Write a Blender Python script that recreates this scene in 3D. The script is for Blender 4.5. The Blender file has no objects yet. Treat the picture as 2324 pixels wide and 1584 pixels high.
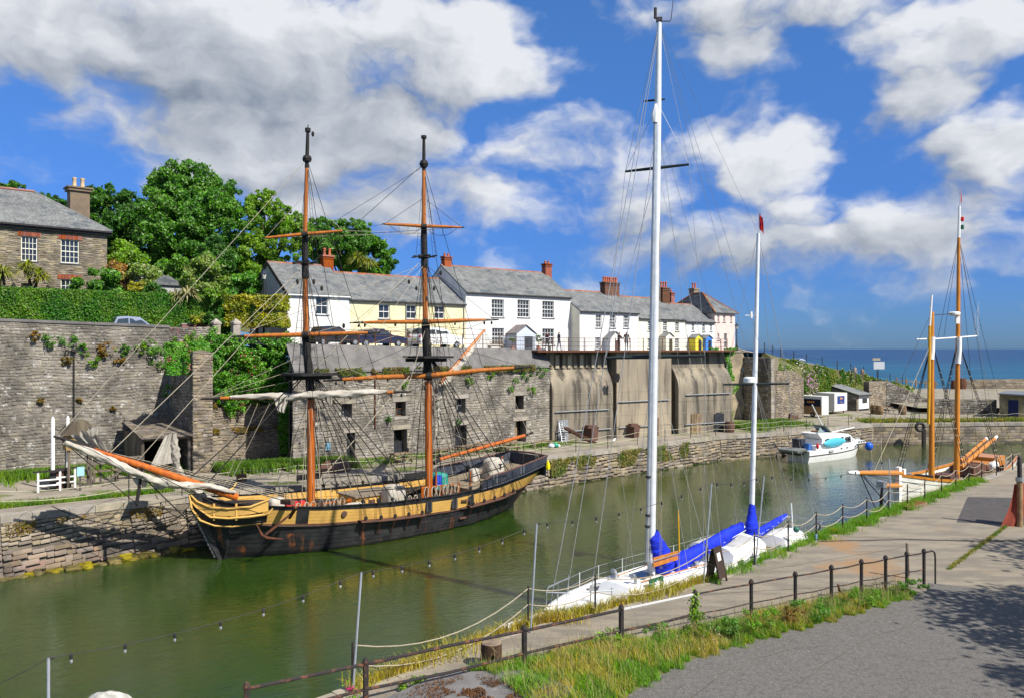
import bpy, math, random
import numpy as np
from mathutils import Vector, Matrix
R = random.Random(11)
NR = np.random.default_rng(5)
V = Vector
F, CX, CY, CZ = 1808.0, 1162.0, 792.0, 10.4      # focal length and centre in survey pixels, eye height (m)
SC = bpy.context.scene
COL = SC.collection
# ---------------------------------------------------------------- camera, sky, sun, exposure
cam_d = bpy.data.cameras.new('camera'); cam = bpy.data.objects.new('camera', cam_d); COL.objects.link(cam)
cam.location = (0, 0, CZ); cam.rotation_euler = (math.radians(90), 0, 0)
cam_d.sensor_width = 36; cam_d.lens = 36*F/2324; cam_d.clip_start = .1; cam_d.clip_end = 60000
SC.camera = cam
SUN = V((.56, -.42, .71)).normalized()           # towards the sun
sd = bpy.data.lights.new('sun', 'SUN'); so = bpy.data.objects.new('sun', sd); COL.objects.link(so)
sd.energy = 5.0; sd.angle = math.radians(.53); sd.color = (1, .95, .86)
so.rotation_euler = SUN.to_track_quat('Z', 'Y').to_euler()
SC.view_settings.view_transform = 'Standard'; SC.view_settings.look = 'None'
SC.view_settings.exposure = .52; SC.view_settings.gamma = 1; SC.view_settings.use_curve_mapping = False
SC.cycles.max_bounces = 6; SC.cycles.transparent_max_bounces = 6; SC.cycles.caustics_reflective = False
SC.cycles.caustics_refractive = False; SC.cycles.use_denoising = True; SC.cycles.sample_clamp_indirect = 6

class NT:
    """small node-graph writer"""
    def __init__(s, tree): s.t = tree; s.n = tree.nodes; s.l = tree.links
    def new(s, typ, **kw):
        n = s.n.new(typ)
        for k, v in kw.items(): setattr(n, k, v)
        return n
    def put(s, sock, v):
        if hasattr(v, 'is_linked') or hasattr(v, 'links'): s.l.new(v, sock)
        elif v is not None: sock.default_value = v
    def math(s, op, a, b=None, c=None, clamp=False):
        n = s.new('ShaderNodeMath', operation=op, use_clamp=clamp); s.put(n.inputs[0], a)
        if b is not None: s.put(n.inputs[1], b)
        if c is not None: s.put(n.inputs[2], c)
        return n.outputs[0]
    def vmath(s, op, a, b=None):
        n = s.new('ShaderNodeVectorMath', operation=op); s.put(n.inputs[0], a)
        if b is not None: s.put(n.inputs[1], b)
        return n.outputs['Value'] if op in ('LENGTH', 'DOT_PRODUCT', 'DISTANCE') else n.outputs[0]
    def noise(s, vec, scale, detail=6, rough=.55, dist=0):
        n = s.new('ShaderNodeTexNoise'); s.put(n.inputs['Vector'], vec); n.inputs['Scale'].default_value = scale
        n.inputs['Detail'].default_value = detail; n.inputs['Roughness'].default_value = rough; n.inputs['Distortion'].default_value = dist
        return n.outputs[0]
    def rng(s, v, a, b, c=0., d=1., smooth=True):
        n = s.new('ShaderNodeMapRange', interpolation_type='SMOOTHSTEP' if smooth else 'LINEAR'); n.clamp = True
        s.put(n.inputs[0], v); n.inputs[1].default_value = a; n.inputs[2].default_value = b
        s.put(n.inputs[3], c); s.put(n.inputs[4], d); return n.outputs[0]
    def mix(s, f, a, b, typ='MIX'):
        n = s.new('ShaderNodeMix', data_type='RGBA', blend_type=typ); s.put(n.inputs[0], f)
        for i, v in ((6, a), (7, b)):
            if isinstance(v, tuple): v = tuple(v)+(1,)*(4-len(v))
            s.put(n.inputs[i], v)
        return n.outputs[2]
    def comb(s, x, y, z):
        n = s.new('ShaderNodeCombineXYZ'); s.put(n.inputs[0], x); s.put(n.inputs[1], y); s.put(n.inputs[2], z); return n.outputs[0]

SKY_S, SKY_V, SKY_T, SKY_H, CLOUD = 1.12, .93, (.62, .86, 1.16), (.205, .385, .84), 6.6
# sky: Nishita + fields of cumulus laid out by azimuth / elevation all round
W = bpy.data.worlds.new('World'); SC.world = W; W.use_nodes = True
N = NT(W.node_tree); N.n.clear()
sky = N.new('ShaderNodeTexSky', sky_type='NISHITA', sun_disc=False)
sky.sun_elevation = math.asin(SUN.z); sky.sun_rotation = math.atan2(SUN.x, SUN.y); sky.air_density = 1.0; sky.dust_density = .3; sky.ozone_density = 3.5
dirv = N.new('ShaderNodeTexCoord').outputs['Generated']
dirn = N.vmath('NORMALIZE', dirv)
sep = N.new('ShaderNodeSeparateXYZ'); N.put(sep.inputs[0], dirn)
az = N.math('MULTIPLY', N.math('ARCTAN2', sep.outputs[0], sep.outputs[1]), 180/math.pi)
el = N.math('MULTIPLY', N.math('ARCSINE', sep.outputs[2]), 180/math.pi)
pv = N.comb(az, N.math('MULTIPLY', el, 1.5), 0)
warp = N.new('ShaderNodeTexNoise', noise_dimensions='2D'); N.put(warp.inputs['Vector'], pv); warp.inputs['Scale'].default_value = .10; warp.inputs['Detail'].default_value = 4; warp.inputs['Roughness'].default_value = .6
wv = N.vmath('SUBTRACT', warp.outputs['Color'], (.5, .5, .5))
pw = N.vmath('ADD', N.comb(az, el, 0), N.vmath('MULTIPLY', wv, (8., 5.5, 0)))
pw2 = N.vmath('ADD', N.comb(az, el, 0), N.vmath('MULTIPLY', wv, (3.5, 2.5, 0)))
pb = N.vmath('ADD', pv, N.vmath('MULTIPLY', wv, (5., 5., 0)))       # billowing coordinates
def noise2d(vec, scale, detail, rough):
    o = N.noise(vec, scale, detail, rough); o.node.noise_dimensions = '2D'; return o
def fbm(off): return noise2d(N.vmath('ADD', pb, off), .15, 7, .54)
fb, fb2 = fbm((0, 0, 0)), fbm((1.1, 1.5, 0))
big, big2 = noise2d(pv, .06, 3, .5), noise2d(N.vmath('ADD', pv, (2.2, 2.6, 0)), .06, 3, .5)
def ang(px, py): return math.degrees(math.atan((px-CX)/F)), math.degrees(math.atan((CY-py)/math.hypot(F, px-CX)))
def blob(px, py, rx, ry, amp=1., sharp=.3):
    a, e = ang(px, py); a2, _ = ang(px+rx, py); _, e2 = ang(px, py-ry)
    d = N.vmath('LENGTH', N.vmath('MULTIPLY', N.vmath('SUBTRACT', pw if sharp else pw2, (a, e, 0)), (1/max(a2-a, .5), 1/max(e2-e, .5), 0)))
    return N.math('MULTIPLY', N.rng(d, 1.3, sharp), amp)
BL = [(130, 60, 430, 170, 1), (560, 120, 430, 210, 1), (640, 300, 420, 200, 1), (1010, 120, 310, 135, 1), (800, 440, 330, 130, .8), (1040, 450, 150, 70, .5),
      (1240, 320, 190, 90, .6), (1440, 410, 260, 130, .66), (1280, 480, 220, 90, .55), (1780, 385, 160, 125, .95), (1840, 480, 130, 80, .75), (1590, 330, 130, 80, .45),
      (1660, 100, 130, 80, .55), (1720, 15, 430, 80, .66), (2160, 90, 230, 120, .85), (2090, 210, 150, 90, .9), (2260, 310, 210, 140, .85), (2110, 500, 230, 90, .62),
      (2050, 570, 460, 100, .55), (1350, 600, 320, 90, .42), (1720, 540, 300, 90, .5), (1990, 670, 340, 60, .42), (-300, 100, 400, 200, 1), (2700, 250, 320, 220, .9)]
far = N.rng(N.math('ABSOLUTE', az), 36, 60)      # outside the view the same kind of broken cloud goes on
outer = N.math('MULTIPLY', far, N.rng(noise2d(pv, .05, 3, .5), .44, .62))
def field(off, f):
    global pw
    keep, d = pw, None
    if off: pw = N.vmath('ADD', keep, (off[0], off[1], 0))
    for q in BL:
        v = blob(*q); d = v if d is None else N.math('MAXIMUM', d, v)
    pw = keep
    return N.math('ADD', N.math('MULTIPLY', N.math('MAXIMUM', d, outer), .80), N.math('MULTIPLY', N.math('SUBTRACT', f, .5), 1.35))
dens = field(None, fb)
mask = N.rng(dens, .10, .60)
lit = N.math('ADD', N.math('MULTIPLY', N.math('SUBTRACT', dens, field((1.3, 1.5), fb2)), .95), N.math('MULTIPLY', N.math('SUBTRACT', big, big2), .9))
belly = N.math('MAXIMUM', blob(600, 250, 500, 170, 1, 0.), N.math('MAXIMUM', blob(300, 60, 300, 90, .75, 0.), blob(820, 430, 330, 110, .9, 0.)))
belly = N.math('MAXIMUM', belly, N.math('MAXIMUM', blob(1750, 20, 430, 90, .7, 0.), blob(1750, 560, 700, 110, .55, 0.)))
lum = N.math('SUBTRACT', N.math('ADD', .70, lit), N.math('MULTIPLY', belly, .50))
lum = N.math('ADD', lum, N.math('MULTIPLY', N.rng(dens, .3, 1.1), .10))
ccol = N.mix(N.rng(lum, .0, 1.05, 0, 1, False), (.25, .30, .38), (.88, .90, .94))
hs = N.new('ShaderNodeHueSaturation'); hs.inputs['Saturation'].default_value = SKY_S; hs.inputs['Value'].default_value = SKY_V; N.put(hs.inputs['Color'], sky.outputs[0])
skyc = N.mix(1, hs.outputs[0], N.mix(N.rng(el, 0, 26), SKY_H, SKY_T), 'MULTIPLY')
cs = N.mix(1, ccol, (CLOUD, CLOUD, CLOUD), 'MULTIPLY')
hz = N.rng(el, -.5, 7, .35, 1)
fin = N.mix(N.math('MULTIPLY', N.math('MULTIPLY', mask, hz), .97), skyc, cs)
bg = N.new('ShaderNodeBackground'); N.put(bg.inputs[0], fin); bg.inputs[1].default_value = .1
wo = N.new('ShaderNodeOutputWorld'); N.l.new(bg.outputs[0], wo.inputs[0])

# ---------------------------------------------------------------- helpers
def G(px, py, z):
    Y = F*(CZ-z)/(py-CY); return V(((px-CX)/F*Y, Y, z))
def D(px, py, Y): return V(((px-CX)/F*Y, Y, CZ-(py-CY)/F*Y))
def lerp(a, b, t): return a+(b-a)*t
def interp(x, pts):
    if x <= pts[0][0]: return pts[0][1]
    for (a, b), (c, d) in zip(pts, pts[1:]):
        if x <= c: return b+(d-b)*(x-a)/(c-a)
    return pts[-1][1]
MATS = {}
def M(name, c, c2=None, sc=2., rough=.8, bump=0., bsc=12., metal=0., isl=0., spec=.3, st=(1, 1, 1), c3=None, sc3=.6, th3=(.52, .62), st3=(1, 1, 1), con=(.36, .64), trans=0., coat=0.):
    if name in MATS: return MATS[name]
    m = bpy.data.materials.new(name); m.use_nodes = True; n = NT(m.node_tree); n.n.clear()
    b = n.new('ShaderNodeBsdfPrincipled'); o = n.new('ShaderNodeOutputMaterial')
    b.inputs['Roughness'].default_value = rough; b.inputs['Metallic'].default_value = metal; b.inputs['Specular IOR Level'].default_value = spec
    b.inputs['Coat Weight'].default_value = coat
    pos = n.new('ShaderNodeNewGeometry')
    P = n.vmath('MULTIPLY', pos.outputs['Position'], st) if st != (1, 1, 1) else pos.outputs['Position']
    col = tuple(c)+(1,)
    if c2: col = n.mix(n.rng(n.noise(P, sc, 8, .6), *con), tuple(c), tuple(c2))
    if c3:
        P3 = n.vmath('MULTIPLY', pos.outputs['Position'], st3)
        col = n.mix(n.rng(n.noise(P3, sc3, 8, .62), *th3), col, tuple(c3))
    if isl:
        oi = n.new('ShaderNodeObjectInfo'); r = n.math('FRACT', n.math('ADD', n.math('MULTIPLY', pos.outputs['Random Per Island'], 7.31), n.math('MULTIPLY', oi.outputs['Random'], 3.77)))
        r2 = n.math('FRACT', n.math('MULTIPLY', r, 13.7))
        h = n.new('ShaderNodeHueSaturation'); n.put(h.inputs['Color'], col)
        n.put(h.inputs['Value'], n.math('ADD', 1-isl, n.math('MULTIPLY', r, 2*isl))); n.put(h.inputs['Saturation'], n.math('ADD', .75, n.math('MULTIPLY', r2, .5)))
        n.put(h.inputs['Hue'], n.math('ADD', .49, n.math('MULTIPLY', r2, .02)))
        col = h.outputs[0]
    n.put(b.inputs['Base Color'], col)
    if bump:
        bp = n.new('ShaderNodeBump'); bp.inputs['Strength'].default_value = bump; bp.inputs['Distance'].default_value = .05
        n.put(bp.inputs['Height'], n.noise(P, bsc, 6, .65)); n.l.new(bp.outputs[0], b.inputs['Normal'])
    if trans:
        t = n.new('ShaderNodeBsdfTranslucent'); mx = n.new('ShaderNodeMixShader'); mx.inputs[0].default_value = trans
        n.put(t.inputs[0], col); n.l.new(b.outputs[0], mx.inputs[1]); n.l.new(t.outputs[0], mx.inputs[2]); n.l.new(mx.outputs[0], o.inputs[0])
    else: n.l.new(b.outputs[0], o.inputs[0])
    MATS[name] = m; return m

def finish(o, parent):
    COL.objects.link(o)
    if parent is not None:
        o.parent = parent; o.matrix_parent_inverse = Matrix.Translation(-worldloc(parent))
    return o
def worldloc(o):
    v = V(o.location)
    if o.parent is not None and o.get('_own'): v = v + worldloc(o.parent)
    return v if o.type == 'EMPTY' else V((0, 0, 0))
class MB:
    """collects world-space geometry; build() links it as one mesh object"""
    def __init__(s): s.v = []; s.f = []
    def add(s, vs, fs):
        k = len(s.v); s.v += [tuple(x) for x in vs]; s.f += [tuple(i+k for i in f) for f in fs]; return s
    def box6(s, o, a, b, c):        # corner and three edge vectors
        o, a, b, c = V(o), V(a), V(b), V(c)
        vs = [o, o+a, o+a+b, o+b, o+c, o+a+c, o+a+b+c, o+b+c]
        if a.cross(b).dot(c) < 0: vs = [vs[i] for i in (3, 2, 1, 0, 7, 6, 5, 4)]
        return s.add(vs, [(3, 2, 1, 0), (4, 5, 6, 7), (0, 1, 5, 4), (1, 2, 6, 5), (2, 3, 7, 6), (3, 0, 4, 7)])
    def box(s, c, sx, sy, sz, u=(1, 0, 0)):  # centre, sizes, axis of sx in plan
        u = V(u).normalized(); w = V((-u.y, u.x, 0)); k = V((0, 0, 1)); c = V(c)
        return s.box6(c-u*sx/2-w*sy/2-k*sz/2, u*sx, w*sy, k*sz)
    def beam(s, p, q, w, h=None, up=(0, 0, 1)):  # rectangular bar
        p, q = V(p), V(q); d = (q-p); h = h or w; k = V(up)
        a = d.cross(k)
        if a.length < 1e-5: a = d.cross(V((1, 0, 0)))
        a.normalize(); b = a.cross(d).normalized()
        return s.box6(p-a*w/2-b*h/2, d, a*w, b*h)
    def tube(s, pts, r, n=6, cap=True):
        pts = [V(p) for p in pts]; m = len(pts); rs = r if isinstance(r, (list, tuple)) else [r]*m
        vs = []; pa = None
        for i, p in enumerate(pts):
            d = (pts[min(i+1, m-1)]-pts[max(i-1, 0)])
            if d.length < 1e-9: d = V((0, 0, 1))
            d.normalize()
            if pa is None: pa = d.cross(V((0, 0, 1))) if abs(d.z) < .95 else d.cross(V((1, 0, 0)))
            a = (pa-d*pa.dot(d))
            if a.length < 1e-6: a = d.orthogonal()
            a.normalize(); pa = a; b = d.cross(a)
            vs += [p+(a*math.cos(2*math.pi*k/n)+b*math.sin(2*math.pi*k/n))*rs[i] for k in range(n)]
        fs = [(i*n+k, i*n+(k+1) % n, (i+1)*n+(k+1) % n, (i+1)*n+k) for i in range(m-1) for k in range(n)]
        if cap: fs += [tuple(range(n))[::-1], tuple(range((m-1)*n, m*n))]
        return s.add(vs, fs)
    def lathe(s, c, prof, n=12, axis=(0, 0, 1)):
        ax = V(axis).normalized(); return s.tube([V(c)+ax*z for r, z in prof], [max(r, .001) for r, z in prof], n)
    def prism(s, poly, o, u, v, w):  # 2-D outline (a,b) in axes u,v extruded by vector w
        o, u, v, w = V(o), V(u), V(v), V(w); n = len(poly)
        if u.cross(v).dot(w) > 0: poly = poly[::-1]
        f0 = [o+u*a+v*b for a, b in poly]
        return s.add(f0+[p+w for p in f0], [tuple(range(n)), tuple(range(n, 2*n))[::-1]]+[((i+1) % n, i, n+i, n+(i+1) % n) for i in range(n)])
    def quad(s, *p): return s.add(p, [tuple(range(len(p)))])
    def grid(s, rows, close=False):
        n = len(rows[0]); vs = [p for r in rows for p in r]
        return s.add(vs, [(i*n+j, i*n+(j+1) % n, (i+1)*n+(j+1) % n, (i+1)*n+j) for i in range(len(rows)-1) for j in range(n if close else n-1)])
    def ball(s, c, rx, ry=None, rz=None, n=10, m=7):
        ry = ry or rx; rz = rz or rx; c = V(c); rows = []
        for i in range(m+1):
            t = math.pi*i/m; q = max(math.sin(t), .02)
            rows.append([c+V((rx*q*math.cos(2*math.pi*k/n), ry*q*math.sin(2*math.pi*k/n), -rz*math.cos(t))) for k in range(n)])
        s.grid(rows, True); k = len(s.v); s.f += [tuple(range(k-n*(m+1), k-n*m))[::-1], tuple(range(k-n, k))]; return s
    def build(s, name, mat, parent=None, smooth=False):
        me = bpy.data.meshes.new(name); me.from_pydata(s.v, [], s.f); me.update()
        if smooth:
            me.polygons.foreach_set('use_smooth', [True]*len(me.polygons))
            if smooth != 2: me.set_sharp_from_angle(angle=math.radians(40))
        mats = mat if isinstance(mat, (list, tuple)) else [mat]
        for k in mats: me.materials.append(k)
        return finish(bpy.data.objects.new(name, me), parent)
def npmesh(name, verts, faces, mat, parent=None, smooth=False, as_mesh=False):
    """verts (n,3); faces = list of int arrays (m,k)"""
    me = bpy.data.meshes.new(name); verts = np.asarray(verts, dtype=np.float32)
    me.vertices.add(len(verts)); me.vertices.foreach_set('co', verts.ravel())
    lv = np.concatenate([f.ravel() for f in faces]).astype(np.int32); tot = np.concatenate([np.full(len(f), f.shape[1]) for f in faces]).astype(np.int32)
    me.loops.add(len(lv)); me.loops.foreach_set('vertex_index', lv)
    me.polygons.add(len(tot)); st = np.concatenate([[0], np.cumsum(tot)[:-1]]).astype(np.int32)
    me.polygons.foreach_set('loop_start', st); me.polygons.foreach_set('loop_total', tot)
    if smooth: me.polygons.foreach_set('use_smooth', np.ones(len(tot), dtype=bool))
    me.update(calc_edges=True); me.validate()
    for k in (mat if isinstance(mat, (list, tuple)) else [mat]): me.materials.append(k)
    if as_mesh: return me
    return finish(bpy.data.objects.new(name, me), parent)
def tag(o, label=None, cat=None, group=None, kind=None):
    for k, v in (('label', label), ('category', cat), ('group', group), ('kind', kind)):
        if v: o[k] = v
    return o
def thing(name, label, cat, loc, group=None):
    o = bpy.data.objects.new(name, None); COL.objects.link(o); o.location = V(loc); o.empty_display_size = .2
    return tag(o, label, cat, group)
def struct(name, mb, mat, smooth=False): return tag(mb.build(name, mat, None, smooth), kind='structure')
def copy_tree(root, loc, rotz=0, label=None):
    """copy of a thing built round its own origin, with its parts and sub-parts"""
    r = root.copy(); COL.objects.link(r); r.location = V(loc); r.rotation_euler = (0, 0, rotz)
    if label: r['label'] = label
    def kids(a, b):
        for ch in list(a.children):
            c = ch.copy(); COL.objects.link(c); c.parent = b; c.matrix_parent_inverse = ch.matrix_parent_inverse.copy(); kids(ch, c)
    kids(root, r); return r
ORD = ['first', 'second', 'third', 'fourth', 'fifth', 'sixth', 'seventh', 'eighth', 'ninth', 'tenth', 'eleventh', 'twelfth']

def wall_holes(mb, o, u, n, Wd, H, holes, reveal=.2, topf=None):
    """front face of a wall with rectangular openings (x0,x1,z0,z1) and their reveals"""
    o, u, n, k = V(o), V(u), V(n), V((0, 0, 1))
    xs = sorted({0., Wd, *[h[0] for h in holes], *[h[1] for h in holes]}); zs = sorted({0., H, *[h[2] for h in holes], *[h[3] for h in holes]})
    for a, b in zip(xs, xs[1:]):
        for c, d in zip(zs, zs[1:]):
            x, z = (a+b)/2, (c+d)/2
            if any(h[0] < x < h[1] and h[2] < z < h[3] for h in holes): continue
            mb.quad(o+u*a+k*c, o+u*b+k*c, o+u*b+k*d, o+u*a+k*d)
    for x0, x1, z0, z1 in holes:
        p = [o+u*x0+k*z0, o+u*x1+k*z0, o+u*x1+k*z1, o+u*x0+k*z1]; q = [a-n*reveal for a in p]
        for i in range(4): mb.quad(p[i], q[i], q[(i+1) % 4], p[(i+1) % 4])
    return mb

# unit stones: back rectangle in x,z (0..1) at y=0, worn front at y=1
def unit_stone(rnd):
    ring = [(0, 0), (.5, 0), (1, 0), (1, .5), (1, 1), (.5, 1), (0, 1), (0, .5)]
    vs = [(x, 0, z) for x, z in ring]
    for i, (x, z) in enumerate(ring):
        e = .09 if i % 2 == 0 else .03
        vs.append((lerp(x, .5, e+rnd.random()*.10), .75+rnd.random()*.3, lerp(z, .5, e+rnd.random()*.14)))
    q = [[i, (i+1) % 8, 8+(i+1) % 8, 8+i] for i in range(8)]
    return np.array(vs, dtype=np.float32), np.array(q), np.array([[8, 9, 10, 11, 12, 13, 14, 15]])
_rs = random.Random(3); USTONE = [unit_stone(_rs) for _ in range(8)]; UMESH = {}
def stone_mesh(i, mat):
    if (i, mat.name) not in UMESH:
        v, q, o = USTONE[i]; UMESH[(i, mat.name)] = npmesh('stone', v, [q, o], mat, as_mesh=True)
    return UMESH[(i, mat.name)]
def stones(parent, o, u, n, Wd, H, mat, ch=(.16, .30), cw=(.22, .6), holes=(), topf=None, botf=None, keep=300, proud=(.012, .05), batter=0., gap=.018, name='stone', seed=1, stagger=True, irr=1.):
    o, u, n = V(o), V(u), V(n); up = (V((0, 0, 1))-n*batter); rr = random.Random(seed); L = []; z = 0.
    while z < H-.05:
        h = min(rr.uniform(*ch), H-z); x = -rr.uniform(0, cw[0]) if stagger else 0
        while x < Wd:
            w = rr.uniform(*cw); a, b = max(x, 0), min(x+w, Wd); x += w
            if b-a < .08: continue
            zz, hh = z+irr*(.06*math.sin((a+b)*.45+seed)+.035*math.sin((a+b)*1.3+z*2)+rr.uniform(-.02, .02)), h
            if zz < 0: continue
            if topf:
                t = topf((a+b)/2)
                if t < zz+.07: continue
                hh = min(h, t-zz)
            if botf and botf((a+b)/2) > z+h*.6: continue
            if any(a < q[1] and b > q[0] and zz < q[3] and zz+hh > q[2] for q in holes):
                for q in holes:
                    if a < q[1] and b > q[0] and zz < q[3] and zz+hh > q[2]:
                        if a < q[0]-.1: b = min(b, q[0])
                        elif b > q[1]+.1: a = max(a, q[1])
                        else: a = b
                if b-a < .08: continue
            jz = rr.uniform(0, .3)*hh*irr; L.append((a+gap/2, zz+gap/2+jz*rr.random(), b-a-gap, hh-gap-jz, rr.uniform(*proud), rr.randrange(8), rr.random() < .5))
        z += h
    def frame(s):
        a, zz, w, h, d, i, fl = s; p = o+u*a+up*zz
        if p.y > 1: dist = p.length
        return p, (u*w, n*d, up*h)
    L.sort(key=lambda s: -s[2]*s[3]/max((o+u*s[0]+up*s[1]).length, 1)**2)
    pinv = Matrix.Translation(-worldloc(parent))
    for s in L[:keep]:
        p, (A, B, C) = frame(s); ob = bpy.data.objects.new(name, stone_mesh(s[5], mat)); COL.objects.link(ob)
        ob.parent = parent; ob.matrix_parent_inverse = pinv
        ob.matrix_basis = Matrix(((A.x, B.x, C.x, p.x), (A.y, B.y, C.y, p.y), (A.z, B.z, C.z, p.z), (0, 0, 0, 1)))
    rest = L[keep:]
    if rest:
        vs = []; qs = []; os_ = []; k = 0
        for s in rest:
            p, (A, B, C) = frame(s); v, q, oc = USTONE[s[5]]; m = np.array([A, B, C], dtype=np.float32)
            vs.append(v@m+np.array(p, dtype=np.float32)); qs.append(q+k); os_.append(oc+k); k += 16
        tag(npmesh(name+'_work', np.concatenate(vs), [np.concatenate(qs), np.concatenate(os_)], mat, parent), kind='stuff')

def leaf_quads(P, Nrm, size, bias=.6, jit=.35, asp=.55):
    n = len(P); d = NR.normal(size=(n, 3)); d /= np.linalg.norm(d, axis=1)[:, None]; nn = Nrm*bias+d*(1-bias*.5); nn /= np.linalg.norm(nn, axis=1)[:, None]+1e-9
    t = NR.normal(size=(n, 3)); t -= nn*np.sum(t*nn, 1)[:, None]; t /= np.linalg.norm(t, axis=1)[:, None]+1e-9; b = np.cross(nn, t)
    s = (size*(1-jit+2*jit*NR.random(n)))[:, None]
    v = np.stack([P-t*s*.5, P+b*s*asp*.5, P+t*s*.5, P-b*s*asp*.5], 1).reshape(-1, 3); f = np.arange(4*n).reshape(-1, 4)
    return v, f
def leaves(name, P, Nrm, size, mat, parent=None, **kw):
    v, f = leaf_quads(P, Nrm, size, **kw); o = npmesh(name, v, [f], mat, parent)
    if parent is not None: o['kind'] = 'stuff'
    return o
def clumps(blobs, per=22, cr=(.25, .42), n=20000, squash=.8):
    """points and outward normals on leaf clumps set over ellipsoid blobs (c, rx, ry, rz)"""
    cl = []
    for c, rx, ry, rz in blobs:
        for k in range(per):
            d = NR.normal(size=3); d /= np.linalg.norm(d); q = .55+.5*NR.random()
            r = (cr[0]+(cr[1]-cr[0])*NR.random())*min(rx, ry, rz); cl.append((np.array(c)+d*np.array((rx, ry, rz))*q, r))
    w = np.array([r*r for _, r in cl]); w /= w.sum(); idx = NR.choice(len(cl), n, p=w)
    C = np.array([c for c, _ in cl])[idx]; Rr = np.array([r for _, r in cl])[idx]
    d = NR.normal(size=(n, 3)); d /= np.linalg.norm(d, axis=1)[:, None]; rad = Rr*(.55+.5*NR.random(n)**.5)*np.where(NR.random(n) < .16, 1+.7*NR.random(n), 1)
    return C+d*rad[:, None]*np.array((1, 1, squash)), d
def blades(name, P, h, w, mat, parent=None, lean=.35, wind=(0, 0)):
    """grass blades: tapering two-segment strips at points P with heights h"""
    n = len(P); a = NR.random(n)*6.283; tx = np.stack([np.cos(a), np.sin(a), np.zeros(n)], 1); le = NR.normal(size=(n, 2))*lean+np.array(wind)
    hh = np.asarray(h)[:, None]; up = np.concatenate([le*.35, np.ones((n, 1))], 1)*hh*.6; tip = np.concatenate([le, np.ones((n, 1))], 1)*hh
    w = np.asarray(w).reshape(-1, 1)*np.ones((n, 1))
    v = np.stack([P-tx*w, P+tx*w, P+up+tx*w*.7, P+up-tx*w*.7, P+tip], 1).reshape(-1, 3); k = np.arange(n)[:, None]*5
    return npmesh(name, v, [k+np.array([[0, 1, 2, 3]]), k+np.array([[3, 2, 4]])], mat, parent)
def rope(mb, p, q, r=.012, sag=0., n=4, seg=None):
    p, q = V(p), V(q)
    if sag == 0: return mb.tube([p, q], r, n, False)
    seg = seg or 8; return mb.tube([lerp(p, q, i/seg)-V((0, 0, sag*4*(i/seg)*(1-i/seg))) for i in range(seg+1)], r, n, False)
# ================================================================ materials
m_stone = M('grey_rubble_stone', (.27, .24, .195), (.12, .108, .092), .55, .92, .8, 22, isl=.28, c3=(.40, .385, .35), sc3=2.6, th3=(.56, .64))
m_mort = M('lime_mortar', (.25, .222, .182), (.13, .117, .098), .55, .95, .8, 22)
m_stone2 = M('brown_rubble_stone', (.285, .232, .165), (.17, .14, .105), 1.0, .9, .5, 30, isl=.34, c3=(.31, .28, .235), sc3=2.6, th3=(.58, .7))
m_mort2 = M('tan_mortar', (.215, .18, .135), (.13, .11, .085), .8, .95, .6, 25)
m_quay = M('quay_granite', (.24, .185, .135), (.105, .088, .07), .7, .85, .8, 16, isl=.32, c3=(.30, .185, .135), sc3=.6, th3=(.56, .68))
m_quaym = M('quay_joint', (.15, .125, .095), (.085, .072, .056), .8, .9, .6, 25)
m_cope = M('coping_granite', (.34, .30, .24), (.24, .215, .175), 1.6, .85, .4, 30, isl=.16)
m_weed = M('yellow_rockweed', (.22, .17, .018), (.06, .05, .012), 2.2, .7, .8, 20, isl=.4)
m_conc = M('stained_concrete', (.30, .255, .185), (.17, .148, .115), .45, .9, .5, 9, st=(1, 1, .35), c3=(.07, .06, .047), sc3=.9, th3=(.46, .64), st3=(1.4, 1.4, .12))
m_conct = M('tan_concrete', (.36, .30, .21), (.26, .22, .165), .5, .9, .3, 14, st=(1, 1, .35), c3=(.11, .09, .07), sc3=.9, th3=(.50, .68), st3=(1.4, 1.4, .12))
m_rend = M('grey_render', (.175, .165, .155), (.115, .11, .105), .9, .95, .3, 25, c3=(.24, .23, .215), sc3=4, th3=(.62, .72))
m_rust = M('rusty_iron', (.16, .055, .025), (.075, .035, .022), 6, .8, .5, 40, metal=.2)
m_black = M('black_iron', (.018, .018, .020), (.035, .028, .025), 6, .55, .2, 40)
m_quayg = M('quay_ground', (.30, .26, .20), (.215, .185, .145), .7, .95, .5, 12, c3=(.12, .15, .035), sc3=.35, th3=(.53, .62))
m_grass = M('grass', (.085, .20, .012), (.17, .27, .02), .8, .7, isl=.4, trans=.35, spec=.2)
m_grassd = M('dry_grass', (.30, .27, .045), (.13, .21, .018), .45, .7, isl=.4, trans=.35, spec=.2, con=(.42, .6))
m_soil = M('turf_soil', (.085, .11, .02), (.11, .095, .04), 1.5, .95, .5, 15)
m_wood = M('weathered_wood', (.27, .195, .115), (.15, .105, .065), 3, .85, .4, 30, isl=.22, st=(1, 1, .3))
m_gwood = M('grey_boards', (.20, .165, .125), (.10, .082, .065), 3, .9, .4, 30, isl=.28, st=(1, 1, .2))
m_white = M('white_paint', (.80, .80, .78), (.72, .72, .70), 2, .5)
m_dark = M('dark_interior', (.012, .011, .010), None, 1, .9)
m_road = M('asphalt_grey', (.185, .172, .153), (.125, .118, .108), 9, .95, .9, 45, c3=(.26, .245, .22), sc3=22, th3=(.56, .64), con=(.3, .7))
m_ter = M('terrace_asphalt', (.13, .125, .12), (.095, .092, .09), .8, .95, .3, 40)
m_slab = M('quay_concrete', (.275, .235, .175), (.19, .165, .13), 1.6, .95, .6, 25, st=(.45, 1.3, 1), c3=(.30, .185, .095), sc3=.16, th3=(.56, .66))
m_leafd = M('leaf_dark', (.04, .14, .012), (.08, .21, .018), .35, .5, isl=.5, trans=.35, spec=.4)
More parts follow.
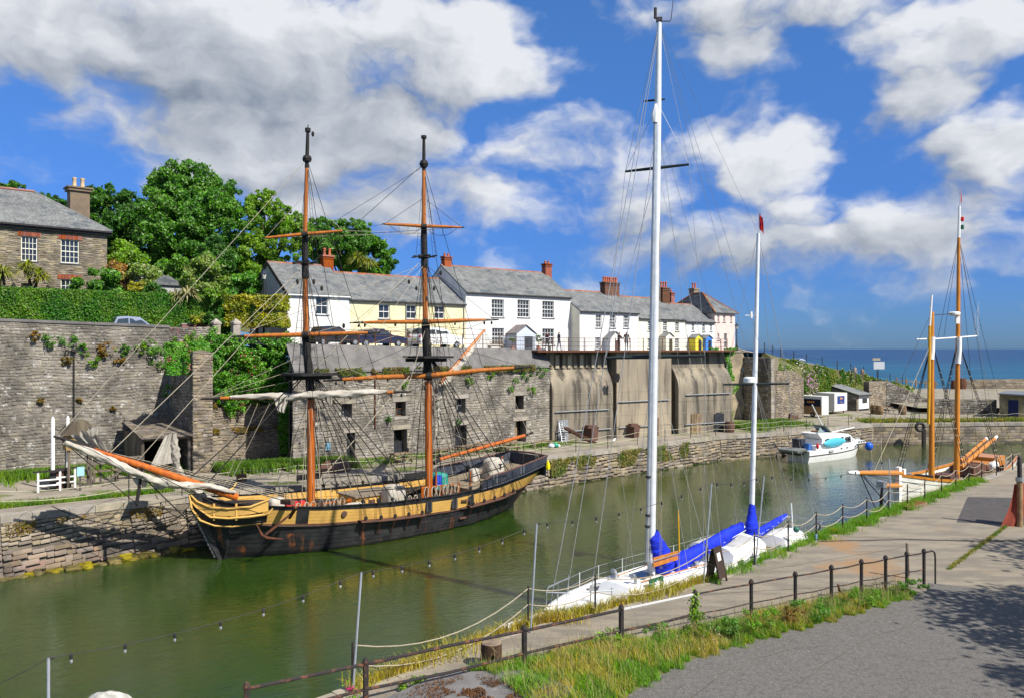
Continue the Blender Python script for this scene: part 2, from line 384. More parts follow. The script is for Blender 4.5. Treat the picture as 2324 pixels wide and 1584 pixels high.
m_leafm = M('leaf_mid', (.075, .23, .016), (.15, .33, .035), .35, .5, isl=.48, trans=.4, spec=.45)
m_leafl = M('leaf_light', (.16, .34, .018), (.25, .42, .035), .35, .55, isl=.4, trans=.4, spec=.3)
m_leafy = M('leaf_golden', (.46, .42, .02), (.24, .30, .018), .9, .5, isl=.35, trans=.3)
m_leafi = M('leaf_ivy', (.065, .25, .010), (.15, .36, .018), .9, .5, isl=.4, trans=.25, spec=.4)
m_pink = M('pink_flower', (.55, .12, .20), (.42, .10, .12), 2, .6, isl=.3, trans=.3)
m_dry = M('dry_weed', (.28, .16, .03), (.16, .13, .02), 1.5, .7, isl=.35, trans=.3)
m_bark = M('bark', (.075, .058, .04), (.04, .032, .024), 4, .95, .7, 20)
m_slate = M('roof_slate', (.185, .19, .185), (.135, .14, .14), .9, .75, .3, 30, isl=.18, spec=.35, c3=(.095, .108, .118), sc3=.6, th3=(.565, .60), st3=(1, 1, 2.2))

m_wat = bpy.data.materials.new('dock_water_surface'); m_wat.use_nodes = True
n = NT(m_wat.node_tree); bs = n.n['Principled BSDF']
g = n.new('ShaderNodeNewGeometry').outputs['Position']
mur = n.rng(n.noise(g, .045, 3), .35, .65)
n.put(bs.inputs['Base Color'], n.mix(mur, (.018, .050, .0045), (.044, .060, .0075)))
bs.inputs['Roughness'].default_value = .02; bs.inputs['IOR'].default_value = 1.40; bs.inputs['Specular IOR Level'].default_value = 1.0; bs.inputs['Subsurface Weight'].default_value = 1.; bs.inputs['Subsurface Radius'].default_value = (1, 1, 1); bs.inputs['Subsurface Scale'].default_value = 1.2
gr = n.vmath('MULTIPLY', g, (1., 1., 1.))
rot = n.new('ShaderNodeVectorRotate'); rot.inputs['Angle'].default_value = math.radians(-28); n.put(rot.inputs['Vector'], g)
g2 = n.vmath('MULTIPLY', rot.outputs[0], (.55, 1.5, 1))
h = n.math('ADD', n.math('MULTIPLY', n.noise(g2, 1.0, 3, .5, .8), .60), n.math('MULTIPLY', n.noise(g2, 4.6, 4, .62, .6), .46))
h = n.math('MULTIPLY', h, n.rng(n.noise(g, .09, 3), .3, .7, .45, 1.25))
bp = n.new('ShaderNodeBump'); bp.inputs['Strength'].default_value = 1; bp.inputs['Distance'].default_value = .029; n.put(bp.inputs['Height'], h); n.l.new(bp.outputs[0], bs.inputs['Normal'])
m_sea = bpy.data.materials.new('sea_surface'); m_sea.use_nodes = True
n = NT(m_sea.node_tree); bs = n.n['Principled BSDF']; g = n.new('ShaderNodeNewGeometry').outputs['Position']
gs = n.vmath('MULTIPLY', g, (.35, 1, 1)); sx = n.new('ShaderNodeSeparateXYZ'); n.put(sx.inputs[0], g)
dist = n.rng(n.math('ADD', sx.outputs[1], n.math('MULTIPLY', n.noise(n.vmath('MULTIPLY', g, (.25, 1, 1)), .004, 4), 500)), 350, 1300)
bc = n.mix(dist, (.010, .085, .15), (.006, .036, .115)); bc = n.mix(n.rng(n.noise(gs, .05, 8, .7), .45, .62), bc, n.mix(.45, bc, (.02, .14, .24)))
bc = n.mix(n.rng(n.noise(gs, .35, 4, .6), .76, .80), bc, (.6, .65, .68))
n.put(bs.inputs['Base Color'], bc); bs.inputs['Roughness'].default_value = .45; bs.inputs['IOR'].default_value = 1.33; bs.inputs['Specular IOR Level'].default_value = .25
bp = n.new('ShaderNodeBump'); bp.inputs['Strength'].default_value = .7; bp.inputs['Distance'].default_value = .6; n.put(bp.inputs['Height'], n.noise(gs, .25, 6, .65)); n.l.new(bp.outputs[0], bs.inputs['Normal'])

# ================================================================ water, quays, terrace
K = V((0, 0, 1))
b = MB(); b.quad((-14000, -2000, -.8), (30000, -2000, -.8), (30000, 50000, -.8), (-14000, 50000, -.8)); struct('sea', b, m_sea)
ZQ = [(-400, 2.68), (0, 2.65), (421, 2.6), (665, 2.5), (1240, 2.25), (3000, 2.25)]
def zq(px): return interp(px, ZQ)
def Q(px, py): return G(px, py, zq(px))
ET = [(-420, 1220), (0, 1171), (297, 1139), (421, 1127), (800, 1088), (1240, 1037), (1633, 989), (1789, 980), (1981, 962)]
EB = [(-420, 1376), (0, 1316), (297, 1270), (421, 1250), (800, 1176), (1240, 1100), (1633, 1045), (1789, 1030), (1981, 1011)]
ETp = [Q(*p) for p in ET]; EBp = []
for i, p in enumerate(ETp):
    t = (ETp[min(i+1, len(ETp)-1)]-ETp[max(i-1, 0)]).normalized(); nn = V((t.y, -t.x, 0)).normalized(); EBp.append(V((*(p+nn*(p.z*interp(i, [(0, .5), (2, .42), (4, .15), (8, .06)]))).xy, 0)))
END = [G(1981, 962, 2.25), G(2420, 957.5, 2.25)]
b = MB(); b.add([(-60, 2, 0), (30, 2, 0), (95, 60, 0), (95, 100, 0), (50, 99, 0), (-60, 60, 0)], [tuple(range(6))]); struct('dock_water', b, m_wat)
# walls' plan lines on the far side
U1 = V((.788, .616, 0)).normalized(); N1 = V((U1.y, -U1.x, 0))
WB = V((-23.4, 54.4, 2.62)); WL = 18.0; WA = WB-U1*WL
FL = V((-20.1, 50.2, 2.6)); FR = FL+U1*1.22
RC0 = FR-N1*4.2; RC1 = RC0+U1*6.8
C0 = V((-14.65, 53.3, 2.5)); C1 = V((3.4, 70.0, 2.25)); UW = (C1-C0); UW.z = 0; LW = UW.length; UW.normalize(); NW = V((UW.y, -UW.x, 0))
B1 = V((21.8, 80.1, 2.25)); UB = B1-C1; UB.z = 0; LB = UB.length; UB.normalize(); NB = V((UB.y, -UB.x, 0))
D1 = V((29.2, 89.8, 2.25)); D0 = D1-N1*3.7; E1 = D1+U1*6.55
# far quay: one ground sheet from the coping back under the walls
back = [V((-60, 60, 2.6)), V((-40, 62, 2.6)), V((-20, 62, 2.5)), V((-12, 64, 2.5)), V((0, 76, 2.3)), V((14, 88, 2.25)), V((30, 104, 2.25)), V((48, 116, 2.25)), V((60, 125, 2.25))]
b = MB(); rows = [[t, k] for t, k in zip(ETp, back)]; b.grid([[r[1], r[0]] for r in rows])
b.grid([[V((60, 125, 2.25)), END[0]], [V((110, 125, 2.25)), END[1]]]); struct('far_quay_ground', b, m_quayg)
def coping(parent, p, q, n, w=.7, h=.32, ln=(.9, 1.7), mat=m_cope, over=.06, keep=120, name='coping_stone', seed=1):
    rr = random.Random(seed); p, q = V(p), V(q); d = q-p; L = d.length; d.normalize(); s = 0
    while s < L:
        l = min(rr.uniform(*ln), L-s); j = rr.uniform(-.02, .02)
        m = MB(); m.box6(p+d*(s+.012)+n*(over+j)-K*h, d*(l-.024), -n*w, K*(h+.012+j*.3)); m.build(name, mat, parent); s += l
qw = thing('quay_wall', 'long stone quay wall with granite coping along the far side of the dock', 'wall', EBp[1])
b = MB(); b.grid([[t-K*.02+V((-.05, .06, 0)) for t in ETp], [p-K*.4+V((-.05, .06, 0)) for p in EBp]]); b.build('core', m_quaym, qw)
for i, kp in ((0, 50), (1, 130), (2, 60), (3, 20), (4, 20), (5, 110), (6, 50), (7, 40)):
    p, q = EBp[i], EBp[i+1]; u = q-p; Wd = u.length; u.normalize(); nn = V((u.y, -u.x, 0)); H = (ETp[i].z+ETp[i+1].z)/2-.3
    off = ((ETp[i]-p).dot(nn)+(ETp[i+1]-q).dot(nn))/2; bt = -off/2.5
    if i < 4: stones(qw, p-K*.1, u, nn, Wd, 1.25, m_quay, (.2, .36), (.3, .8), keep=kp, batter=bt, seed=20+i, proud=(.02, .07)); stones(qw, p-K*.1+(K-nn*bt)*1.25, u, nn, Wd, H-1.15, m_stone2, (.12, .22), (.25, .6), keep=kp, batter=bt, seed=40+i, proud=(.015, .05))
    else: stones(qw, p-K*.1, u, nn, Wd, H, m_stone2, (.2, .36), (.35, .9), keep=kp, batter=bt, seed=20+i)
    coping(qw, ETp[i], ETp[i+1], nn, seed=60+i)
# weed-covered rubble along the foot
P0 = []; vs = []; qs = []; oc = []; k = 0
for i in range(3):
    p, q = EBp[i], EBp[i+1]; u = q-p; L = u.length; u.normalize(); nn = V((u.y, -u.x, 0)); s = 0
    while s < L:
        w = R.uniform(.25, .7); v, qq, o = USTONE[R.randrange(8)]; A = u*w; h_ = R.uniform(.12, .38); Bv = nn*R.uniform(.25, .8)+K*R.uniform(-.2, 0)
        pt = p+u*s-K*.08-nn*.1; vs.append(v@np.array([A, Bv, K*h_], dtype=np.float32)+np.array(pt, dtype=np.float32)); qs.append(qq+k); oc.append(o+k); k += 16; s += w*R.uniform(.6, 1.1)
tag(npmesh('rockweed_rubble', np.concatenate(vs), [np.concatenate(qs), np.concatenate(oc)], m_weed), 'yellow seaweed covered rubble along the foot of the quay wall', 'rubble', kind='stuff')
ew = thing('end_quay_wall', 'coursed block wall closing the far end of the dock', 'wall', END[0]-K*2.25)
u = END[1]-END[0]; Wd = u.length; u.normalize(); nn = V((u.y, -u.x, 0)); b = MB(); b.box6(END[0]-K*2.7, u*Wd, -nn*.8, K*2.68); b.build('core', m_quaym, ew)
stones(ew, END[0]-K*2.35+nn*.01, u, nn, Wd, 1.98, m_stone2, (.28, .4), (.5, 1.15), keep=230, seed=91, proud=(.015, .04), irr=.1); coping(ew, END[0], END[1], nn, seed=92)

# terrace (street in front of the cottages) and hillside behind it
def ztop(px, py, P): return CZ+(CY-py)/F*P.y
b = MB()
TW = [(WA+N1*.0, 11.3), (WB, 10.9), (RC0, 10.8), (RC1, 10.7), (C0-NW*1.0, 10.6), (C1-NW*1.0, 10.28), (B1-NB*.3, 10.28), (D0+V((-1, 0, 0)), 9.9)]
fr = [V((p.x, p.y, z)) for p, z in TW]; bk = [V((-75, 100, 13.5)), V((-55, 105, 13.5)), V((-48, 110, 13)), V((-40, 112, 12.5)), V((-25, 115, 10.3)), V((-2, 125, 10.3)), V((16, 132, 10.3)), V((24, 134, 10.2))]
mid = [lerp(a, c, .17)+K*q for a, c, q in zip(fr, bk, (.2, .1, -.2, -.3, -.02, 0, 0, 0))]
mid = [V((m.x, m.y, fr[i].z if i > 2 else fr[i].z+.15)) for i, m in enumerate(mid)]
b.grid([fr, mid, bk][::-1]); struct('terrace_road', b, m_ter)
b = MB(); b.grid([[V((-90, 58, 13.2)), V((-42, 62, 13.2)), V((-27, 68.5, 12.6)), V((-20.5, 72.5, 11.2))], [V((-110, 150, 20)), V((-60, 150, 20)), V((-30, 150, 16)), V((0, 150, 14))]][::-1]); struct('hillside', b, m_soil)

# ---- tall left wall
w1 = thing('retaining_wall', 'tall grey rubble retaining wall with weeds at far left', 'wall', WA+U1*9)
def tz(x): return 12.42-.44*(x/WL)-2.62
b = MB(); b.prism([(0, 0), (WL, 0), (WL, tz(WL)), (0, tz(0))], WA-N1*.9, U1, K, N1*.9); b.build('core', m_mort, w1)
stones(w1, WA, U1, N1, WL, 10, m_stone, (.10, .27), (.13, .38), topf=lambda x: tz(x)-.16, keep=300, seed=5, proud=(.006, .028))
b = MB(); b.prism([(0, tz(0)-.14), (WL, tz(WL)-.14), (WL, tz(WL)+.03), (0, tz(0)+.03)], WA-N1*.98, U1, K, N1*1.05); b.build('parapet_coping', m_rend, w1)
b = MB(); b.box6(WB+K*8.0, U1*3.1, -N1*.6, K*1.28); b.build('parapet', m_mort, w1); stones(w1, WB+K*8.0, U1, N1, 3.1, 1.28, m_stone, (.09, .2), (.13, .36), keep=30, seed=55)
# tan block pilaster at its left end
PS = WA+U1*3.0; b = MB(); b.box6(PS+N1*.05, U1*4.35, N1*.5, K*9.1); pl = b.build('pilaster', m_mort2, w1)
stones(w1, PS+N1*.55, U1, N1, 4.35, 9.1, m_stone2, (.3, .45), (.6, 1.1), keep=90, seed=6, name='block')
b = MB(); b.tube([WA+U1*12.2+N1*.1+K*1.5, WA+U1*12.2+N1*.1+K*7.6], .045, 6); b.box(WA+U1*12.2+N1*.18+K*7.7, .3, .2, .16, U1); b.build('lamp_conduit', m_black, w1)
# ---- buttress and ivy recess
bt = thing('buttress', 'projecting stone buttress with dark shaded flank beside the plank shed', 'buttress', FL)
HB = 7.75; b = MB(); b.prism([(0, 0), (1.22, 0), (1.22, HB-.2), (.6, HB), (0, HB-.1)], FL, U1, K, -N1*5.35); b.build('core', m_mort2, bt)
stones(bt, FL, U1, N1, 1.22, HB-.2, m_stone2, (.14, .26), (.2, .5), keep=90, seed=7)
stones(bt, FL-N1*5.3, N1, -U1, 5.3, HB-.2, m_stone, (.14, .26), (.22, .55), keep=120, seed=8)
rw = thing('terraced_wall', 'rubble wall stepping back in three lifts below the ivy', 'wall', RC0)
for j, (zb, h_, sb) in enumerate(((0, 2.0, 0), (2.0, 1.75, .4), (3.75, 4.2, .8))):
    o = RC0-N1*sb+K*zb; b = MB(); b.box6(o, U1*6.9, -N1*1.2, K*h_); b.build('lift', m_mort, rw)
    stones(rw, o, U1, N1, 6.9, h_, m_stone2 if j < 2 else m_stone, (.13, .24), (.2, .5), keep=100 if j < 2 else 20, seed=9+j)
# ---- warehouse wall
wh = thing('warehouse_wall', 'long rubble warehouse wall with small windows and doors behind the brig', 'wall', C0)
def wx(px):   # distance along the wall plane seen at column px
    k = (px-CX)/F; return (k*C0.y-C0.x)/(UW.x-k*UW.y)
def wz(px, py): P = C0+UW*wx(px); return CZ-(py-CY)/F*P.y
HW = 6.45
WIN = [(775, 799, 916.5, 948), (897.6, 921, 911.5, 945), (1035.6, 1056.8, 904.5, 937.7), (1169.8, 1188.6, 897.5, 929)]
DOR = [(787, 806, 982, 1048), (894, 924, 975, 1031), (1033, 1059, 965, 1018), (1170, 1194, 955, 1012)]
holes = []
for a, c, t, bo in WIN: holes.append((wx(a), wx(c), wz(a, bo)-2.5, wz(a, t)-2.5))
for a, c, t, bo in DOR: holes.append((wx(a), wx(c), .02, wz(a, t)-2.5))
b = MB(); wall_holes(b, C0-K*.3, UW, NW, LW, HW+.3, [(h[0], h[1], h[2]+.3, h[3]+.3) for h in holes], .75); b.build('core', m_mort, wh)
def pad(h, e=.02): return (h[0]-e, h[1]+e, h[2]-(.0), h[3]+e)
lint = [(h[0]-.3, h[1]+.3, h[3], h[3]+.34) for h in holes]+[(h[0]-.15, h[1]+.15, h[2]-.22, h[2]) for h in holes[:4]]
stones(wh, C0-K*.25, UW, NW, LW, HW+.2, m_stone, (.11, .28), (.15, .44), holes=[(q[0], q[1], q[2]+.25, q[3]+.25) for q in [pad(h) for h in holes]+lint], keep=300, seed=12, proud=(.006, .03))
for q in lint: b = MB(); b.box6(C0+UW*(q[0]+.01)+K*(q[2]+.01)+NW*.045, UW*(q[1]-q[0]-.02), -NW*.3, K*(q[3]-q[2]-.02)); b.build('lintel', m_cope, wh)
b = MB(); b.box6(C0+UW*.2-NW*.8-K*.3, UW*(LW-.4), -NW*.1, K*(HW+.3)); b.build('shade_backing', m_dark, wh)  # near-black sheet colours in the unlit interior behind the openings
# frames, panes and door leaves in the openings
m_frame = M('brown_frame', (.20, .10, .05), (.12, .07, .04), 5, .8); m_gframe = M('faded_frame', (.30, .32, .33), (.22, .23, .24), 5, .8)
m_glass = M('dark_glass', (.02, .024, .028), None, 1, .06, spec=.8)
for i, h in enumerate(holes[:4]):
    x0, x1, z0, z1 = h; fm = m_frame if i in (1,) else m_gframe
    if i == 3: continue
    o = C0+UW*x0+K*z0-NW*.5; w_, hh = x1-x0, z1-z0; b = MB()
    for xx in (0, w_/2-.03, w_-.06): b.box6(o+UW*xx, UW*.06, -NW*.08, K*hh)
    for zz in (0, hh/2-.03, hh-.06): b.box6(o+K*zz+NW*.01, UW*w_, -NW*.06, K*.06)
    f = b.build('window', fm, wh)
    for r_ in range(2):
        for c_ in range(2): b = MB(); b.box6(o+UW*(.07+c_*w_/2)+K*(.07+r_*hh/2)-NW*.03, UW*(w_/2-.12), -NW*.01, K*(hh/2-.12)); b.build('pane', m_glass, f)
m_bdoor = M('blue_black_door', (.02, .022, .028), (.03, .032, .04), 3, .6); m_odoor = M('pale_plank_door', (.34, .22, .10), (.26, .16, .075), 3, .8)
for i, h in enumerate(holes[4:]):
    x0, x1, z0, z1 = h; w_, hh = x1-x0, z1-z0; o = C0+UW*x0+K*z0-NW*.55; lo = hh*.52 if i == 1 else hh; dd = None
    for c_ in range(5):
        ww = w_*(.55 if i == 3 else 1)/5
        b = MB(); b.box6(o+UW*(c_*ww+.01), UW*(ww-.02), -NW*.05, K*lo)
        if c_ == 0: dd = b.build('door', m_odoor if i == 3 else m_bdoor, wh)
        else: b.build('plank', m_odoor if i == 3 else m_bdoor, dd)
# flank towards the ivy recess, sloped render band on top, drain pipe
b = MB(); b.add([C0-K*.3, RC1-K*.3, RC1+K*7.8, C0+K*HW], [(3, 2, 1, 0)]); b.build('flank', m_mort, wh)
fu = C0-RC1; fl_ = fu.length; fu.normalize(); stones(wh, RC1, fu, V((fu.y, -fu.x, 0)), fl_, HW, m_stone, (.16, .28), (.25, .6), keep=60, seed=14)
b = MB(); T0, T1 = C0+K*HW, C1+K*(HW+.25); S0, S1 = V((*(C0-NW*1.05).xy, 10.78)), V((*(C1-NW*1.05).xy, 10.33))
b.quad(T0+NW*.12, T1+NW*.12, S1, S0); b.quad(T0+NW*.12-K*.16, T1+NW*.12-K*.16, T1+NW*.12, T0+NW*.12); b.quad(S0, S1, S1-NW*.3, S0-NW*.3); b.quad(T1+NW*.12, T1+NW*.12-K*.16, S1-K*1.6, S1); b.build('parapet_slope', m_rend, wh)
px_ = wx(850); b = MB(); b.tube([C0+UW*px_+NW*.1+K*2.2, C0+UW*px_+NW*.1+K*6.1], .05, 6); b.build('drain_pipe', m_rust, wh)
# ---- concrete bunker bays under the street
bk_ = thing('bunker_bays', 'stained concrete hopper bays with curved fronts beneath the terrace', 'wall', C1)
def bx(px): k = (px-CX)/F; return (k*C1.y-C1.x)/(UB.x-k*UB.y)
TOPZ = 10.1-2.25
def bay(x0, x1, prof, mat, name='bay'):
    b = MB(); b.prism(prof, C1+UB*x0-K*.3, NB, K, UB*(x1-x0)); return b.build(name, mat, bk_, True)
curve = [(-3, 0), (.35, 0), (.35, 4.75), (.31, 5.1), (.18, 5.5), (-.08, 5.95), (-.42, 6.4), (-.7, 6.65), (-.7, TOPZ+.3), (-3, TOPZ+.3)]
x1_, x2_, x3_ = bx(1386), bx(1398), bx(1522)
bay(bx(1249), x1_, curve, m_conc); bay(x2_, x3_, [(-3, 0), (.1, 0), (.1, TOPZ+.3), (-3, TOPZ+.3)], m_conct)
bay(x3_+.55, LB, [(a+(.15 if 0 < i < 8 else 0), z) for i, (a, z) in enumerate(curve)], m_conc)
bay(0.05, LB-.05, [(-4, 0), (-1.6, 0), (-1.6, TOPZ+.3), (-4, TOPZ+.3)], m_mort2, 'back_wall')
m_pale = M('leached_concrete', (.42, .36, .25), (.30, .26, .19), .8, .9, c3=(.14, .12, .10), sc3=1.0, th3=(.5, .62), st3=(1.2, 1.2, .2))
for j in range(10):
    x = bx(1249)+.25+j*(x1_-bx(1249))/10; b = MB(); b.box6(C1+UB*x-NB*.69+K*6.45, UB*.38, NB*.12, K*1.2); b.build('corbel', m_pale if j % 2 else m_conc, bk_)
for (xa, xb, zz, of) in ((bx(1254), bx(1375), 4.0-1.35, .36), (x2_+.2, x3_-.4, 3.3, .12), (bx(1548), LB-.4, 3.75, .52), (bx(1402), bx(1480), .95, .14), (bx(1546), bx(1650), .9, .52), (bx(1256), bx(1380), .9, .38)):
    b = MB(); b.tube([C1+UB*xa+NB*(of+.1)+K*zz, C1+UB*xb+NB*(of+.1)+K*(zz+.03)], .05, 6); b.build('service_pipe', m_gframe, bk_)
b = MB(); b.box6(C1-UB*1.6-NB*1.6+K*(TOPZ+.02), UB*(LB+2.0), NB*2.1, K*.16); b.build('slab_lip', m_rust, bk_)
for xa, xb, of in ((bx(1249), x1_, .352), (x3_+.55, LB, .502), (x2_, x3_, .102)):
    for j, zz in enumerate((1.25, 2.35, 3.45, 4.5)):
        b = MB(); b.box6(C1+UB*(xa+.02)+NB*of+K*(zz-.3), UB*(xb-xa-.04), NB*(.012 if j % 2 else .02), K*.035); b.build('lift_ledge', m_conct if j % 2 else m_conc, bk_)
for px0, px1, pt, pb, mt in ((1478, 1492, 947, 986, m_rust), (1560, 1583, 938, 983, m_wood), (1612, 1634, 935, 979, m_bdoor), (1261, 1284, 952, 1002, m_gframe)):
    x0, x1 = bx(px0), bx(px1); of = .14 if px0 == 1478 else (.37 if px0 < 1400 else .52); P = C1+UB*x0; h_ = CZ-(pt-CY)/F*P.y-2.25; dd = None
    for c_ in range(4):
        ww = (x1-x0)/4; hh = h_-(.12 if px0 == 1612 and c_ in (0, 3) else 0)
        b = MB(); b.box6(P+UB*(c_*ww+.01)+NB*of, UB*(ww-.02), NB*.07, K*hh); dd_ = b.build('door' if dd is None else 'plank', mt, bk_ if dd is None else dd); dd = dd or dd_
# ---- walls to the right of the bays
dw = thing('shaded_wall', 'tall stone wall end with dark flank and pale quoins right of the bunkers', 'wall', D1)
HD = 7.2; b = MB(); b.box6(D0, D1-D0, U1*1.4, K*HD); b.build('core', m_mort2, dw)
stones(dw, D0, N1, -U1, 3.7, HD, m_stone, (.16, .28), (.25, .6), keep=90, seed=15); 
z = 0
while z < HD-.3:
    b = MB(); l = R.uniform(.35, .7); b.box6(D1+K*z+N1*.05-U1*.04, U1*l, -N1*.4, K*.3); b.build('quoin', m_cope, dw); z += .32
lw = thing('lit_wall', 'sunlit brown rubble wall between the quoined wall end and the trailer', 'wall', D1+U1*3)
b = MB(); HL = 5.75; b.prism([(.9, 0), (6.55, 0), (6.55, HL-1.0), (5, HL-.2), (.9, HL)], D1, U1, K, -N1*1.5); b.build('core', m_mort2, lw)
stones(lw, D1+U1*.95, U1, N1, 5.6, HL, m_stone2, (.14, .24), (.2, .5), topf=lambda x: HL-.1 if x < 4 else HL-.1-(x-4)*.6, keep=180, seed=16)
gp = thing('rock_cleft', 'rough shaded rock face in the ivy filled gap beside the bunkers', 'rock', B1)
b = MB(); rows = []
for i in range(9):
    row = []
    for j in range(9): 
        t = j/8; P = lerp(B1-NB*.5, D0+U1*.3, t)+V((-1.0, 1.4, 0))*math.sin(t*3.14)*1.6; row.append(P+V((R.uniform(-.3, .3), R.uniform(-.3, .3), i/8*7.7)))
    rows.append(row)
b.grid(rows); b.build('rock_face', m_stone2, gp, True)

# ---- near quay, road, verge (this side)
UN = V((.728, .686, 0)).normalized(); NN = V((-UN.y, UN.x, 0))
POSTS = [(-13, 11), (-8.5, 14.6), (-3.8, 19.0), (.48, 23.5), (2.58, 24.7), (6.87, 28), (9.22, 30.3), (11.2, 32.3), (13.06, 34.2), (14.9, 35.9), (16.7, 37.5), (18.8, 39.8), (20.4, 41.1), (22.2, 42.85), (24.1, 44.7), (25.96, 46.6), (27.7, 48.3), (29.3, 49.7), (31.5, 51.8), (34, 54.1), (37, 57), (60, 79)]
NEP = [V((x, y, 2.2))+NN*.32 for x, y in POSTS]
nb = MB(); nb.add(NEP+[V((120, 39, 2.2)), V((60, 6, 2.2)), V((-14, 4, 2.2))], [tuple(range(len(NEP)+3))[::-1]]); struct('near_quay_ground', nb, m_slab)
nw = thing('near_quay_wall', 'stone wall of the near quay below the rope fence', 'wall', NEP[4]-K*2.2)
b = MB(); b.grid([[p-NN*.06-K*.02 for p in NEP], [p-NN*.06-K*2.7 for p in NEP]]); b.build('core', m_quaym, nw)
for i, (p, q) in enumerate(zip(NEP, NEP[1:])):
    u = (q-p).normalized(); nn = V((-u.y, u.x, 0)); coping(nw, p, q, nn, w=.55, h=.3, seed=118+i)
    if i < 6: stones(nw, q-K*2.3, -u, nn, (q-p).length, 1.95, m_stone2, (.3, .42), (.6, 1.2), keep=12, seed=17+i)
UR = V((13.8, 7.5, 0)).normalized(); NRr = V((UR.y, -UR.x, 0)); RP0 = V((-3.2, 17.6, 0))   # railing line
RO = V((2.64, 18.5, 0))
b = MB(); es = []
VW = [(-9, 6.5), (0, 3.8), (4.28, 2.9), (5.56, 2.0), (8.07, 1.05), (11, .78), (14.7, .6), (19.5, .25)]
for i in range(58):
    s = -9+i*.5; es.append(RP0+UR*s+NRr*(interp(s, VW)-.12+.06*math.sin(i*1.7)+.05*math.sin(i*.6))+K*2.3)
rr = [V((e.x+22, e.y-12, 2.3)) for e in es]
b.grid([[r, e] for r, e in zip(rr, es)][::-1]); 
q0, q1 = es[-1], rr[-1]; b.quad(q0, q0+V((.6, 1.2, -.085)), q1+V((0, 2.5, -.085)), q1)
struct('road', b, m_road)
b = MB(); b.quad(G(2196, 1127, 2.206), G(2318, 1129, 2.206), G(2330, 1192, 2.206), G(2171, 1184, 2.206)); struct('road_patch', b, M('dark_tar_patch', (.085, .075, .072), (.065, .06, .058), 3, .95, .3, 60))
# verge bank between rail and road
b = MB(); rows = []
for i in range(41):
    s = -6+i*.6; p = RP0+UR*s; w_ = interp(s, VW); hh = interp(s, [(0, .5), (6, .36), (10, .2), (19, .1)])
    if s > 19.2: break
    if s < 2.6: continue
    rows.append([p-NRr*.75+K*2.17, p-NRr*.2+K*(2.2+hh*.8), p+NRr*w_*.45+K*(2.2+hh), p+NRr*w_+K*2.28])
b.grid(rows); struct('verge', b, m_soil)
# ================================================================ cottages along the terrace
m_wr = M('white_render', (.72, .71, .68), (.62, .61, .58), .8, .85, .4, 12)
m_yr = M('pale_yellow_render', (.75, .68, .42), (.66, .59, .35), .8, .85, .4, 12)
m_cr = M('cream_render', (.78, .74, .60), (.70, .66, .52), 1.2, .8, .25, 18)
m_pr = M('pink_render', (.72, .55, .49), (.64, .48, .43), 1.2, .8, .25, 18)
m_gr = M('grey_and_shade_render', (.42, .42, .40), (.35, .35, .34), 1.2, .85, .25, 18)  # outhouse grey; on the white cottage gable it paints in the shade
m_ridge = M('terracotta_ridge', (.28, .115, .07), (.21, .09, .06), 2.5, .8, .3, 20, isl=.2)
m_brick = M('red_brick', (.30, .085, .045), (.22, .065, .04), 2.5, .85, .4, 25, isl=.25)
m_brickd = M('brown_brick', (.15, .07, .045), (.10, .055, .04), 2.5, .85, .4, 25, isl=.25)
m_pot = M('clay_pot', (.45, .13, .055), (.36, .10, .05), 3, .75)
m_stackr = M('buff_render_stack', (.30, .24, .165), (.22, .18, .13), 1.5, .85, .3, 20)
m_lead = M('grey_lead', (.17, .18, .19), (.13, .14, .15), 2, .6)
UH = V((.788, .616, 0)).normalized(); NH = V((UH.y, -UH.x, 0)); H0 = V((-4.24, 72.3, 0))
UNITQ = {}
def unit_box(mat):
    if mat.name not in UNITQ:
        m = MB(); m.box6((0, 0, 0), (1, 0, 0), (0, 1, 0), (0, 0, 1)); me = bpy.data.meshes.new('piece'); me.from_pydata(m.v, [], m.f); me.materials.append(mat); UNITQ[mat.name] = me
    return UNITQ[mat.name]
def ubox(name, parent, o, A, B, C, mat):
    """box piece sharing one unit mesh"""
    ob = bpy.data.objects.new(name, unit_box(mat)); COL.objects.link(ob); ob.parent = parent; ob.matrix_parent_inverse = Matrix.Translation(-worldloc(parent))
    ob.matrix_basis = Matrix(((A.x, B.x, C.x, o.x), (A.y, B.y, C.y, o.y), (A.z, B.z, C.z, o.z), (0, 0, 0, 1))); return ob
def sash(parent, o, u, n, w, h, cols, rows, mat=None, sill=True, sunk=.10, panes=True, sillmat=None):
    mat = mat or m_white; b = MB(); o = V(o)-n*sunk; fr = .06
    for x in (0, w-fr): b.box6(o+u*x, u*fr, -n*.08, K*h)
    for z in (0, h-fr): b.box6(o+u*fr+K*z, u*(w-2*fr), -n*.08, K*fr)
    b.box6(o+u*fr+K*(h/2-.03)+n*.012, u*(w-2*fr), -n*.07, K*.06)
    iw, ih = w-2*fr, h-2*fr
    for c in range(1, cols): b.box6(o+u*(fr+iw*c/cols-.016)-n*.01, u*.032, -n*.05, K*h)
    for r in range(1, rows):
        if rows % 2 == 0 and r == rows//2: continue
        b.box6(o+u*fr+K*(fr+ih*r/rows-.014)-n*.008, u*iw, -n*.05, K*.028)
    f = b.build('window', mat, parent)
    for c in range(cols):
        for r in range(rows):
            ubox('pane', f, o+u*(fr+iw*c/cols)+K*(fr+ih*r/rows)-n*.05, u*(iw/cols), -n*.01, K*(ih/rows), m_glass)
    if sill:
        s = MB(); s.box6(o+n*(sunk+.07)-u*.08-K*.08, u*(w+.16), -n*(sunk+.09), K*.075); s.build('sill', sillmat or m_lead, f)
    return f
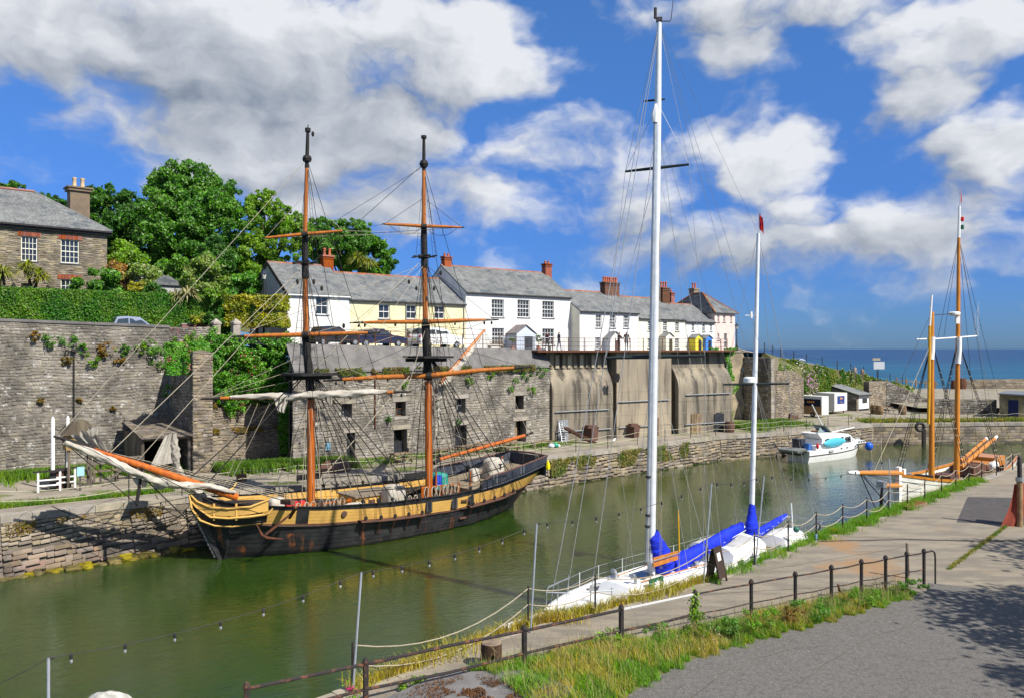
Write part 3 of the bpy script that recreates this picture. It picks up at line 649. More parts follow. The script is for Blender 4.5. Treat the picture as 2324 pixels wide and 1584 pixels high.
def slates(parent, o, u, dn, L, S, nrm, clip=None, row=.21, wd=.30, mat=None):
    """slate courses on a slope: o at the eave left, u along, dn unit vector up the slope"""
    vs = []; qs = []; k = 0; rows = int(S/row); t = .018
    for r in range(rows):
        z = r*row; x = -wd*(.5 if r % 2 else 0)-R.random()*.02
        while x < L:
            w = wd*R.uniform(.85, 1.15); a, c = max(x, 0)+.006, min(x+w, L)-.006; x += w
            if c-a < .05: continue
            if clip and not (clip[0](z) <= (a+c)/2 <= clip[1](z)): continue
            j = R.uniform(0, .008); e = min(row*1.35, S-z)
            p = [o+u*a+dn*(z-j)+nrm*(t+.028), o+u*c+dn*(z-j)+nrm*(t+.028), o+u*c+dn*(z+e)+nrm*t*.4, o+u*a+dn*(z+e)+nrm*t*.4, o+u*a+dn*(z-j)+nrm*.004, o+u*c+dn*(z-j)+nrm*.004]
            vs += [tuple(q) for q in p]; qs += [(k, k+1, k+2, k+3), (k+4, k+5, k+1, k)]; k += 6
    return tag(npmesh('slates', np.array(vs), [np.array(qs)], mat or m_slate, parent), kind='stuff')
def chimney(parent, c, w, d, h, mat, pots, u, ph=.55, bricky=True, roofpart=None):
    b = MB(); c = V(c); b.box(c+K*h/2, w, d, h, u); b.box(c+K*(h-.28), w+.10, d+.10, .09, u); b.box(c+K*(h-.06), w+.16, d+.16, .13, u); ch = b.build('chimney', mat, roofpart or parent)
    for i in range(pots):
        x = (i-(pots-1)/2)*(w/max(pots, 1)); p = c+V(u)*x+K*h; m = MB(); m.lathe(p, [(.13, 0), (.12, .05), (.105, ph*.75), (.135, ph*.8), (.135, ph*.92), (.11, ph)], 8); m.build('chimney_pot', m_pot, ch, True)
    return ch
def HS(px, fo=0.): bse = H0+NH*fo; k = (px-CX)/F; return (k*bse.y-bse.x)/(UH.x-k*UH.y)
def HP(s, fo=0., bk=0.): return H0+NH*(fo-bk)+UH*s
def cottage(name, label, px0, px1, ev, rg, wm, wins, fo=0., dp=7.5, zb=9.9, gab=None, verge=.05, gut=None, ridge=True, ovh=.18, s01=None):
    """ev = (px, py) seen on the eave, rg = (px, py) seen on the ridge; wins = px0,px1,py0,py1,cols,rows"""
    s0, s1 = s01 or (HS(px0, fo), HS(px1, fo)); L = s1-s0; P = HP(s0, fo)
    Pe = HP(HS(ev[0], fo), fo); ze = CZ+(CY-ev[1])/F*Pe.y
    rb = fo-dp/2; Pr = HP(HS(rg[0], rb), rb); zr = CZ+(CY-rg[1])/F*Pr.y
    t = thing(name, label, 'house', V((P.x, P.y, zb)))
    holes = []
    for w in wins:
        a, c = HS(w[0], fo)-s0, HS(w[1], fo)-s0; Y = HP(s0+(a+c)/2, fo).y
        holes.append((a, c, CZ+(CY-w[3])/F*Y-zb, CZ+(CY-w[2])/F*Y-zb))
    o = V((P.x, P.y, zb)); b = MB(); wall_holes(b, o, UH, NH, L, ze-zb, holes, .2); b.build('wall', wm, t)
    b = MB(); gm = gab or wm; bkp = o-NH*dp
    for q in (o, o+UH*L): b.add([q, q-NH*dp, q-NH*dp+K*(ze-zb), q-NH*dp/2+K*(zr-zb), q+K*(ze-zb)], [(0, 1, 2, 3, 4)])
    b.quad(bkp, bkp+UH*L, bkp+UH*L+K*(ze-zb), bkp+K*(ze-zb)); b.build('gable_wall', gm, t)
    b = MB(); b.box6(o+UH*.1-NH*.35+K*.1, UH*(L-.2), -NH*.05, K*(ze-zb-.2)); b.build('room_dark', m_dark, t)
    # roof
    e0 = o+K*(ze-zb)-UH*verge; r0 = o-NH*dp/2+K*(zr-zb)-UH*verge; dn = (r0-e0).normalized(); e0 = e0-dn*ovh; LL = L+2*verge; S = (r0-e0).length; nr = UH.cross(dn).normalized()
    b = MB(); b.box6(e0, UH*LL, dn*S, nr*.06)
    e1 = o-NH*dp+K*(ze-zb)-UH*verge; d2 = (r0-e1).normalized(); b.box6(e1-d2*ovh, UH*LL, d2*(S), d2.cross(UH).normalized()*.06); rf = b.build('roof', m_slate, t)
    slates(rf, e0+nr*.06, UH, dn, LL, S-.05, nr)
    if ridge:
        x = 0
        while x < LL:
            l = min(.46, LL-x); m = MB(); q = r0+UH*(x+.008)+nr*.0+K*.05; l2 = UH*(l-.016)
            pr = [q-dn*.17-K*.0+K*.05, q+K*.15, q+NH*-.17+K*.0]
            m.add([q-dn*.18+K*.03, q+K*.10, q-NH*.16-K*.09, q-dn*.18+K*.03+l2, q+K*.10+l2, q-NH*.16-K*.09+l2], [(0, 3, 4, 1), (1, 4, 5, 2), (0, 1, 2), (5, 4, 3)]); m.build('ridge_tile', m_ridge, rf); x += l
    b = MB(); gp = o+K*(ze-zb-.12)+NH*(ovh*.6+.08); b.tube([gp, gp+UH*L], .06, 6); b.build('gutter', gut or m_black, t)
    b = MB(); b.box6(o+K*(ze-zb-.2)+NH*.012, UH*L, NH*.03, K*.14); b.build('fascia', m_white, t)
    for h, w in zip(holes, wins):
        if w[4] == 0:   # door
            b = MB(); b.box6(o+UH*h[0]+K*h[2]-NH*.12, UH*(h[1]-h[0]), -NH*.05, K*(h[3]-h[2])); b.build('door', w[5], t)
        else: sash(t, o+UH*h[0]+K*h[2], UH, NH, h[1]-h[0], h[3]-h[2], w[4], w[5], sill=True)
    return t, rf, o, L, ze, zr, s0
# 1 gabled white cottage
t, rf, o, L, ze, zr, s0 = cottage('white_cottage', 'white gable ended cottage at the left end of the terrace, behind the foremast', 652, 794, (652, 666), (600, 596), m_wr,
    [(717, 745, 674, 714.5, 2, 2), (721, 748, 748, 790, 2, 2)], gab=m_gr, gut=m_white, dp=8.2)  # gable colour carries the shade of its unlit side
chimney(t, V((*(HP(HS(742, -4.1), -4.1)).xy, zr-.8)), .95, .62, 1.75, m_brick, 2, UH, .62, roofpart=rf)
bgo = o+UH*.0; b = MB()
for sg in (0, 1):
    a = o+K*(ze-o.z)-NH*(8.2 if sg else 0); c = o-NH*4.1+K*(zr-o.z); b.beam(a-UH*.08, c-UH*.08, .05, .28, up=(0, 0, 1))
b.build('barge_board', m_bark, t)
# 2 yellow cottage
t2, rf2, o2, L2, ze2, zr2, _ = cottage('yellow_cottage', 'pale yellow cottage with patchy slate roof behind the parked cars', 794, 1056.5, (794, 679.5), (764, 620), m_yr,
    [(859.5, 884.5, 691.6, 723.6, 2, 2), (921.5, 945, 693, 724, 2, 2), (986, 1008.6, 695, 724, 2, 2), (859, 882, 750, 782, 2, 2), (1000, 1020, 752, 784, 2, 2), (931, 944, 748, 795, 0, m_white)], dp=8.2, s01=None)
sx_ = HS(928)-HS(794); b = MB(); q = o2+UH*sx_+NH*.0; zz = CZ+(CY-746)/F*66-o2.z
b.box6(q+K*zz-UH*.2, UH*1.5, NH*1.0-K*.45, K*.07); b.build('door_canopy', m_slate, t2)
for px in (921, 1052): b = MB(); q = HP(HS(px)); b.tube([V((q.x, q.y, 10.2))+NH*.08, V((q.x, q.y, ze2-.2))+NH*.08], .045, 6); b.build('drain_pipe', m_gframe, t2)
# 3 large white house
t3, rf3, o3, L3, ze3, zr3, s3 = cottage('white_house', 'large plain white house with five sash windows and a slated porch', 1057, 1296, (1057, 662.5), (1029, 605.5), m_wr,
    [(1116, 1143.6, 680, 720, 4, 4), (1174.6, 1202, 681, 720.6, 4, 4), (1231, 1257.4, 684, 722, 4, 4), (1117, 1144, 744.7, 783, 4, 4), (1231, 1258, 746, 783, 4, 4)], dp=8.2)
chimney(t3, V((*(HP(HS(1241, -3.9), -3.9)).xy, zr3-1.2)), .85, .62, 2.2, m_brick, 2, UH, .3, roofpart=rf3)
chimney(t3, V((*(HP(s3+.6, -4.1)).xy, zr3-.6)), .8, .62, 1.5, m_brick, 2, UH, .3, roofpart=rf3)
def porch(parent, px0, px1, ptop, peave, mat, roofm, out=1.5, fo=0., door=None, pane=True):
    a, c = HS(px0, fo+out), HS(px1, fo+out); P = HP(a, fo+out); w = c-a; zt = CZ+(CY-ptop)/F*P.y; z1 = CZ+(CY-peave)/F*P.y; o = V((P.x, P.y, 10.0))
    b = MB(); b.add([o, o+UH*w, o+UH*w+K*(z1-10), o+UH*w/2+K*(zt-10), o+K*(z1-10)], [(0, 1, 2, 3, 4)])
    for q in (o, o+UH*w): b.quad(q, q-NH*out, q-NH*out+K*(z1-10), q+K*(z1-10))
    pc = b.build('porch', mat, parent); zz = 0
    while zz < z1-10-.1:
        ubox('board', pc, o+K*zz+NH*.005, UH*w, NH*.02, K*.2, mat); zz += .215
    b = MB()
    for sgn in (0, 1):
        e = o+K*(z1-10-.05)+(UH*(w+.12) if sgn else -UH*.12); r = o+UH*w/2+K*(zt-10); b.box6(e+NH*.12, r-e, -NH*(out+.12), K*.07)
    b.build('porch_roof', roofm, pc)
    b = MB(); b.box6(o+UH*w*.42+NH*.03, UH*w*.42, NH*.03, K*(z1-10)*.86); dr = b.build('door', door or m_glass, pc)
    return pc
porch(t3, 1172, 1215, 738, 757, M('pale_blue_boards', (.55, .60, .68), (.5, .55, .62), 2, .6), M('lead_slate', (.20, .17, .165), (.15, .13, .13), 2, .7))
for px in (1163, 1222):
    q = HP(HS(px, 1.2), 1.2); bt_ = thing('topiary_ball', 'clipped bay ball in a pot left of the porch door' if px < 1200 else 'clipped bay ball in a pot right of the porch door', 'plant', V((q.x, q.y, 10.25)), 'topiary balls at the white house')
    m = MB(); m.lathe((q.x, q.y, 10.25), [(.14, 0), (.2, .35), (.18, .36)], 8); m.build('pot', m_pot, bt_); m = MB(); m.tube([(q.x, q.y, 10.55), (q.x, q.y, 11.2)], .025, 5); m.build('stem', m_bark, bt_)
    P, Nn = clumps([((q.x, q.y, 11.4), .32, .32, .32)], 10, (.3, .5), 700); leaves('crown', P, Nn, .09, m_leafd, bt_)
for px in (1128, 1237):
    q = HP(HS(px, .7), .7); bn = thing('garden_bench', 'slatted bench under the %s ground floor window of the white house' % ('left' if px < 1200 else 'right'), 'bench', V((q.x, q.y, 10.25)), 'benches at the white house')
    for zz in (.42, .6, .75): ubox('slat', bn, V((q.x, q.y, 10.25+zz))-UH*.8, UH*1.6, -NH*(.4 if zz < .5 else .03), K*.06, m_wood)
    for e in (-.75, .7): ubox('leg', bn, V((q.x, q.y, 10.25))+UH*e, UH*.06, -NH*.4, K*.42, m_wood)
# 4 low white cottage standing forward
t4, rf4, o4, L4, ze4, zr4, s4 = cottage('small_white_cottage', 'small white cottage standing forward, with narrow sashes and a wide chimney stack', 1315.6, 1449, (1316, 705.5), (1277, 660), m_wr,
    [(1352, 1365, 714.6, 744, 3, 4), (1384, 1397, 715, 744.3, 3, 4), (1415, 1427, 715.3, 744.7, 3, 4), (1351, 1362, 765.6, 792, 3, 4)], fo=1.3, dp=7.5, gab=m_cr)
chimney(t4, V((*(HP(HS(1384, -2.2), -2.2)).xy, zr4-1.4)), 2.2, .75, 2.55, m_brickd, 7, UH, .6, roofpart=rf4)
porch(t4, 1384, 1411, 753, 768, m_wr, m_slate, .9, 1.3, M('brown_door', (.10, .06, .05)))
# 5 cream cottage, 6 white cottage
t5, rf5, o5, L5, ze5, zr5, _ = cottage('cream_cottage', 'cream cottage with climbing plant, partly hidden by the yacht mast', 1449.5, 1555, (1450, 722), (1405, 674), m_cr,
    [(1470, 1477, 729, 751, 2, 4), (1505, 1514, 729, 751, 2, 4), (1532.6, 1541, 730, 752, 2, 4), (1532, 1541, 768, 791, 2, 4), (1470, 1477, 768, 790, 2, 4)], dp=7)
chimney(t5, V((*(HP(HS(1506, -3), -3)).xy, zr5-1.2)), 1.25, .8, 2.5, m_brickd, 3, UH, .7, roofpart=rf5)
chimney(t5, V((*(HP(HS(1523, -4.2), -4.2)).xy, zr5-1.2)), .6, .6, 2.1, m_brick, 1, UH, .4, roofpart=rf5)
porch(t5, 1511, 1528, 755, 764, m_cr, m_slate, .9, 0, M('green_door', (.06, .08, .05)))
t6, rf6, o6, L6, ze6, zr6, _ = cottage('end_white_cottage', 'plain white cottage with a yellow porch and a blue porch', 1555.5, 1622, (1556, 729.5), (1510, 690), m_wr,
    [(1570, 1575.5, 731, 752, 2, 2), (1594, 1599.5, 732.5, 752.5, 2, 2), (1611, 1616, 733, 752.5, 2, 2)], dp=7)
porch(t6, 1578, 1594, 759, 767, M('yellow_boards', (.75, .62, .06)), m_slate, 1.0); porch(t6, 1601, 1616, 761, 768, M('blue_boards', (.06, .22, .62)), m_slate, 1.0)
# 7 pink hip-roofed house at the seaward end
s0, s1 = HS(1622), HS(1668); Lp = s1-s0; P = HP(s0); t7 = thing('pink_house', 'pale pink house with hipped slate roof at the seaward end', 'house', V((P.x, P.y, 9.9))); o = V((P.x, P.y, 9.9)); zp = CZ+(CY-711)/F*P.y; Hh = zp-9.9; dp = 8.
holes = []; wn = [(1628, 1632.5, 715, 731), (1641, 1646, 715, 731), (1657, 1661, 716, 731), (1628, 1632.5, 757, 772), (1643, 1650, 757, 790)]
for w in wn:
    a, c = HS(w[0])-s0, HS(w[1])-s0; Y = HP(s0+(a+c)/2).y; holes.append((a, c, CZ+(CY-w[3])/F*Y-9.9, CZ+(CY-w[2])/F*Y-9.9))
b = MB(); wall_holes(b, o, UH, NH, Lp, Hh, holes, .18)
for q, fl in ((o, 1), (o+UH*Lp, 0)): b.quad(q, q-NH*dp, q-NH*dp+K*Hh, q+K*Hh)
b.quad(o-NH*dp, o-NH*dp+UH*Lp, o-NH*dp+UH*Lp+K*Hh, o-NH*dp+K*Hh); b.build('wall', m_pr, t7)
for h in holes: sash(t7, o+UH*h[0]+K*h[2], UH, NH, h[1]-h[0], h[3]-h[2], 2, 2)
a = o+K*Hh+NH*.3-UH*.3; c = a+UH*(Lp+.6); d_ = c-NH*(dp+.6); e = a-NH*(dp+.6); zr = 2.6; r1 = o+UH*Lp/2-NH*dp*.42+K*(Hh+zr); r2 = o+UH*Lp/2-NH*dp*.60+K*(Hh+zr)
b = MB(); b.add([a, c, d_, e, r1, r2], [(0, 1, 4), (1, 2, 5, 4), (2, 3, 5), (3, 0, 4, 5), (3, 2, 1, 0)]); rf7 = b.build('roof', m_slate, t7)
for base, l, rr_, tri in ((a, (c-a).length, r1, True),):
    u_ = (c-a).normalized(); ap = (r1-a); dnv = (ap-u_*ap.dot(u_)); S = dnv.length; dnv.normalize(); xc = ap.dot(u_); slates(rf7, a+K*.02, u_, dnv, l, S, u_.cross(dnv).normalized(), clip=(lambda z, S=S, xc=xc: xc*z/S, lambda z, S=S, xc=xc, l=l: l-(l-xc)*z/S))
u_ = (a-e).normalized(); ap = (r2-e); dnv = (ap-u_*ap.dot(u_)); S = dnv.length; dnv.normalize(); x2 = ap.dot(u_); x1 = (r1-e).dot(u_); l = (a-e).length
slates(rf7, e+K*.02, u_, dnv, l, S, u_.cross(dnv).normalized(), clip=(lambda z: x2*z/S, lambda z: l-(l-x1)*z/S))
b = MB(); b.tube([a+K*.05, r1+K*.08], .10, 6); b.tube([c+K*.05, r1+K*.08], .10, 6); b.tube([r1+K*.08, r2+K*.08], .10, 6); b.tube([e+K*.05, r2+K*.08], .10, 6); b.build('hip_tiles', m_ridge, rf7)
chimney(t7, V((*(HP(HS(1575, -5.5), -5.5)).xy, 13.0)), .95, .8, 5.0, m_stackr, 2, UH, .7)

# ================================================================ stone house at far left
m_hst = M('slate_rubble', (.30, .25, .165), (.17, .145, .105), 1.4, .9, .4, 30, isl=.35)
US = V((.755, .656, 0)).normalized(); NS = V((US.y, -US.x, 0)); SP = D(243, 527, 63.0); zb = 13.0; ze = SP.z
def SS(px): k = (px-CX)/F; return (k*SP.y-SP.x)/(US.x-k*US.y)
sA = SS(-140); Ls = -sA; o = V((*(SP+US*sA).xy, zb)); sh = thing('stone_house', 'brown stone house with brick arched windows and hipped slate roof', 'house', V((SP.x, SP.y, zb)))
wn = [(48, 85, 537.6, 593), (138, 179.5, 545, 598), (138, 179.5, 635, 690), (-90, -50, 531, 588)]
holes = []
for w in wn:
    a, c = SS(w[0])-sA, SS(w[1])-sA; Y = (SP+US*(sA+(a+c)/2)).y; holes.append((a, c, CZ+(CY-w[3])/F*Y-zb, CZ+(CY-w[2])/F*Y-zb))
dr = (SS(48)-sA, SS(74)-sA, 0.02, CZ+(CY-640)/F*58-zb)
b = MB(); wall_holes(b, o, US, NS, Ls, ze-zb, holes+[dr], .22); q = o+US*Ls; b.quad(q, q-NS*9, q-NS*9+K*(ze-zb), q+K*(ze-zb)); b.build('wall', m_mort2, sh)
arch = [(h[0]-.22, h[1]+.22, h[3], h[3]+.36) for h in holes[:3]]
stones(sh, o, US, NS, Ls, ze-zb, m_hst, (.09, .17), (.2, .6), holes=holes+[dr]+arch, keep=300, seed=31, proud=(.01, .035))
for h in holes: sash(sh, o+US*h[0]+K*h[2], US, NS, h[1]-h[0], h[3]-h[2], 4, 4, M('cream_paint', (.78, .76, .62)), sunk=.08)
for a in arch:
    nb_ = 15; w = (a[1]-a[0])/nb_
    for i in range(nb_): ubox('arch_brick', sh, o+US*(a[0]+w*i+.008)+K*(a[2]+.01)+NS*.0, US*(w-.016), NS*.05, K*(a[3]-a[2]-.02), m_brick)
b = MB(); b.box6(o+US*dr[0]+K*.02-NS*.12, US*(dr[1]-dr[0]), -NS*.05, K*(dr[3]-.02)); b.build('door', m_dark, sh)
for px in (30, 108): p = o+US*(SS(px)-sA)+NS*.15; b = MB(); z_ = CZ+(CY-645)/F*57-zb; b.lathe(p+K*(z_-.2), [(.03, -.1), (.12, 0), (.13, .3), (.02, .42)], 6); b.build('wall_lantern', m_black, sh)
e0 = o+K*(ze-zb)+NS*.3; e1 = e0+US*(Ls+.3); rt = o+US*(Ls-4.2)-NS*4.5+K*(ze-zb+3.25); rl = o-NS*4.5+K*(ze-zb+3.25); b = MB()
b.add([e0, e1, rt, rl, e1-NS*9.6, e0-NS*9.6], [(0, 1, 2, 3), (1, 4, 2), (4, 5, 3, 2), (5, 4, 1, 0)]); rfs = b.build('roof', m_slate, sh)
ap = rl-e0; dnv = ap.normalized(); S = ap.length; LS = (e1-e0).length; cut = (e1-e0).length-(rt-rl).length
slates(rfs, e0+K*.01, US, dnv, LS, S, US.cross(dnv).normalized(), clip=(lambda z: -1, lambda z: LS-cut*z/S), row=.2)
b = MB(); b.tube([rl+K*.05, rt+K*.05], .12, 6); b.build('ridge', m_ridge, rfs); b = MB(); b.tube([rt+K*.03, e1+K*.03], .09, 6); b.build('hip', m_slate, rfs)
b = MB(); b.box6(e0-K*.3-NS*.02, US*LS, -NS*.1, K*.28); b.box6(e0-K*.12+NS*.02, US*LS, NS*.12, K*.12); b.build('gutter', m_black, sh)
pc = D(178, 512, 66); b = MB(); b.box(pc+K*.6, 1.45, 1.1, 4.6, US); b.box(pc+K*2.85, 1.75, 1.4, .22, US); b.box(pc+K*3.02, 1.95, 1.6, .12, US); ch = b.build('chimney', M('brown_render_stack', (.21, .155, .10), (.15, .115, .08), 1.2, .9, .3, 20), rfs)
for i in (-1, 1): m = MB(); m.lathe(pc+US*i*.3+K*3.05, [(.18, 0), (.16, .1), (.15, .7), (.19, .75), (.19, .85)], 10); m.build('chimney_pot', M('cream_pot', (.62, .46, .28)), ch, True)

# ================================================================ terrace railing, barriers, lamps
tr = thing('terrace_railing', 'rusty post and rail fence along the terrace edge above the dock', 'railing', S0)
def TE(px):   # street edge seen at column px
    k = (px-CX)/F
    if px < 1236: a, u_, z0, z1, Lx = S0, UW, S0.z, S1.z, LW
    else: a, u_, z0, z1, Lx = C1+NB*.35, UB, 10.28, 10.28, LB
    s = (k*a.y-a.x)/(u_.x-k*u_.y); p = a+u_*s; return V((p.x, p.y, lerp(z0, z1, s/Lx)))
pp = [TE(px) for px in (700, 738, 776, 814, 852, 886, 924, 960, 1000, 1050, 1096, 1134, 1171.5, 1212, 1232)]+[TE(px) for px in (1254, 1290, 1326, 1362, 1397, 1430, 1460, 1503, 1523, 1563, 1587, 1636, 1650)]
for p in pp: b = MB(); b.beam(p-K*.1, p+K*1.12, .07, .07, up=(1, 0, 0)); b.build('post', m_rust, tr)
for zz in (.35, .72, 1.08):
    for i in range(0, len(pp)-1): b = MB(); b.tube([pp[i]+K*zz, pp[i+1]+K*zz], .018, 5, False); b.build('rail', m_rust, tr)
m_galv = M('galvanised_steel', (.48, .49, .50), (.40, .41, .42), 4, .4, metal=.7)
for i in range(6):
    px0 = 1098+i*48; p, q = TE(px0)-NW*.5, TE(px0+45)-NW*.5; p.z = q.z = 10.32; br = thing('crowd_barrier', '%s galvanised pedestrian barrier from the left, in front of the white houses' % ORD[i], 'barrier', p, 'pedestrian barriers on the terrace')
    b = MB(); b.tube([p, p+K*1.05, q+K*1.05, q, ], .022, 5); b.tube([p+K*.12, q+K*.12], .018, 5); b.build('frame', m_galv, br)
    b = MB()
    for j in range(1, 18): x = lerp(p, q, j/18); b.tube([x+K*.12, x+K*1.04], .008, 4, False)
    b.build('bars', m_galv, br)
def street_lamp(label, P, h):
    t = thing('street_lamp', label, 'street lamp', P, 'lantern lamps on the terrace'); P = V(P)
    b = MB(); b.lathe(P, [(.16, 0), (.16, .5), (.09, .65), (.06, 1.0), (.045, h*.7), (.04, h-.85)], 8); b.tube([P+K*(h-1.15)-UH*.35, P+K*(h-1.15)+UH*.35], .02, 5); b.build('post', m_black, t, True)
    b = MB(); z = h-.85; b.lathe(P+K*z, [(.05, 0), (.12, .06), (.13, .08)], 4); b.lathe(P+K*(z+.5), [(.27, 0), (.24, .05), (.12, .2), (.05, .24), (.03, .33)], 6); b.build('lantern_cap', M('dark_blue_paint', (.02, .03, .06)), t)
    b = MB()
    for k in range(4):
        a = k*math.pi/2+.5; b.beam(P+K*(z+.08)+V((math.cos(a)*.12, math.sin(a)*.12, 0)), P+K*(z+.5)+V((math.cos(a)*.23, math.sin(a)*.23, 0)), .018)
    b.build('lantern_frame', m_black, t); b = MB(); b.lathe(P+K*(z+.08), [(.10, 0), (.20, .42)], 4); b.build('glass', M('lantern_glass', (.55, .55, .5), None, 1, .1, spec=.6), t)
lp = D(599, 668, 60); street_lamp('black lantern lamp post beside the shaded gable of the white cottage', V((lp.x, lp.y, 11.0)), CZ+(CY-611)/F*60-11)
lp = D(1672, 790, 92); street_lamp('black lantern lamp post beside the pink house', V((lp.x, lp.y, 10.2)), CZ+(CY-733)/F*92-10.2)
# ================================================================ trees, shrubs, hedges, wall plants
def tree(label, base, blobs, mat, n, leaf, group='trees behind the terrace', per=85, name='tree', trunk_r=.35, cr=(.12, .25), limbs=True, mat2=None):
    """blobs: (px, py, Y, rx_px, rz_px[, ry_m])"""
    t = thing(name, label, 'tree', base, group); bl = []; base = V(base)
    for q in blobs:
        c = D(*q[:3]); rx, rz = q[3]*q[2]/F, q[4]*q[2]/F; bl.append((tuple(c), rx, q[5] if len(q) > 5 else rx*.85, rz))
    P, Nn = clumps(bl, per, cr, n); leaves('crown', P, Nn, leaf, mat, t, bias=.5)
    b = MB(); top = V(bl[0][0]); mid = lerp(base, top, .45)+V((.2, 0, 0)); b.tube([base, lerp(base, mid, .5), mid, top], [trunk_r, trunk_r*.8, trunk_r*.65, trunk_r*.2], 8)
    for c, rx, ry, rz in bl:
        for k in range(3): q = V(c)+V((NR.normal()*rx*.5, NR.normal()*ry*.4, NR.random()*rz*.5)); b.tube([mid, lerp(mid, q, .5)+V((0, 0, .3)), q], [trunk_r*.45, trunk_r*.28, trunk_r*.06], 6)
    b.build('trunk', m_bark, t, True); return t
def gbase(px, Y, z): return V(((px-CX)/F*Y, Y, z))
tree('tall dense sycamore rising above the other trees left of the foremast', gbase(430, 84, 13.5),
     [(425, 450, 82, 95, 75), (395, 520, 79, 85, 75), (490, 520, 80, 75, 85), (440, 600, 78, 110, 55), (375, 425, 83, 45, 35), (500, 455, 83, 50, 45)], m_leafm, 80000, .32)
tree('dark spreading sycamore just right of the stone house chimney', gbase(270, 88, 13.5),
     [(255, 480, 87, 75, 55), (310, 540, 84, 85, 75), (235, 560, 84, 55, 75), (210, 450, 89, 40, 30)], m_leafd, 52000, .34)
tree('light green feathery ash tree left of the foremast topsail yard', gbase(610, 86, 12.5),
     [(595, 500, 86, 55, 55), (640, 550, 84, 70, 70), (570, 590, 83, 65, 60), (600, 460, 87, 35, 30), (655, 500, 87, 30, 30)], m_leafl, 46000, .26, cr=(.09, .2))
tree('rounded green tree behind the gabled white cottage roof', gbase(790, 105, 12),
     [(770, 560, 104, 80, 50), (840, 590, 106, 65, 50), (720, 545, 103, 40, 50), (800, 530, 106, 50, 32)], m_leafm, 52000, .34)
tree('small distant tree top above the stone house roof', gbase(40, 110, 16), [(30, 445, 108, 60, 32), (100, 462, 110, 40, 22), (135, 480, 108, 30, 25)], m_leafd, 12000, .42)
tree('added dark leaf mass standing for the shade below the tall sycamore', gbase(500, 92, 12), [(480, 620, 92, 90, 60), (330, 620, 92, 90, 60), (570, 640, 92, 50, 40)], m_leafd, 20000, .5, cr=(.25, .4))  # dark leaves added where there is only shade under the crowns
def shrub(label, px, py, Y, rw, rh, mat, n, leaf, cat='shrub', name='shrub', group='garden shrubs above the hedge', per=16, cr=(.3, .5), zb=None, fl=None):
    c = D(px, py, Y); rx, rz = rw*Y/F, rh*Y/F; zb = zb if zb is not None else c.z-rz; t = thing(name, label, cat, V((c.x, c.y, zb)), group)
    P, Nn = clumps([(tuple(c), rx, rx*.8, rz)], per, cr, n); leaves('foliage', P, Nn, leaf, mat, t)
    if fl: P, Nn = clumps([(tuple(c), rx*1.04, rx*.84, rz*1.04)], per, cr, fl[1]); leaves('flowers', P, Nn, fl[2], fl[0], t)
    if name == 'verge_weed': return t
    b = MB()
    for k in range(4): q = c+V((NR.normal()*rx*.4, NR.normal()*rx*.3, 0)); b.tube([V((c.x, c.y, zb)), lerp(V((c.x, c.y, zb)), q, .6), q], [.06, .045, .015], 5)
    b.build('stems', m_bark, t); return t
m_wfl = M('white_flower', (.75, .74, .62), None, 1, .6, trans=.3); m_org = M('orange_blossom', (.45, .22, .06), (.30, .24, .05), 2, .6, isl=.3, trans=.3)
m_lite = M('leaf_variegated', (.32, .40, .10), (.17, .30, .04), 1.5, .5, isl=.35, trans=.35)
shrub('glossy dark rhododendron in front of the stone house', 226, 642, 58, 54, 28, m_leafm, 7000, .26)
shrub('bright green shrub beside the stone house corner', 285, 585, 66, 45, 32, m_leafl, 7000, .24)
shrub('orange tinged flowering shrub above the hedge', 280, 625, 63, 40, 28, m_org, 5000, .22)
shrub('pale flowering shrub between the rhododendron and the slate outhouse', 330, 630, 63, 36, 28, m_lite, 6000, .20, fl=(m_wfl, 500, .16))
shrub('low yellow shrub above the hedge', 318, 652, 60, 32, 12, m_leafy, 2500, .16)
shrub('dark low bush beside the yellow shrub', 350, 662, 60, 42, 16, m_leafd, 3500, .18)
shrub('tall pale variegated bush left of the clipped hedge end', 458, 630, 62, 48, 46, m_lite, 9000, .26, per=24, cr=(.2, .38))
shrub('dark upright shrub behind the variegated bush', 485, 590, 66, 45, 50, m_leafd, 7000, .22, per=24, cr=(.2, .4))
shrub('green laurel block left of the shaded gable', 552, 648, 66, 42, 26, m_leafi, 8000, .22)
shrub('lime green rounded bush above the hedge', 500, 668, 60, 36, 12, m_leafl, 3000, .16)
shrub('small yellow conifer by the gate piers', 452, 722, 57.5, 18, 14, m_leafy, 2200, .15)
shrub('dark box bush by the gate piers', 482, 728, 57.5, 22, 16, m_leafd, 2200, .15)
gb = thing('golden_bush', 'big clipped golden variegated bush beside the shaded gable', 'bush', D(584, 745, 59))
c = D(583, 708, 59.5); pts = []; 
n_ = 36000; q = NR.random((n_, 3))*2-1; q = np.sign(q)*np.abs(q)**.5*(.92+.1*NR.random((n_, 1))); q[:, 2] *= 1; lump = .1*np.sin(q[:, :1]*5+2)+.07*np.sin(q[:, 2:]*7)
P = np.array(c)+q*np.array((2.05, 1.3, 1.18))*(1+lump*.6); leaves('foliage', P, q/np.linalg.norm(q, axis=1)[:, None], .17, m_leafy, gb)
b = MB(); b.ball(c, 1.3, .8, .7); b.build('core', m_leafd, gb, True); b = MB(); b.tube([c-K*2.2, c], .12, 6); b.build('stem', m_bark, gb)
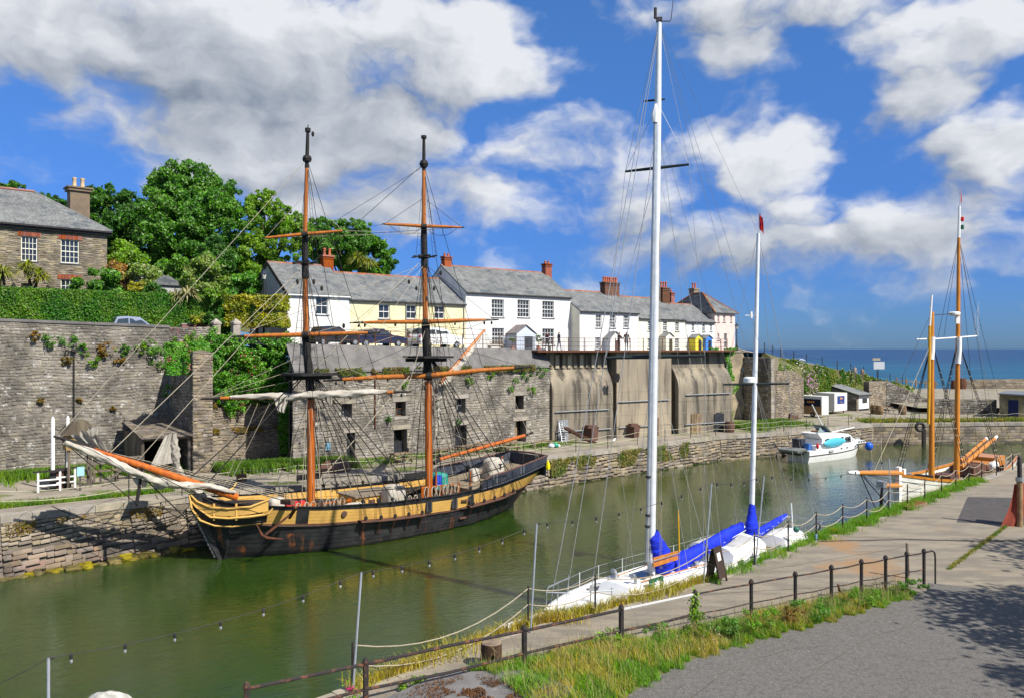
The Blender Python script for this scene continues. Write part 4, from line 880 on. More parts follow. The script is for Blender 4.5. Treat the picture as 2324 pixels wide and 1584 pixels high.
# clipped hedge
HA = WB-N1*4.2; hd = thing('clipped_hedge', 'long clipped green hedge above the tall retaining wall', 'hedge', HA)
sA_, sB_ = -13.0, 5.6; p0 = HA+U1*sA_; zt0, zt1 = 14.32, 14.45; b = MB(); b.box6(V((*p0.xy, 10.6))-N1*.12, U1*(sB_-sA_), -N1*1.5, K*3.6); b.build('core', m_leafd, hd)
n_ = 70000; s_ = sA_+(sB_-sA_)*NR.random(n_); w_ = NR.random(n_); front = NR.random(n_) < .80; zz = np.where(front, 10.8+3.62*NR.random(n_), 14.38+.06*NR.normal(size=n_)); dd = np.where(front, .09*NR.normal(size=n_)+.06*np.sin(s_*1.3)+.05*np.sin(s_*3.1+zz*2), -1.6*w_)
P = np.array(HA)[None]*np.array((1, 1, 0))+s_[:, None]*np.array(U1)+dd[:, None]*np.array(N1)+zz[:, None]*np.array(K); Nn = np.where(front[:, None], np.array(N1), np.array(K))
m_hedge = M('leaf_hedge', (.04, .165, .008), (.12, .25, .012), .75, .55, isl=.4, trans=.25, con=(.4, .66)); leaves('foliage', P, Nn, .13, m_hedge, hd, bias=.75)
# cordyline palms and flax
def spiky(label, base, heads, n, ln, mat, name='cordyline_palm', cat='palm', group='cordyline palms by the stone house', w=.05):
    t = thing(name, label, cat, base, group); base = V(base); b = MB()
    for h in heads: b.tube([base, lerp(base, V(h), .5)+V((.08, 0, 0)), V(h)], [.13, .1, .08], 6)
    if name == 'cordyline_palm': b.build('trunk', m_bark, t, True)
    P = np.concatenate([np.tile(np.array(V(h)), (n, 1)) for h in heads]); m = len(P); d = NR.normal(size=(m, 3)); d[:, 2] = np.abs(d[:, 2])*.8-.25; d /= np.linalg.norm(d, axis=1)[:, None]
    L = ln*(.7+.4*NR.random(m))[:, None]; sd = np.cross(d, np.array((0, 0, 1.))); sd /= np.linalg.norm(sd, axis=1)[:, None]+1e-6; sd *= w; mid = P+d*L*.6+np.array((0, 0, .05)); tip = P+d*L+np.array((0, 0, -.35))*L
    v = np.stack([P-sd*.5, P+sd*.5, mid+sd, mid-sd, tip], 1).reshape(-1, 3); k = np.arange(m)[:, None]*5; npmesh('fronds', v, [k+np.array([[0, 1, 2, 3]]), k+np.array([[3, 2, 4]])], mat, t)
m_cord = M('cordyline_leaf', (.16, .22, .03), (.30, .28, .05), 1.5, .55, isl=.4, trans=.3)
z0 = 13.2
spiky('two headed cordyline palm left of the stone house door', D(70, 668, 56), [D(60, 612, 56), D(88, 630, 56)], 130, 1.15, m_cord)
spiky('cordyline palm at the left edge in front of the stone house', D(8, 668, 55), [D(6, 622, 55)], 130, 1.15, m_cord)
spiky('cordyline palm above the yellow cottage roof', D(815, 650, 98), [D(812, 590, 98), D(835, 600, 98)], 110, 1.8, m_cord, group=None, w=.07)
for lb, px, py in (('pale striped flax clump left of the variegated bush', 425, 662), ('smaller flax clump with brown leaves on the hedge', 398, 664)):
    spiky(lb, D(px, py+12, 59), [D(px, py+10, 59)], 90, 1.3 if px > 400 else .9, M('flax_leaf', (.33, .34, .12), (.20, .15, .06), 3, .6, isl=.3), 'flax', 'flax', 'flax clumps', .045)
oh = thing('slate_outhouse', 'small slate roofed outhouse roof among the garden shrubs', 'outhouse', D(372, 660, 64)); c = D(368, 650, 64)
b = MB(); b.box(c-K*.8, 2.4, 2.2, 1.6, U1); b.build('wall', m_gr, oh); b = MB(); b.prism([(-1.4, 0), (1.4, 0), (.2, .75), (-.2, .75)], c-N1*-1.3, U1, K, -N1*2.6); b.build('roof', m_slate, oh)
# gate piers and low brick wall at the road
for i, px in enumerate((490, 535)):
    p = D(px, 745, 57); t = thing('gate_pier', 'stone gate pier with pyramid cap, %s of the pair above the ivy' % ('left' if i == 0 else 'right'), 'pier', V((p.x, p.y, 10.8)), 'gate piers above the ivy')
    b = MB(); b.box(V((p.x, p.y, 11.4)), .5, .5, 1.5, U1); b.build('shaft', m_cope, t); b = MB(); b.lathe(V((p.x, p.y, 12.15)), [(.42, 0), (.42, .12), (.03, .42)], 4); b.build('cap', m_cope, t)
p = D(405, 738, 57.2); b = MB(); b.box(V((p.x+1.2, p.y+.9, 11.5)), 2.6, .3, 1.25, U1); t = thing('brick_garden_wall', 'low brick wall with pale coping beside the gate pier', 'wall', p); b.build('wall', m_brick, t); b = MB(); b.box(V((p.x+1.2, p.y+.9, 12.18)), 2.7, .4, .1, U1); b.build('coping', m_cope, t)

# ivy and weeds on walls: leaf sheets that follow the wall planes
def noise2(x, y, s): 
    return .5+.20*np.sin(x*1.7*s+1.3*np.sin(y*1.1*s+.5)+np.sin(x*.43*s))+.18*np.sin(y*2.1*s+1.7*np.sin(x*.9*s+2))+.14*np.sin(x*.61*s+.37*y*s+1)+.10*np.sin(x*4.3*s+2.2*np.sin(y*3.1*s))
def sheet(name, label, o, u, n, W_, H_, cnt, leaf, mat, thick=.25, thr=.42, sc=1., cat='ivy', edge=True, group=None, flowers=None, kind=None):
    x = NR.random(cnt)*W_; z = NR.random(cnt)*H_; m = noise2(x, z, sc); keep = m > thr*(1 if not edge else (.7+.8*np.abs(z/H_-.5)**2*2+.4*np.abs(x/W_-.5)**2*2)); x, z, m = x[keep], z[keep], m[keep]
    d = thick*(m*1.3-.2+.35*NR.random(len(x))); P = np.array(V(o))+x[:, None]*np.array(V(u))+z[:, None]*np.array(K)+d[:, None]*np.array(V(n))
    t = thing(name, label, cat, V(o)+V(u)*W_/2, group); leaves('foliage', P, np.tile(np.array(V(n)), (len(P), 1)), leaf, mat, t, bias=.7)
    if flowers: k = NR.choice(len(P), flowers[1]); kk = np.concatenate([P[k[:8]]+NR.normal(size=(8, 3))*np.array((.15, .1, .15)) for _ in range(max(1, flowers[1]//8))]) if flowers[1] >= 8 else P[k]; leaves('flowers', kk+np.array(V(n))*.1, np.tile(np.array(V(n)), (len(kk), 1)), .14, flowers[0], t)
    return t
iv = thing('ivy', 'thick bright ivy covering the recessed wall left of the foremast', 'ivy', RC0+K*3.4); ib = []
for k in range(150):
    x, z = 6.9*R.random(), 3.3+5.3*R.random()
    if z < 4.6+.9*math.sin(x*1.3)-.25*x+1.2*(x > 5.6): continue
    ib.append((tuple(RC0-N1*(.55-.5*R.random())+U1*x+K*z), R.uniform(.4, .85), .45, R.uniform(.35, .7)))
P, Nn = clumps(ib, 6, (.35, .75), 56000); leaves('foliage', P, Nn, .16, m_leafi, iv); P, Nn = clumps(ib[::5], 4, (.3, .5), 300); leaves('flowers', P+np.array(N1)*.35, Nn, .13, m_pink, iv)
sheet('ivy', 'ivy tumbling from the buttress top beside the parked hatchback', FL+K*6.2-U1*1.6-N1*1.0, U1, N1, 2.7, 2.0, 8000, .16, m_leafi, .7, .25, 1, flowers=(m_pink, 160))
sheet('ivy', 'dark ivy strip climbing the corner of the warehouse', RC1+K*.2-U1*.9, U1, N1, 1.3, 5.2, 5000, .16, m_leafi, .4, .3, 1)
sheet('ivy', 'narrow ivy strip climbing the pilaster at far left', WA+U1*7.35+N1*.1, U1, N1, .75, 7.6, 4200, .14, m_leafi, .35, .36, 1.1)
sheet('ledge_weeds', 'band of moss and weeds along the ledge of the warehouse parapet', C0+UW*1.0+K*(HW-.42), UW, NW, LW-1.1, .55, 9000, .13, M('ledge_weed', (.10, .15, .02), (.19, .13, .03), 1.2, .7, isl=.4, trans=.2), .3, .40, 1.1, 'weeds', edge=False)
for i, (zb_, dd_) in enumerate(((1.95, 0), (3.7, -.4))): sheet('ledge_weeds', 'golden grass along the %s ledge of the stepped wall' % ('lower', 'upper')[i], RC0-N1*(-dd_ if dd_ else 0)*1+K*zb_, U1, N1, 6.0, .35, 2600, .13, m_dry, .2, .42, 1, 'weeds', edge=False)
def tuft(label, P, r, mat, n=350, leaf=.14, fl=None, group='weeds on the tall left wall'):
    t = thing('wall_weed', label, 'weed', P, group); Pp, Nn = clumps([(tuple(P), r, r*.6, r*.8)], 10, (.3, .55), n); leaves('foliage', Pp, Nn, leaf, mat, t)
    if fl: Pp, Nn = clumps([(tuple(V(P)+K*.1), r*1.1, r*.7, r*.9)], 8, (.3, .5), 70); leaves('flowers', Pp, Nn, .1, fl, t)
def w1p(px, py): k = (px-CX)/F; s = (k*WA.y-WA.x)/(U1.x-k*U1.y); p = WA+U1*s; return V((p.x, p.y, CZ-(py-CY)/F*p.y))+N1*.12
for i, (px, py, r, mt) in enumerate(((78, 765, .4, m_dry), (112, 773, .55, m_leafm), (152, 772, .6, m_leafm), (184, 792, .42, m_leafm), (150, 815, .4, m_dry), (206, 817, .55, m_leafl), (240, 790, .6, m_dry), (276, 794, .45, m_leafm), (316, 790, .45, m_leafl), (336, 780, .5, m_leafm), (270, 815, .35, m_dry), (228, 805, .35, m_dry), (92, 908, .22, m_dry), (180, 905, .22, m_dry), (255, 925, .2, m_dry))):
    tuft('%s weed tuft from the left on the tall retaining wall' % (ORD[i] if i < 12 else ('thirteenth', 'fourteenth', 'fifteenth')[i-12]), w1p(px, py), r, mt)
tuft('large leafy weed hanging near the top of the buttress flank', w1p(358, 808), .95, m_leafm, 1300, fl=m_wfl); tuft('pink valerian on the wall top beside the buttress', w1p(402, 778)+N1*.3, 1.0, m_leafl, 1300, fl=m_pink); tuft('small weed on the buttress flank above the shed', w1p(380, 885)+N1*.6, .5, m_leafm, 350)
def wp(px, py): k = (px-CX)/F; s = (k*C0.y-C0.x)/(UW.x-k*UW.y); p = C0+UW*s; return V((p.x, p.y, CZ-(py-CY)/F*p.y))+NW*.1
for i, (px, py, r, mt) in enumerate(((1163, 877, .75, m_leafm), (1205, 885, .45, m_leafl), (1062, 861, .5, m_leafl), (1112, 848, .5, m_leafl), (1190, 848, .7, m_leafm), (1225, 842, .6, m_leafm), (918, 872, .4, m_leafl), (880, 948, .3, m_leafm), (1038, 955, .35, m_leafm), (820, 850, .5, m_leafl))):
    tuft('%s weed tuft from the left on the warehouse wall' % ORD[sorted((1163, 1205, 1062, 1112, 1190, 1225, 918, 880, 1038, 820)).index(px)], wp(px, py), r, mt, int(500*r+120), .13, group='weeds on the warehouse wall')
# weeds on the quay wall face, grass along the wall foot
def grass_area(label, pts_fn, n, h, w, mat, kind='stuff', name='grass'):
    P = pts_fn(n); return tag(blades(name, P, h*(.5+.9*NR.random(len(P))), w, mat), label, 'grass', kind=kind)
def strip(p, q, d, wd, n, jit=1.):
    t = NR.random(n); e = np.abs(NR.normal(size=n))*.5; return np.array(V(p))+t[:, None]*np.array(V(q)-V(p))+(np.minimum(e, 1.6)*wd*(.6+.6*np.sin(t*17+np.sin(t*40))**2))[:, None]*np.array(V(d))
grass_area('lush grass at the foot of the tall left wall', lambda n: strip(WA+N1*.1, WB+N1*.1, N1, 3.2, n), 16000, .42, .03, m_grass)
grass_area('lush grass below the stepped wall behind the brig bow', lambda n: strip(FR+N1*.1-N1*.4, C0+N1*.5+UW*3.5, N1, 2.0, n), 15000, .5, .03, m_grass)
grass_area('thin grass along the warehouse foot', lambda n: strip(C0+UW*3+NW*.2, C1+NW*.4, NW, 2.2, n), 5000, .2, .025, m_grass)
grass_area('grass beside the shaded wall right of the bunkers', lambda n: strip(B1+UB*.3+V((0, 2, 0)), D1+N1*1.6-U1*.5, N1, 3.0, n), 9000, .5, .035, m_grass)
grass_area('short grass along the far quay edge', lambda n: strip(ETp[1]+V((-1.2, 1.6, 0)), ETp[3]+V((-1.2, 1.6, 0)), V((-.6, .8, 0)), 1.2, n), 6000, .16, .02, m_grass)
grass_area('grass along the end quay', lambda n: strip(END[0]+V((0, 1.5, 0)), END[1]+V((0, 1.2, 0)), V((0, 1, 0)), 3.5, n), 9000, .25, .05, m_grassd)
u_ = (ETp[6]-ETp[5]).normalized(); n_ = V((u_.y, -u_.x, 0))
sheet('wall_grass', 'hanging grass and weeds on the quay wall behind the yacht mast', ETp[5]+u_*.2-K*1.5, u_, n_, 19, 1.35, 14000, .13, M('hanging_weed', (.11, .16, .025), (.24, .20, .05), .9, .7, isl=.4, trans=.2), .25, .52, .9, 'weeds', edge=False)
u_ = (ETp[2]-ETp[1]).normalized(); n_ = V((u_.y, -u_.x, 0))
sheet('wall_grass', 'sparse weeds below the coping of the left quay wall', ETp[1]+u_*.2-K*.9+n_*.2, u_, n_, 8.5, .6, 1500, .12, m_dry, .2, .60, 1.3, 'weeds', edge=False)
# ================================================================ the brig
m_hullb = M('tarred_black_hull', (.010, .0105, .012), (.026, .026, .028), 1.6, .5, .3, 14, spec=.4, c3=(.20, .19, .18), sc3=2.6, th3=(.66, .72), st3=(.4, .4, 2.2))
m_hulll = M('worn_lower_planking', (.011, .0115, .014), (.034, .033, .034), 1.4, .55, .4, 14, spec=.4, c3=(.24, .08, .03), sc3=1.1, th3=(.57, .66), st3=(1.2, 1.2, .12))
m_ochre = M('ochre_paint', (.62, .37, .095), (.53, .31, .08), 1.2, .55, .3, 14, c3=(.36, .23, .08), sc3=1.6, th3=(.66, .76), st3=(.4, .4, 1.5))
m_navy = M('navy_bulwark', (.022, .028, .045), (.04, .044, .06), 1.5, .45, .2, 14, spec=.5)
m_spar = M('varnished_spar', (.46, .155, .022), (.34, .10, .018), 2, .32, .15, 20, st=(3, 3, .5), coat=.3)
m_sparr = M('red_varnished_mast', (.50, .13, .016), (.36, .085, .014), 2, .3, .15, 20, st=(3, 3, .35), coat=.3)
m_tar = M('tarred_rigging', (.012, .011, .011), (.022, .02, .018), 4, .75)
m_hemp = M('hemp_rope', (.40, .35, .26), (.30, .26, .19), 8, .9)
m_canvas = M('canvas_sail', (.66, .615, .53), (.50, .455, .38), 1.6, .9, .4, 9, trans=.3)
m_deck = M('deck_planks', (.27, .22, .16), (.20, .16, .12), 2, .85, .3, 20, isl=.1)
m_wale = M('brown_wale', (.13, .06, .04), (.08, .045, .035), 3, .7)
BO = V((-14.33, 39.75, 0)); BA = V((.753, .656, 0)).normalized(); BP = V((BA.y, -BA.x, 0))
def T(t, y=0., z=0.):
    if -2.7 < t < 0: t *= .68      # short bluff head
    return BO+BA*t+BP*y+K*z
brig = thing('brig', 'two masted black and ochre wooden brig moored along the far quay', 'sailing ship', T(9, 0, 0))
zrT = [(-1.8, 3.25), (-1, 3.08), (0, 2.9), (2, 2.62), (4, 2.42), (8, 2.2), (12, 2.12), (14.3, 2.18), (16, 2.35), (18, 2.6), (20.4, 2.98)]
hbT = [(-1.8, .06), (-1.2, .55), (-.5, 1.05), (.5, 1.55), (2, 2.15), (4, 2.6), (7, 2.85), (12, 2.85), (16, 2.5), (18.5, 2.1), (20.4, 1.7)]
wlT = [(-.05, .04), (.5, .35), (1.2, .75), (2.5, 1.35), (4, 1.9), (7, 2.4), (11, 2.45), (14, 2.1), (16, 1.45), (17.5, .7), (18.6, .08)]
zlT = [(-1.8, 2.55), (-1.5, 2.0), (-1.1, 1.35), (-.6, .6), (0, -.5), (17.8, -.5), (18.6, .15), (19.4, .95), (20.4, 1.75)]
y1T = [(-1.8, 2.95), (0, 2.62), (4, 2.22), (8, 1.92), (12, 1.82), (16, 2.0), (20.4, 2.5)]
y0T = [(-1.8, 2.2), (0, 1.85), (4, 1.52), (8, 1.28), (12, 1.18), (16, 1.33), (20.4, 1.85)]
def half(t, z):
    hb, zr, zl = interp(t, hbT), interp(t, zrT), interp(t, zlT)
    if zl > -.4: return max(.03, hb*max(0, min(1, (z-zl)/(zr-zl)))**.55)
    wl = interp(t, wlT); 
    if z >= 0: return wl+(hb-wl)*(z/zr)**.7
    return max(.03, wl*(1+z*.6))
TS = [-1.8, -1.6, -1.35, -1.1, -.8, -.5, -.2, 0, .4, .9, 1.5, 2.2, 3, 4, 5, 6, 7, 8, 9, 10, 11, 12, 13, 14, 15, 16, 17, 17.8, 18.3, 18.8, 19.4, 19.9, 20.4]
def zlev(t, v):  # v 0..1 keel to ochre base, 1..2 ochre, 2..3 black rail strake
    a, b_, c, d = interp(t, zlT), interp(t, y0T), interp(t, y1T), interp(t, zrT)
    if v <= 1: return lerp(a, b_, v)
    if v <= 2: return lerp(b_, c, v-1)
    return lerp(c, d, v-2)
def strake(v0, v1, mat, side, out, name='strake', parent=None, t0=-9, t1=99):
    rows = []
    for t in TS:
        if t < t0 or t > t1: continue
        row = []
        for v in (v0, (v0+v1)/2, v1): z = zlev(t, v); row.append(T(t, side*(half(t, z)+out), z))
        rows.append([T(t, side*(half(t, zlev(t, v0))-.06), zlev(t, v0))]+row+[T(t, side*(half(t, zlev(t, v1))-.06), zlev(t, v1))])
    b = MB(); b.grid(rows if side < 0 else [r[::-1] for r in rows]); return b.build(name, mat, parent or brig, True)
b = MB()
for sd_ in (-1, 1):
    rows = [[T(t, sd_*max(half(t, zlev(t, v))-.03, .02), zlev(t, v)) for v in (0, .3, .6, 1, 1.5, 2, 3)] for t in TS]; b.grid(rows if sd_ < 0 else [r[::-1] for r in rows])
e = TS[-1]; b.add([T(e, s_*half(e, zlev(e, v)), zlev(e, v)) for s_, vv in ((1, (0, .5, 1, 2, 3)), (-1, (3, 2, 1, .5, 0))) for v in vv], [tuple(range(10))]); hull = b.build('hull', m_hullb, brig, True)
for sd_ in (1, -1):
    for i in range(9): strake(i/9+.004, (i+1)/9-.004, m_hulll if i < 7 else m_hullb, sd_, .004*(i % 2), parent=hull)
    for i in range(4): strake(1+i/4+.006, 1+(i+1)/4-.006, m_ochre, sd_, .012, name='ochre_strake', parent=hull)
    strake(2.02, 2.98, m_hullb, sd_, .02, name='rail_strake', parent=hull)
    strake(.955, 1.03, m_wale, sd_, .07, name='wale', parent=hull); strake(2.9, 3.05, m_hullb, sd_, .09, name='rail_cap', parent=hull)
# raised navy quarter bulwark
for sd_ in (1, -1):
    rows = []
    for t in (14.2, 14.35, 15, 16, 17, 18, 19, 20, 20.45):
        z0 = interp(t, zrT)-.05; z1 = interp(t, [(14.2, 2.3), (14.5, 2.72), (17, 2.98), (20.45, 3.42)]); y0, y1 = interp(t, hbT)+.03, interp(t, hbT)+.10
        rows.append([T(t, sd_*(y0-.15), z0), T(t, sd_*(y1-.15), z1), T(t, sd_*y1, z1), T(t, sd_*y0, z0)])
    b = MB(); b.grid(rows if sd_ > 0 else [r[::-1] for r in rows]); bw = b.build('quarter_bulwark', m_navy, brig, True)
    b = MB(); b.tube([lerp(r[1], r[2], .5)+K*.03 for r in rows], .06, 6); b.build('bulwark_rail', m_wale, bw)
    b = MB(); b.tube([r[3]-K*.02+BP*sd_*.03 for r in rows], .05, 6); b.build('rubbing_strake', m_navy, bw)
    if sd_ > 0:
        for t in (15.2, 17.7):
            for d_ in (0, .28): p = T(t+d_, interp(t+d_, hbT)+.13, interp(t, zrT)+.1); b = MB(); b.beam(p, p+K*.5, .02, .05); b.build('cleat_line', m_galv, bw)
b = MB(); z0, z1 = interp(20.4, zrT)-.8, 3.42; b.box6(T(20.32, -1.75, z0), BP*3.5, BA*.12, K*(z1-z0)); b.build('transom', m_navy, brig)
b = MB(); b.tube([T(20.5, -1.8, 3.45), T(20.6, 0, 3.5), T(20.5, 1.8, 3.45)], .07, 6); b.build('taffrail', m_wale, brig)
b = MB(); b.box6(T(18.55, -.07, -.5), BA*.55, BP*.14, K*2.2); b.build('rudder', m_hullb, brig)
# decks, inner bulwark
b = MB(); b.grid([[T(t, -interp(t, hbT)+.12, interp(t, zrT)-1.0), T(t, interp(t, hbT)-.12, interp(t, zrT)-1.0)] for t in TS if -1 < t < 14.1]); b.build('main_deck', m_deck, brig)
b = MB(); b.grid([[T(t, -interp(t, hbT)+.1, z), T(t, interp(t, hbT)-.1, z)] for t, z in ((14, 1.2), (14, 2.05), (16, 2.2), (18, 2.4), (20.3, 2.7))]); b.build('quarter_deck', m_deck, brig)
b = MB(); b.grid([[T(t, -interp(t, hbT)+.12, interp(t, zrT)-1.0), T(t, -interp(t, hbT)+.10, interp(t, zrT)-.06)] for t in TS if -1 < t < 14.1]); b.build('inner_bulwark', m_ochre, brig)
# stem, cutwater, head rails
b = MB(); st_ = [T(-2.55, 0, 3.35), T(-2.35, 0, 2.75), T(-1.95, 0, 2.0), T(-1.35, 0, 1.1), T(-.7, 0, .2), T(-.2, 0, -.5)]
b.grid([[p-BP*.14+BA*.0, p+BP*.14, p+BP*.14+BA*.75, p-BP*.14+BA*.75] for p in st_], True); b.build('stem', m_hullb, brig)
b = MB(); b.tube([T(-2.6, .08, 3.35), T(-2.5, .2, 2.7), T(-2.0, .42, 2.12), T(-1.2, .85, 1.86), T(-.2, 1.3, 1.80), T(.8, 1.62, 1.84)], [.05, .06, .06, .055, .05, .04], 6); b.build('head_knee', m_ochre, brig, True)
for (za, zb2, zc) in ((3.35, 2.72, 3.05), (3.05, 2.25, 2.36)):
    for sd_ in (1, -1): b = MB(); b.tube([T(-2.5, sd_*.12, za), T(-2.2, sd_*.35, za-.3), T(-1.5, sd_*.85, zb2+.05), T(-.6, sd_*1.45, zb2), T(.5, sd_*1.95, zb2+.05), T(1.3, sd_*2.2, zc), T(1.5, sd_*2.25, zc+.25)], [.04, .05, .06, .065, .065, .05, .04], 6); b.build('head_rail', m_ochre, brig, True)
for sd_ in (1, -1):
    pt = lambda za, zb2, zc: [T(-2.45, sd_*.10, za), T(-2.2, sd_*.33, za-.3), T(-1.5, sd_*.83, zb2+.05), T(-.6, sd_*1.43, zb2), T(.5, sd_*1.93, zb2+.05), T(1.3, sd_*2.18, zc)]
    b = MB(); b.grid([pt(3.3, 2.70, 3.0), pt(3.12, 2.36, 2.5)]); b.build('head_board', m_ochre, brig, True)
    b = MB(); b.grid([[p-BP*sd_*.05 for p in pt(3.05, 2.24, 2.36)], [T(-2.4, sd_*.12, 2.55), T(-2.0, sd_*.3, 2.05), T(-1.3, sd_*.72, 1.9), T(-.5, sd_*1.2, 1.84), T(.5, sd_*1.6, 1.86), T(1.3, sd_*1.95, 1.9)]]); b.build('head_panel', m_hullb, brig, True)
for t in (-1.3, -.1): b = MB(); b.beam(T(t, interp(t, [(-2, .55), (.5, 1.95)]), 2.15), T(t, interp(t, [(-2, .5), (.5, 1.95)]), 2.95), .09, .07); b.build('head_timber', m_ochre, brig)
b = MB(); b.beam(T(2.3, 1.6, 2.75), T(2.0, 3.4, 3.0), .22, .24); b.build('cathead', m_wale, brig)
an = MB(); an.beam(T(2.3, 3.0, 2.5), T(.9, 2.75, 1.5), .09); an.tube([T(.6, 2.4, 2.0), T(.75, 2.7, 1.5), T(.95, 2.8, 1.35), T(1.2, 2.9, 1.3), T(1.7, 2.95, 1.2)], [.02, .06, .07, .06, .02], 6); an.beam(T(2.2, 2.6, 2.1), T(2.15, 3.4, 2.75), .12); an.build('anchor', m_rust, brig)
b = MB(); b.add([T(2.75, half(2.75, 1.5)+.05, zlev(2.75, 1)), T(3.35, half(3.35, 1.5)+.05, zlev(3.35, 1)), T(3.35, half(3.35, 2.2)+.06, zlev(3.35, 2)), T(2.75, half(2.75, 2.3)+.06, zlev(2.75, 2))], [(0, 1, 2, 3)]); b.build('billboard', m_hullb, brig)
b = MB(); pts = [T(-1.9, .2, 1.55)+V((0, 0, -i*.0)) for i in range(2)]; ch0, ch1 = T(-2.3, .1, 2.4), T(-.75, 0, .15)
for i in range(22): c = lerp(ch0, ch1, i/21); b.box(c, .10, .05, .06, BA if i % 2 else BP)
b.build('bobstay_chain', m_galv, brig)
# ports, steps, channels with deadeyes
for t in (10.4, 12.2, 13.5):
    b = MB(); b.box6(T(t-.22, half(t, 1.5)+.03, zlev(t, 1.12)), BA*.44, BP*.05, K*(zlev(t, 2)-zlev(t, 1.12))); g_ = b.build('gun_port', m_hullb, brig)
    b = MB(); b.tube([T(t-.16, half(t, 1.5)+.10, zlev(t, 2.2)), T(t-.12, half(t, 1.5)+.10, zlev(t, 1.2))], .012, 4); b.tube([T(t+.16, half(t, 1.5)+.10, zlev(t, 2.2)), T(t+.12, half(t, 1.5)+.10, zlev(t, 1.2))], .012, 4); b.build('port_tackle', m_galv, g_)
for zz in (.55, 1.15, 1.6): b = MB(); b.box6(T(12.75, half(12.8, zz)+.01, zz), BA*.5, BP*.12, K*.08); b.build('boarding_step', m_wale, brig)
p = T(5.2, half(5.2, 1.9)+.03, 1.9); b = MB(); b.lathe(p, [(.16, 0), (.16, .04), (.11, .05)], 10, BP); b.build('hawse_hole', m_wale, brig)
chan = {}
for tag_, (a, c) in {'fore': (6.0, 10.0), 'main': (13.2, 17.4)}.items():
    for sd_ in (1, -1):
        b = MB(); rows = []
        for i in range(7): t = lerp(a, c, i/6); z = interp(t, y0T)-.02; rows.append([T(t, sd_*(half(t, z)-.02), z), T(t, sd_*(half(t, z)+.42), z), T(t, sd_*(half(t, z)+.42), z+.09), T(t, sd_*(half(t, z)-.02), z+.09)])
        b.grid(rows, True); cn = b.build('channel', m_wale, brig)
        b = MB()
        for i in range(5): t = lerp(a+.2, c-.2, i/4); z = interp(t, y0T); b.beam(T(t, sd_*(half(t, z)+.40), z), T(t+.05, sd_*half(t, z-.8), z-.8), .05, .03)
        b.build('chain_plates', m_rust, cn)
        for i in range(5):
            t = lerp(a+.25, c-.25, i/4); z = interp(t, y0T); q = T(t, sd_*(half(t, z)+.40), z+.2); q2 = T(t-.12, sd_*(half(t, z)+.30), interp(t, zrT)+.18); chan[(tag_, sd_, i)] = q2
            b = MB(); b.lathe(q-BP*.05, [(.09, 0), (.12, .05), (.09, .1)], 8, BP); b.lathe(q2-BP*.05, [(.09, 0), (.12, .05), (.09, .1)], 8, BP)
            for d_ in (-.06, 0, .06): b.tube([q+BA*d_, q2+BA*d_], .012, 4, False)
            b.build('deadeyes', m_tar, brig)
# ---- spars
def spar(name, p, q, r0, r1, mat, parent=brig, mid=None):
    b = MB()
    if mid: b.tube([p, lerp(p, q, .25), lerp(p, q, .5), lerp(p, q, .75), q], [r0, (r0+mid)*.52, mid, (mid+r1)*.52, r1], 10)
    else: b.tube([p, q], [r0, r1], 10)
    return b.build(name, mat, parent, True)
YF, YM = 42.8, 47.87
def fm(py, dx=0): return D(interp(py, [(285, 699), (530, 692), (760, 694), (900, 706), (1180, 706)])+dx, py, YF)
def mm(py, dx=0): return D(interp(py, [(311, 962), (512, 962), (725, 965), (860, 972), (1180, 974)])+dx, py, YM)
for (f, Y, segs) in ((fm, YF, [('lower_mast', 1190, 905, .21, .20, m_sparr), ('masthead', 905, 762, .23, .22, m_tar), ('topmast', 762, 632, .15, .14, m_spar), ('topmast_head', 632, 534, .19, .16, m_tar), ('topgallant_mast', 534, 382, .125, .10, m_spar), ('royal_pole', 382, 300, .11, .085, m_tar), ('pole_tip', 300, 284, .03, .025, m_tar)]),
                     (mm, YM, [('lower_mast', 1150, 862, .23, .22, m_sparr), ('masthead', 862, 735, .26, .25, m_tar), ('topmast', 735, 607, .165, .155, m_spar), ('topmast_head', 607, 516, .21, .18, m_tar), ('topgallant_mast', 516, 388, .14, .11, m_spar), ('royal_pole', 388, 314, .115, .09, m_tar), ('pole_tip', 314, 310, .13, .13, m_tar)])):
    for nm, a, c, r0, r1, mt in segs: spar(nm, f(a), f(c), r0, r1, mt)
b = MB(); b.lathe(fm(296), [(.15, -.1), (.15, .1)], 10); b.build('mast_cap', m_tar, brig); b = MB(); b.lathe(fm(361), [(.22, -.15), (.26, 0), (.2, .15)], 8); b.build('mast_cap', m_tar, brig); b = MB(); b.lathe(mm(373), [(.2, -.2), (.28, 0), (.2, .2)], 8); b.build('mast_cap', m_tar, brig); b = MB(); b.lathe(mm(312), [(.17, -.08), (.17, .08)], 10); b.build('mast_cap', m_tar, brig)
for f, py in ((fm, 851), (mm, 812)):
    c = f(py); b = MB(); b.prism([(-1.25, -.75), (-1.0, -1.15), (1.0, -1.25), (1.05, 1.25), (-1.0, 1.15), (-1.25, .75)], c, BA, BP, K*.12)
    for s_ in (-.45, .45): b.beam(c+BA*-1.2+BP*s_-K*.12, c+BA*1.1+BP*s_-K*.12, .16, .2)
    b.build('top_platform', m_tar, brig)
for f, py in ((fm, 597), (mm, 583)):
    c = f(py); b = MB()
    for s_ in (-.25, .25): b.beam(c-BA*.6+BP*s_, c+BA*.6+BP*s_, .07, .1); b.beam(c+BA*s_-BP*.95, c+BA*s_+BP*.95, .06, .07)
    b.build('crosstrees', m_tar, brig)
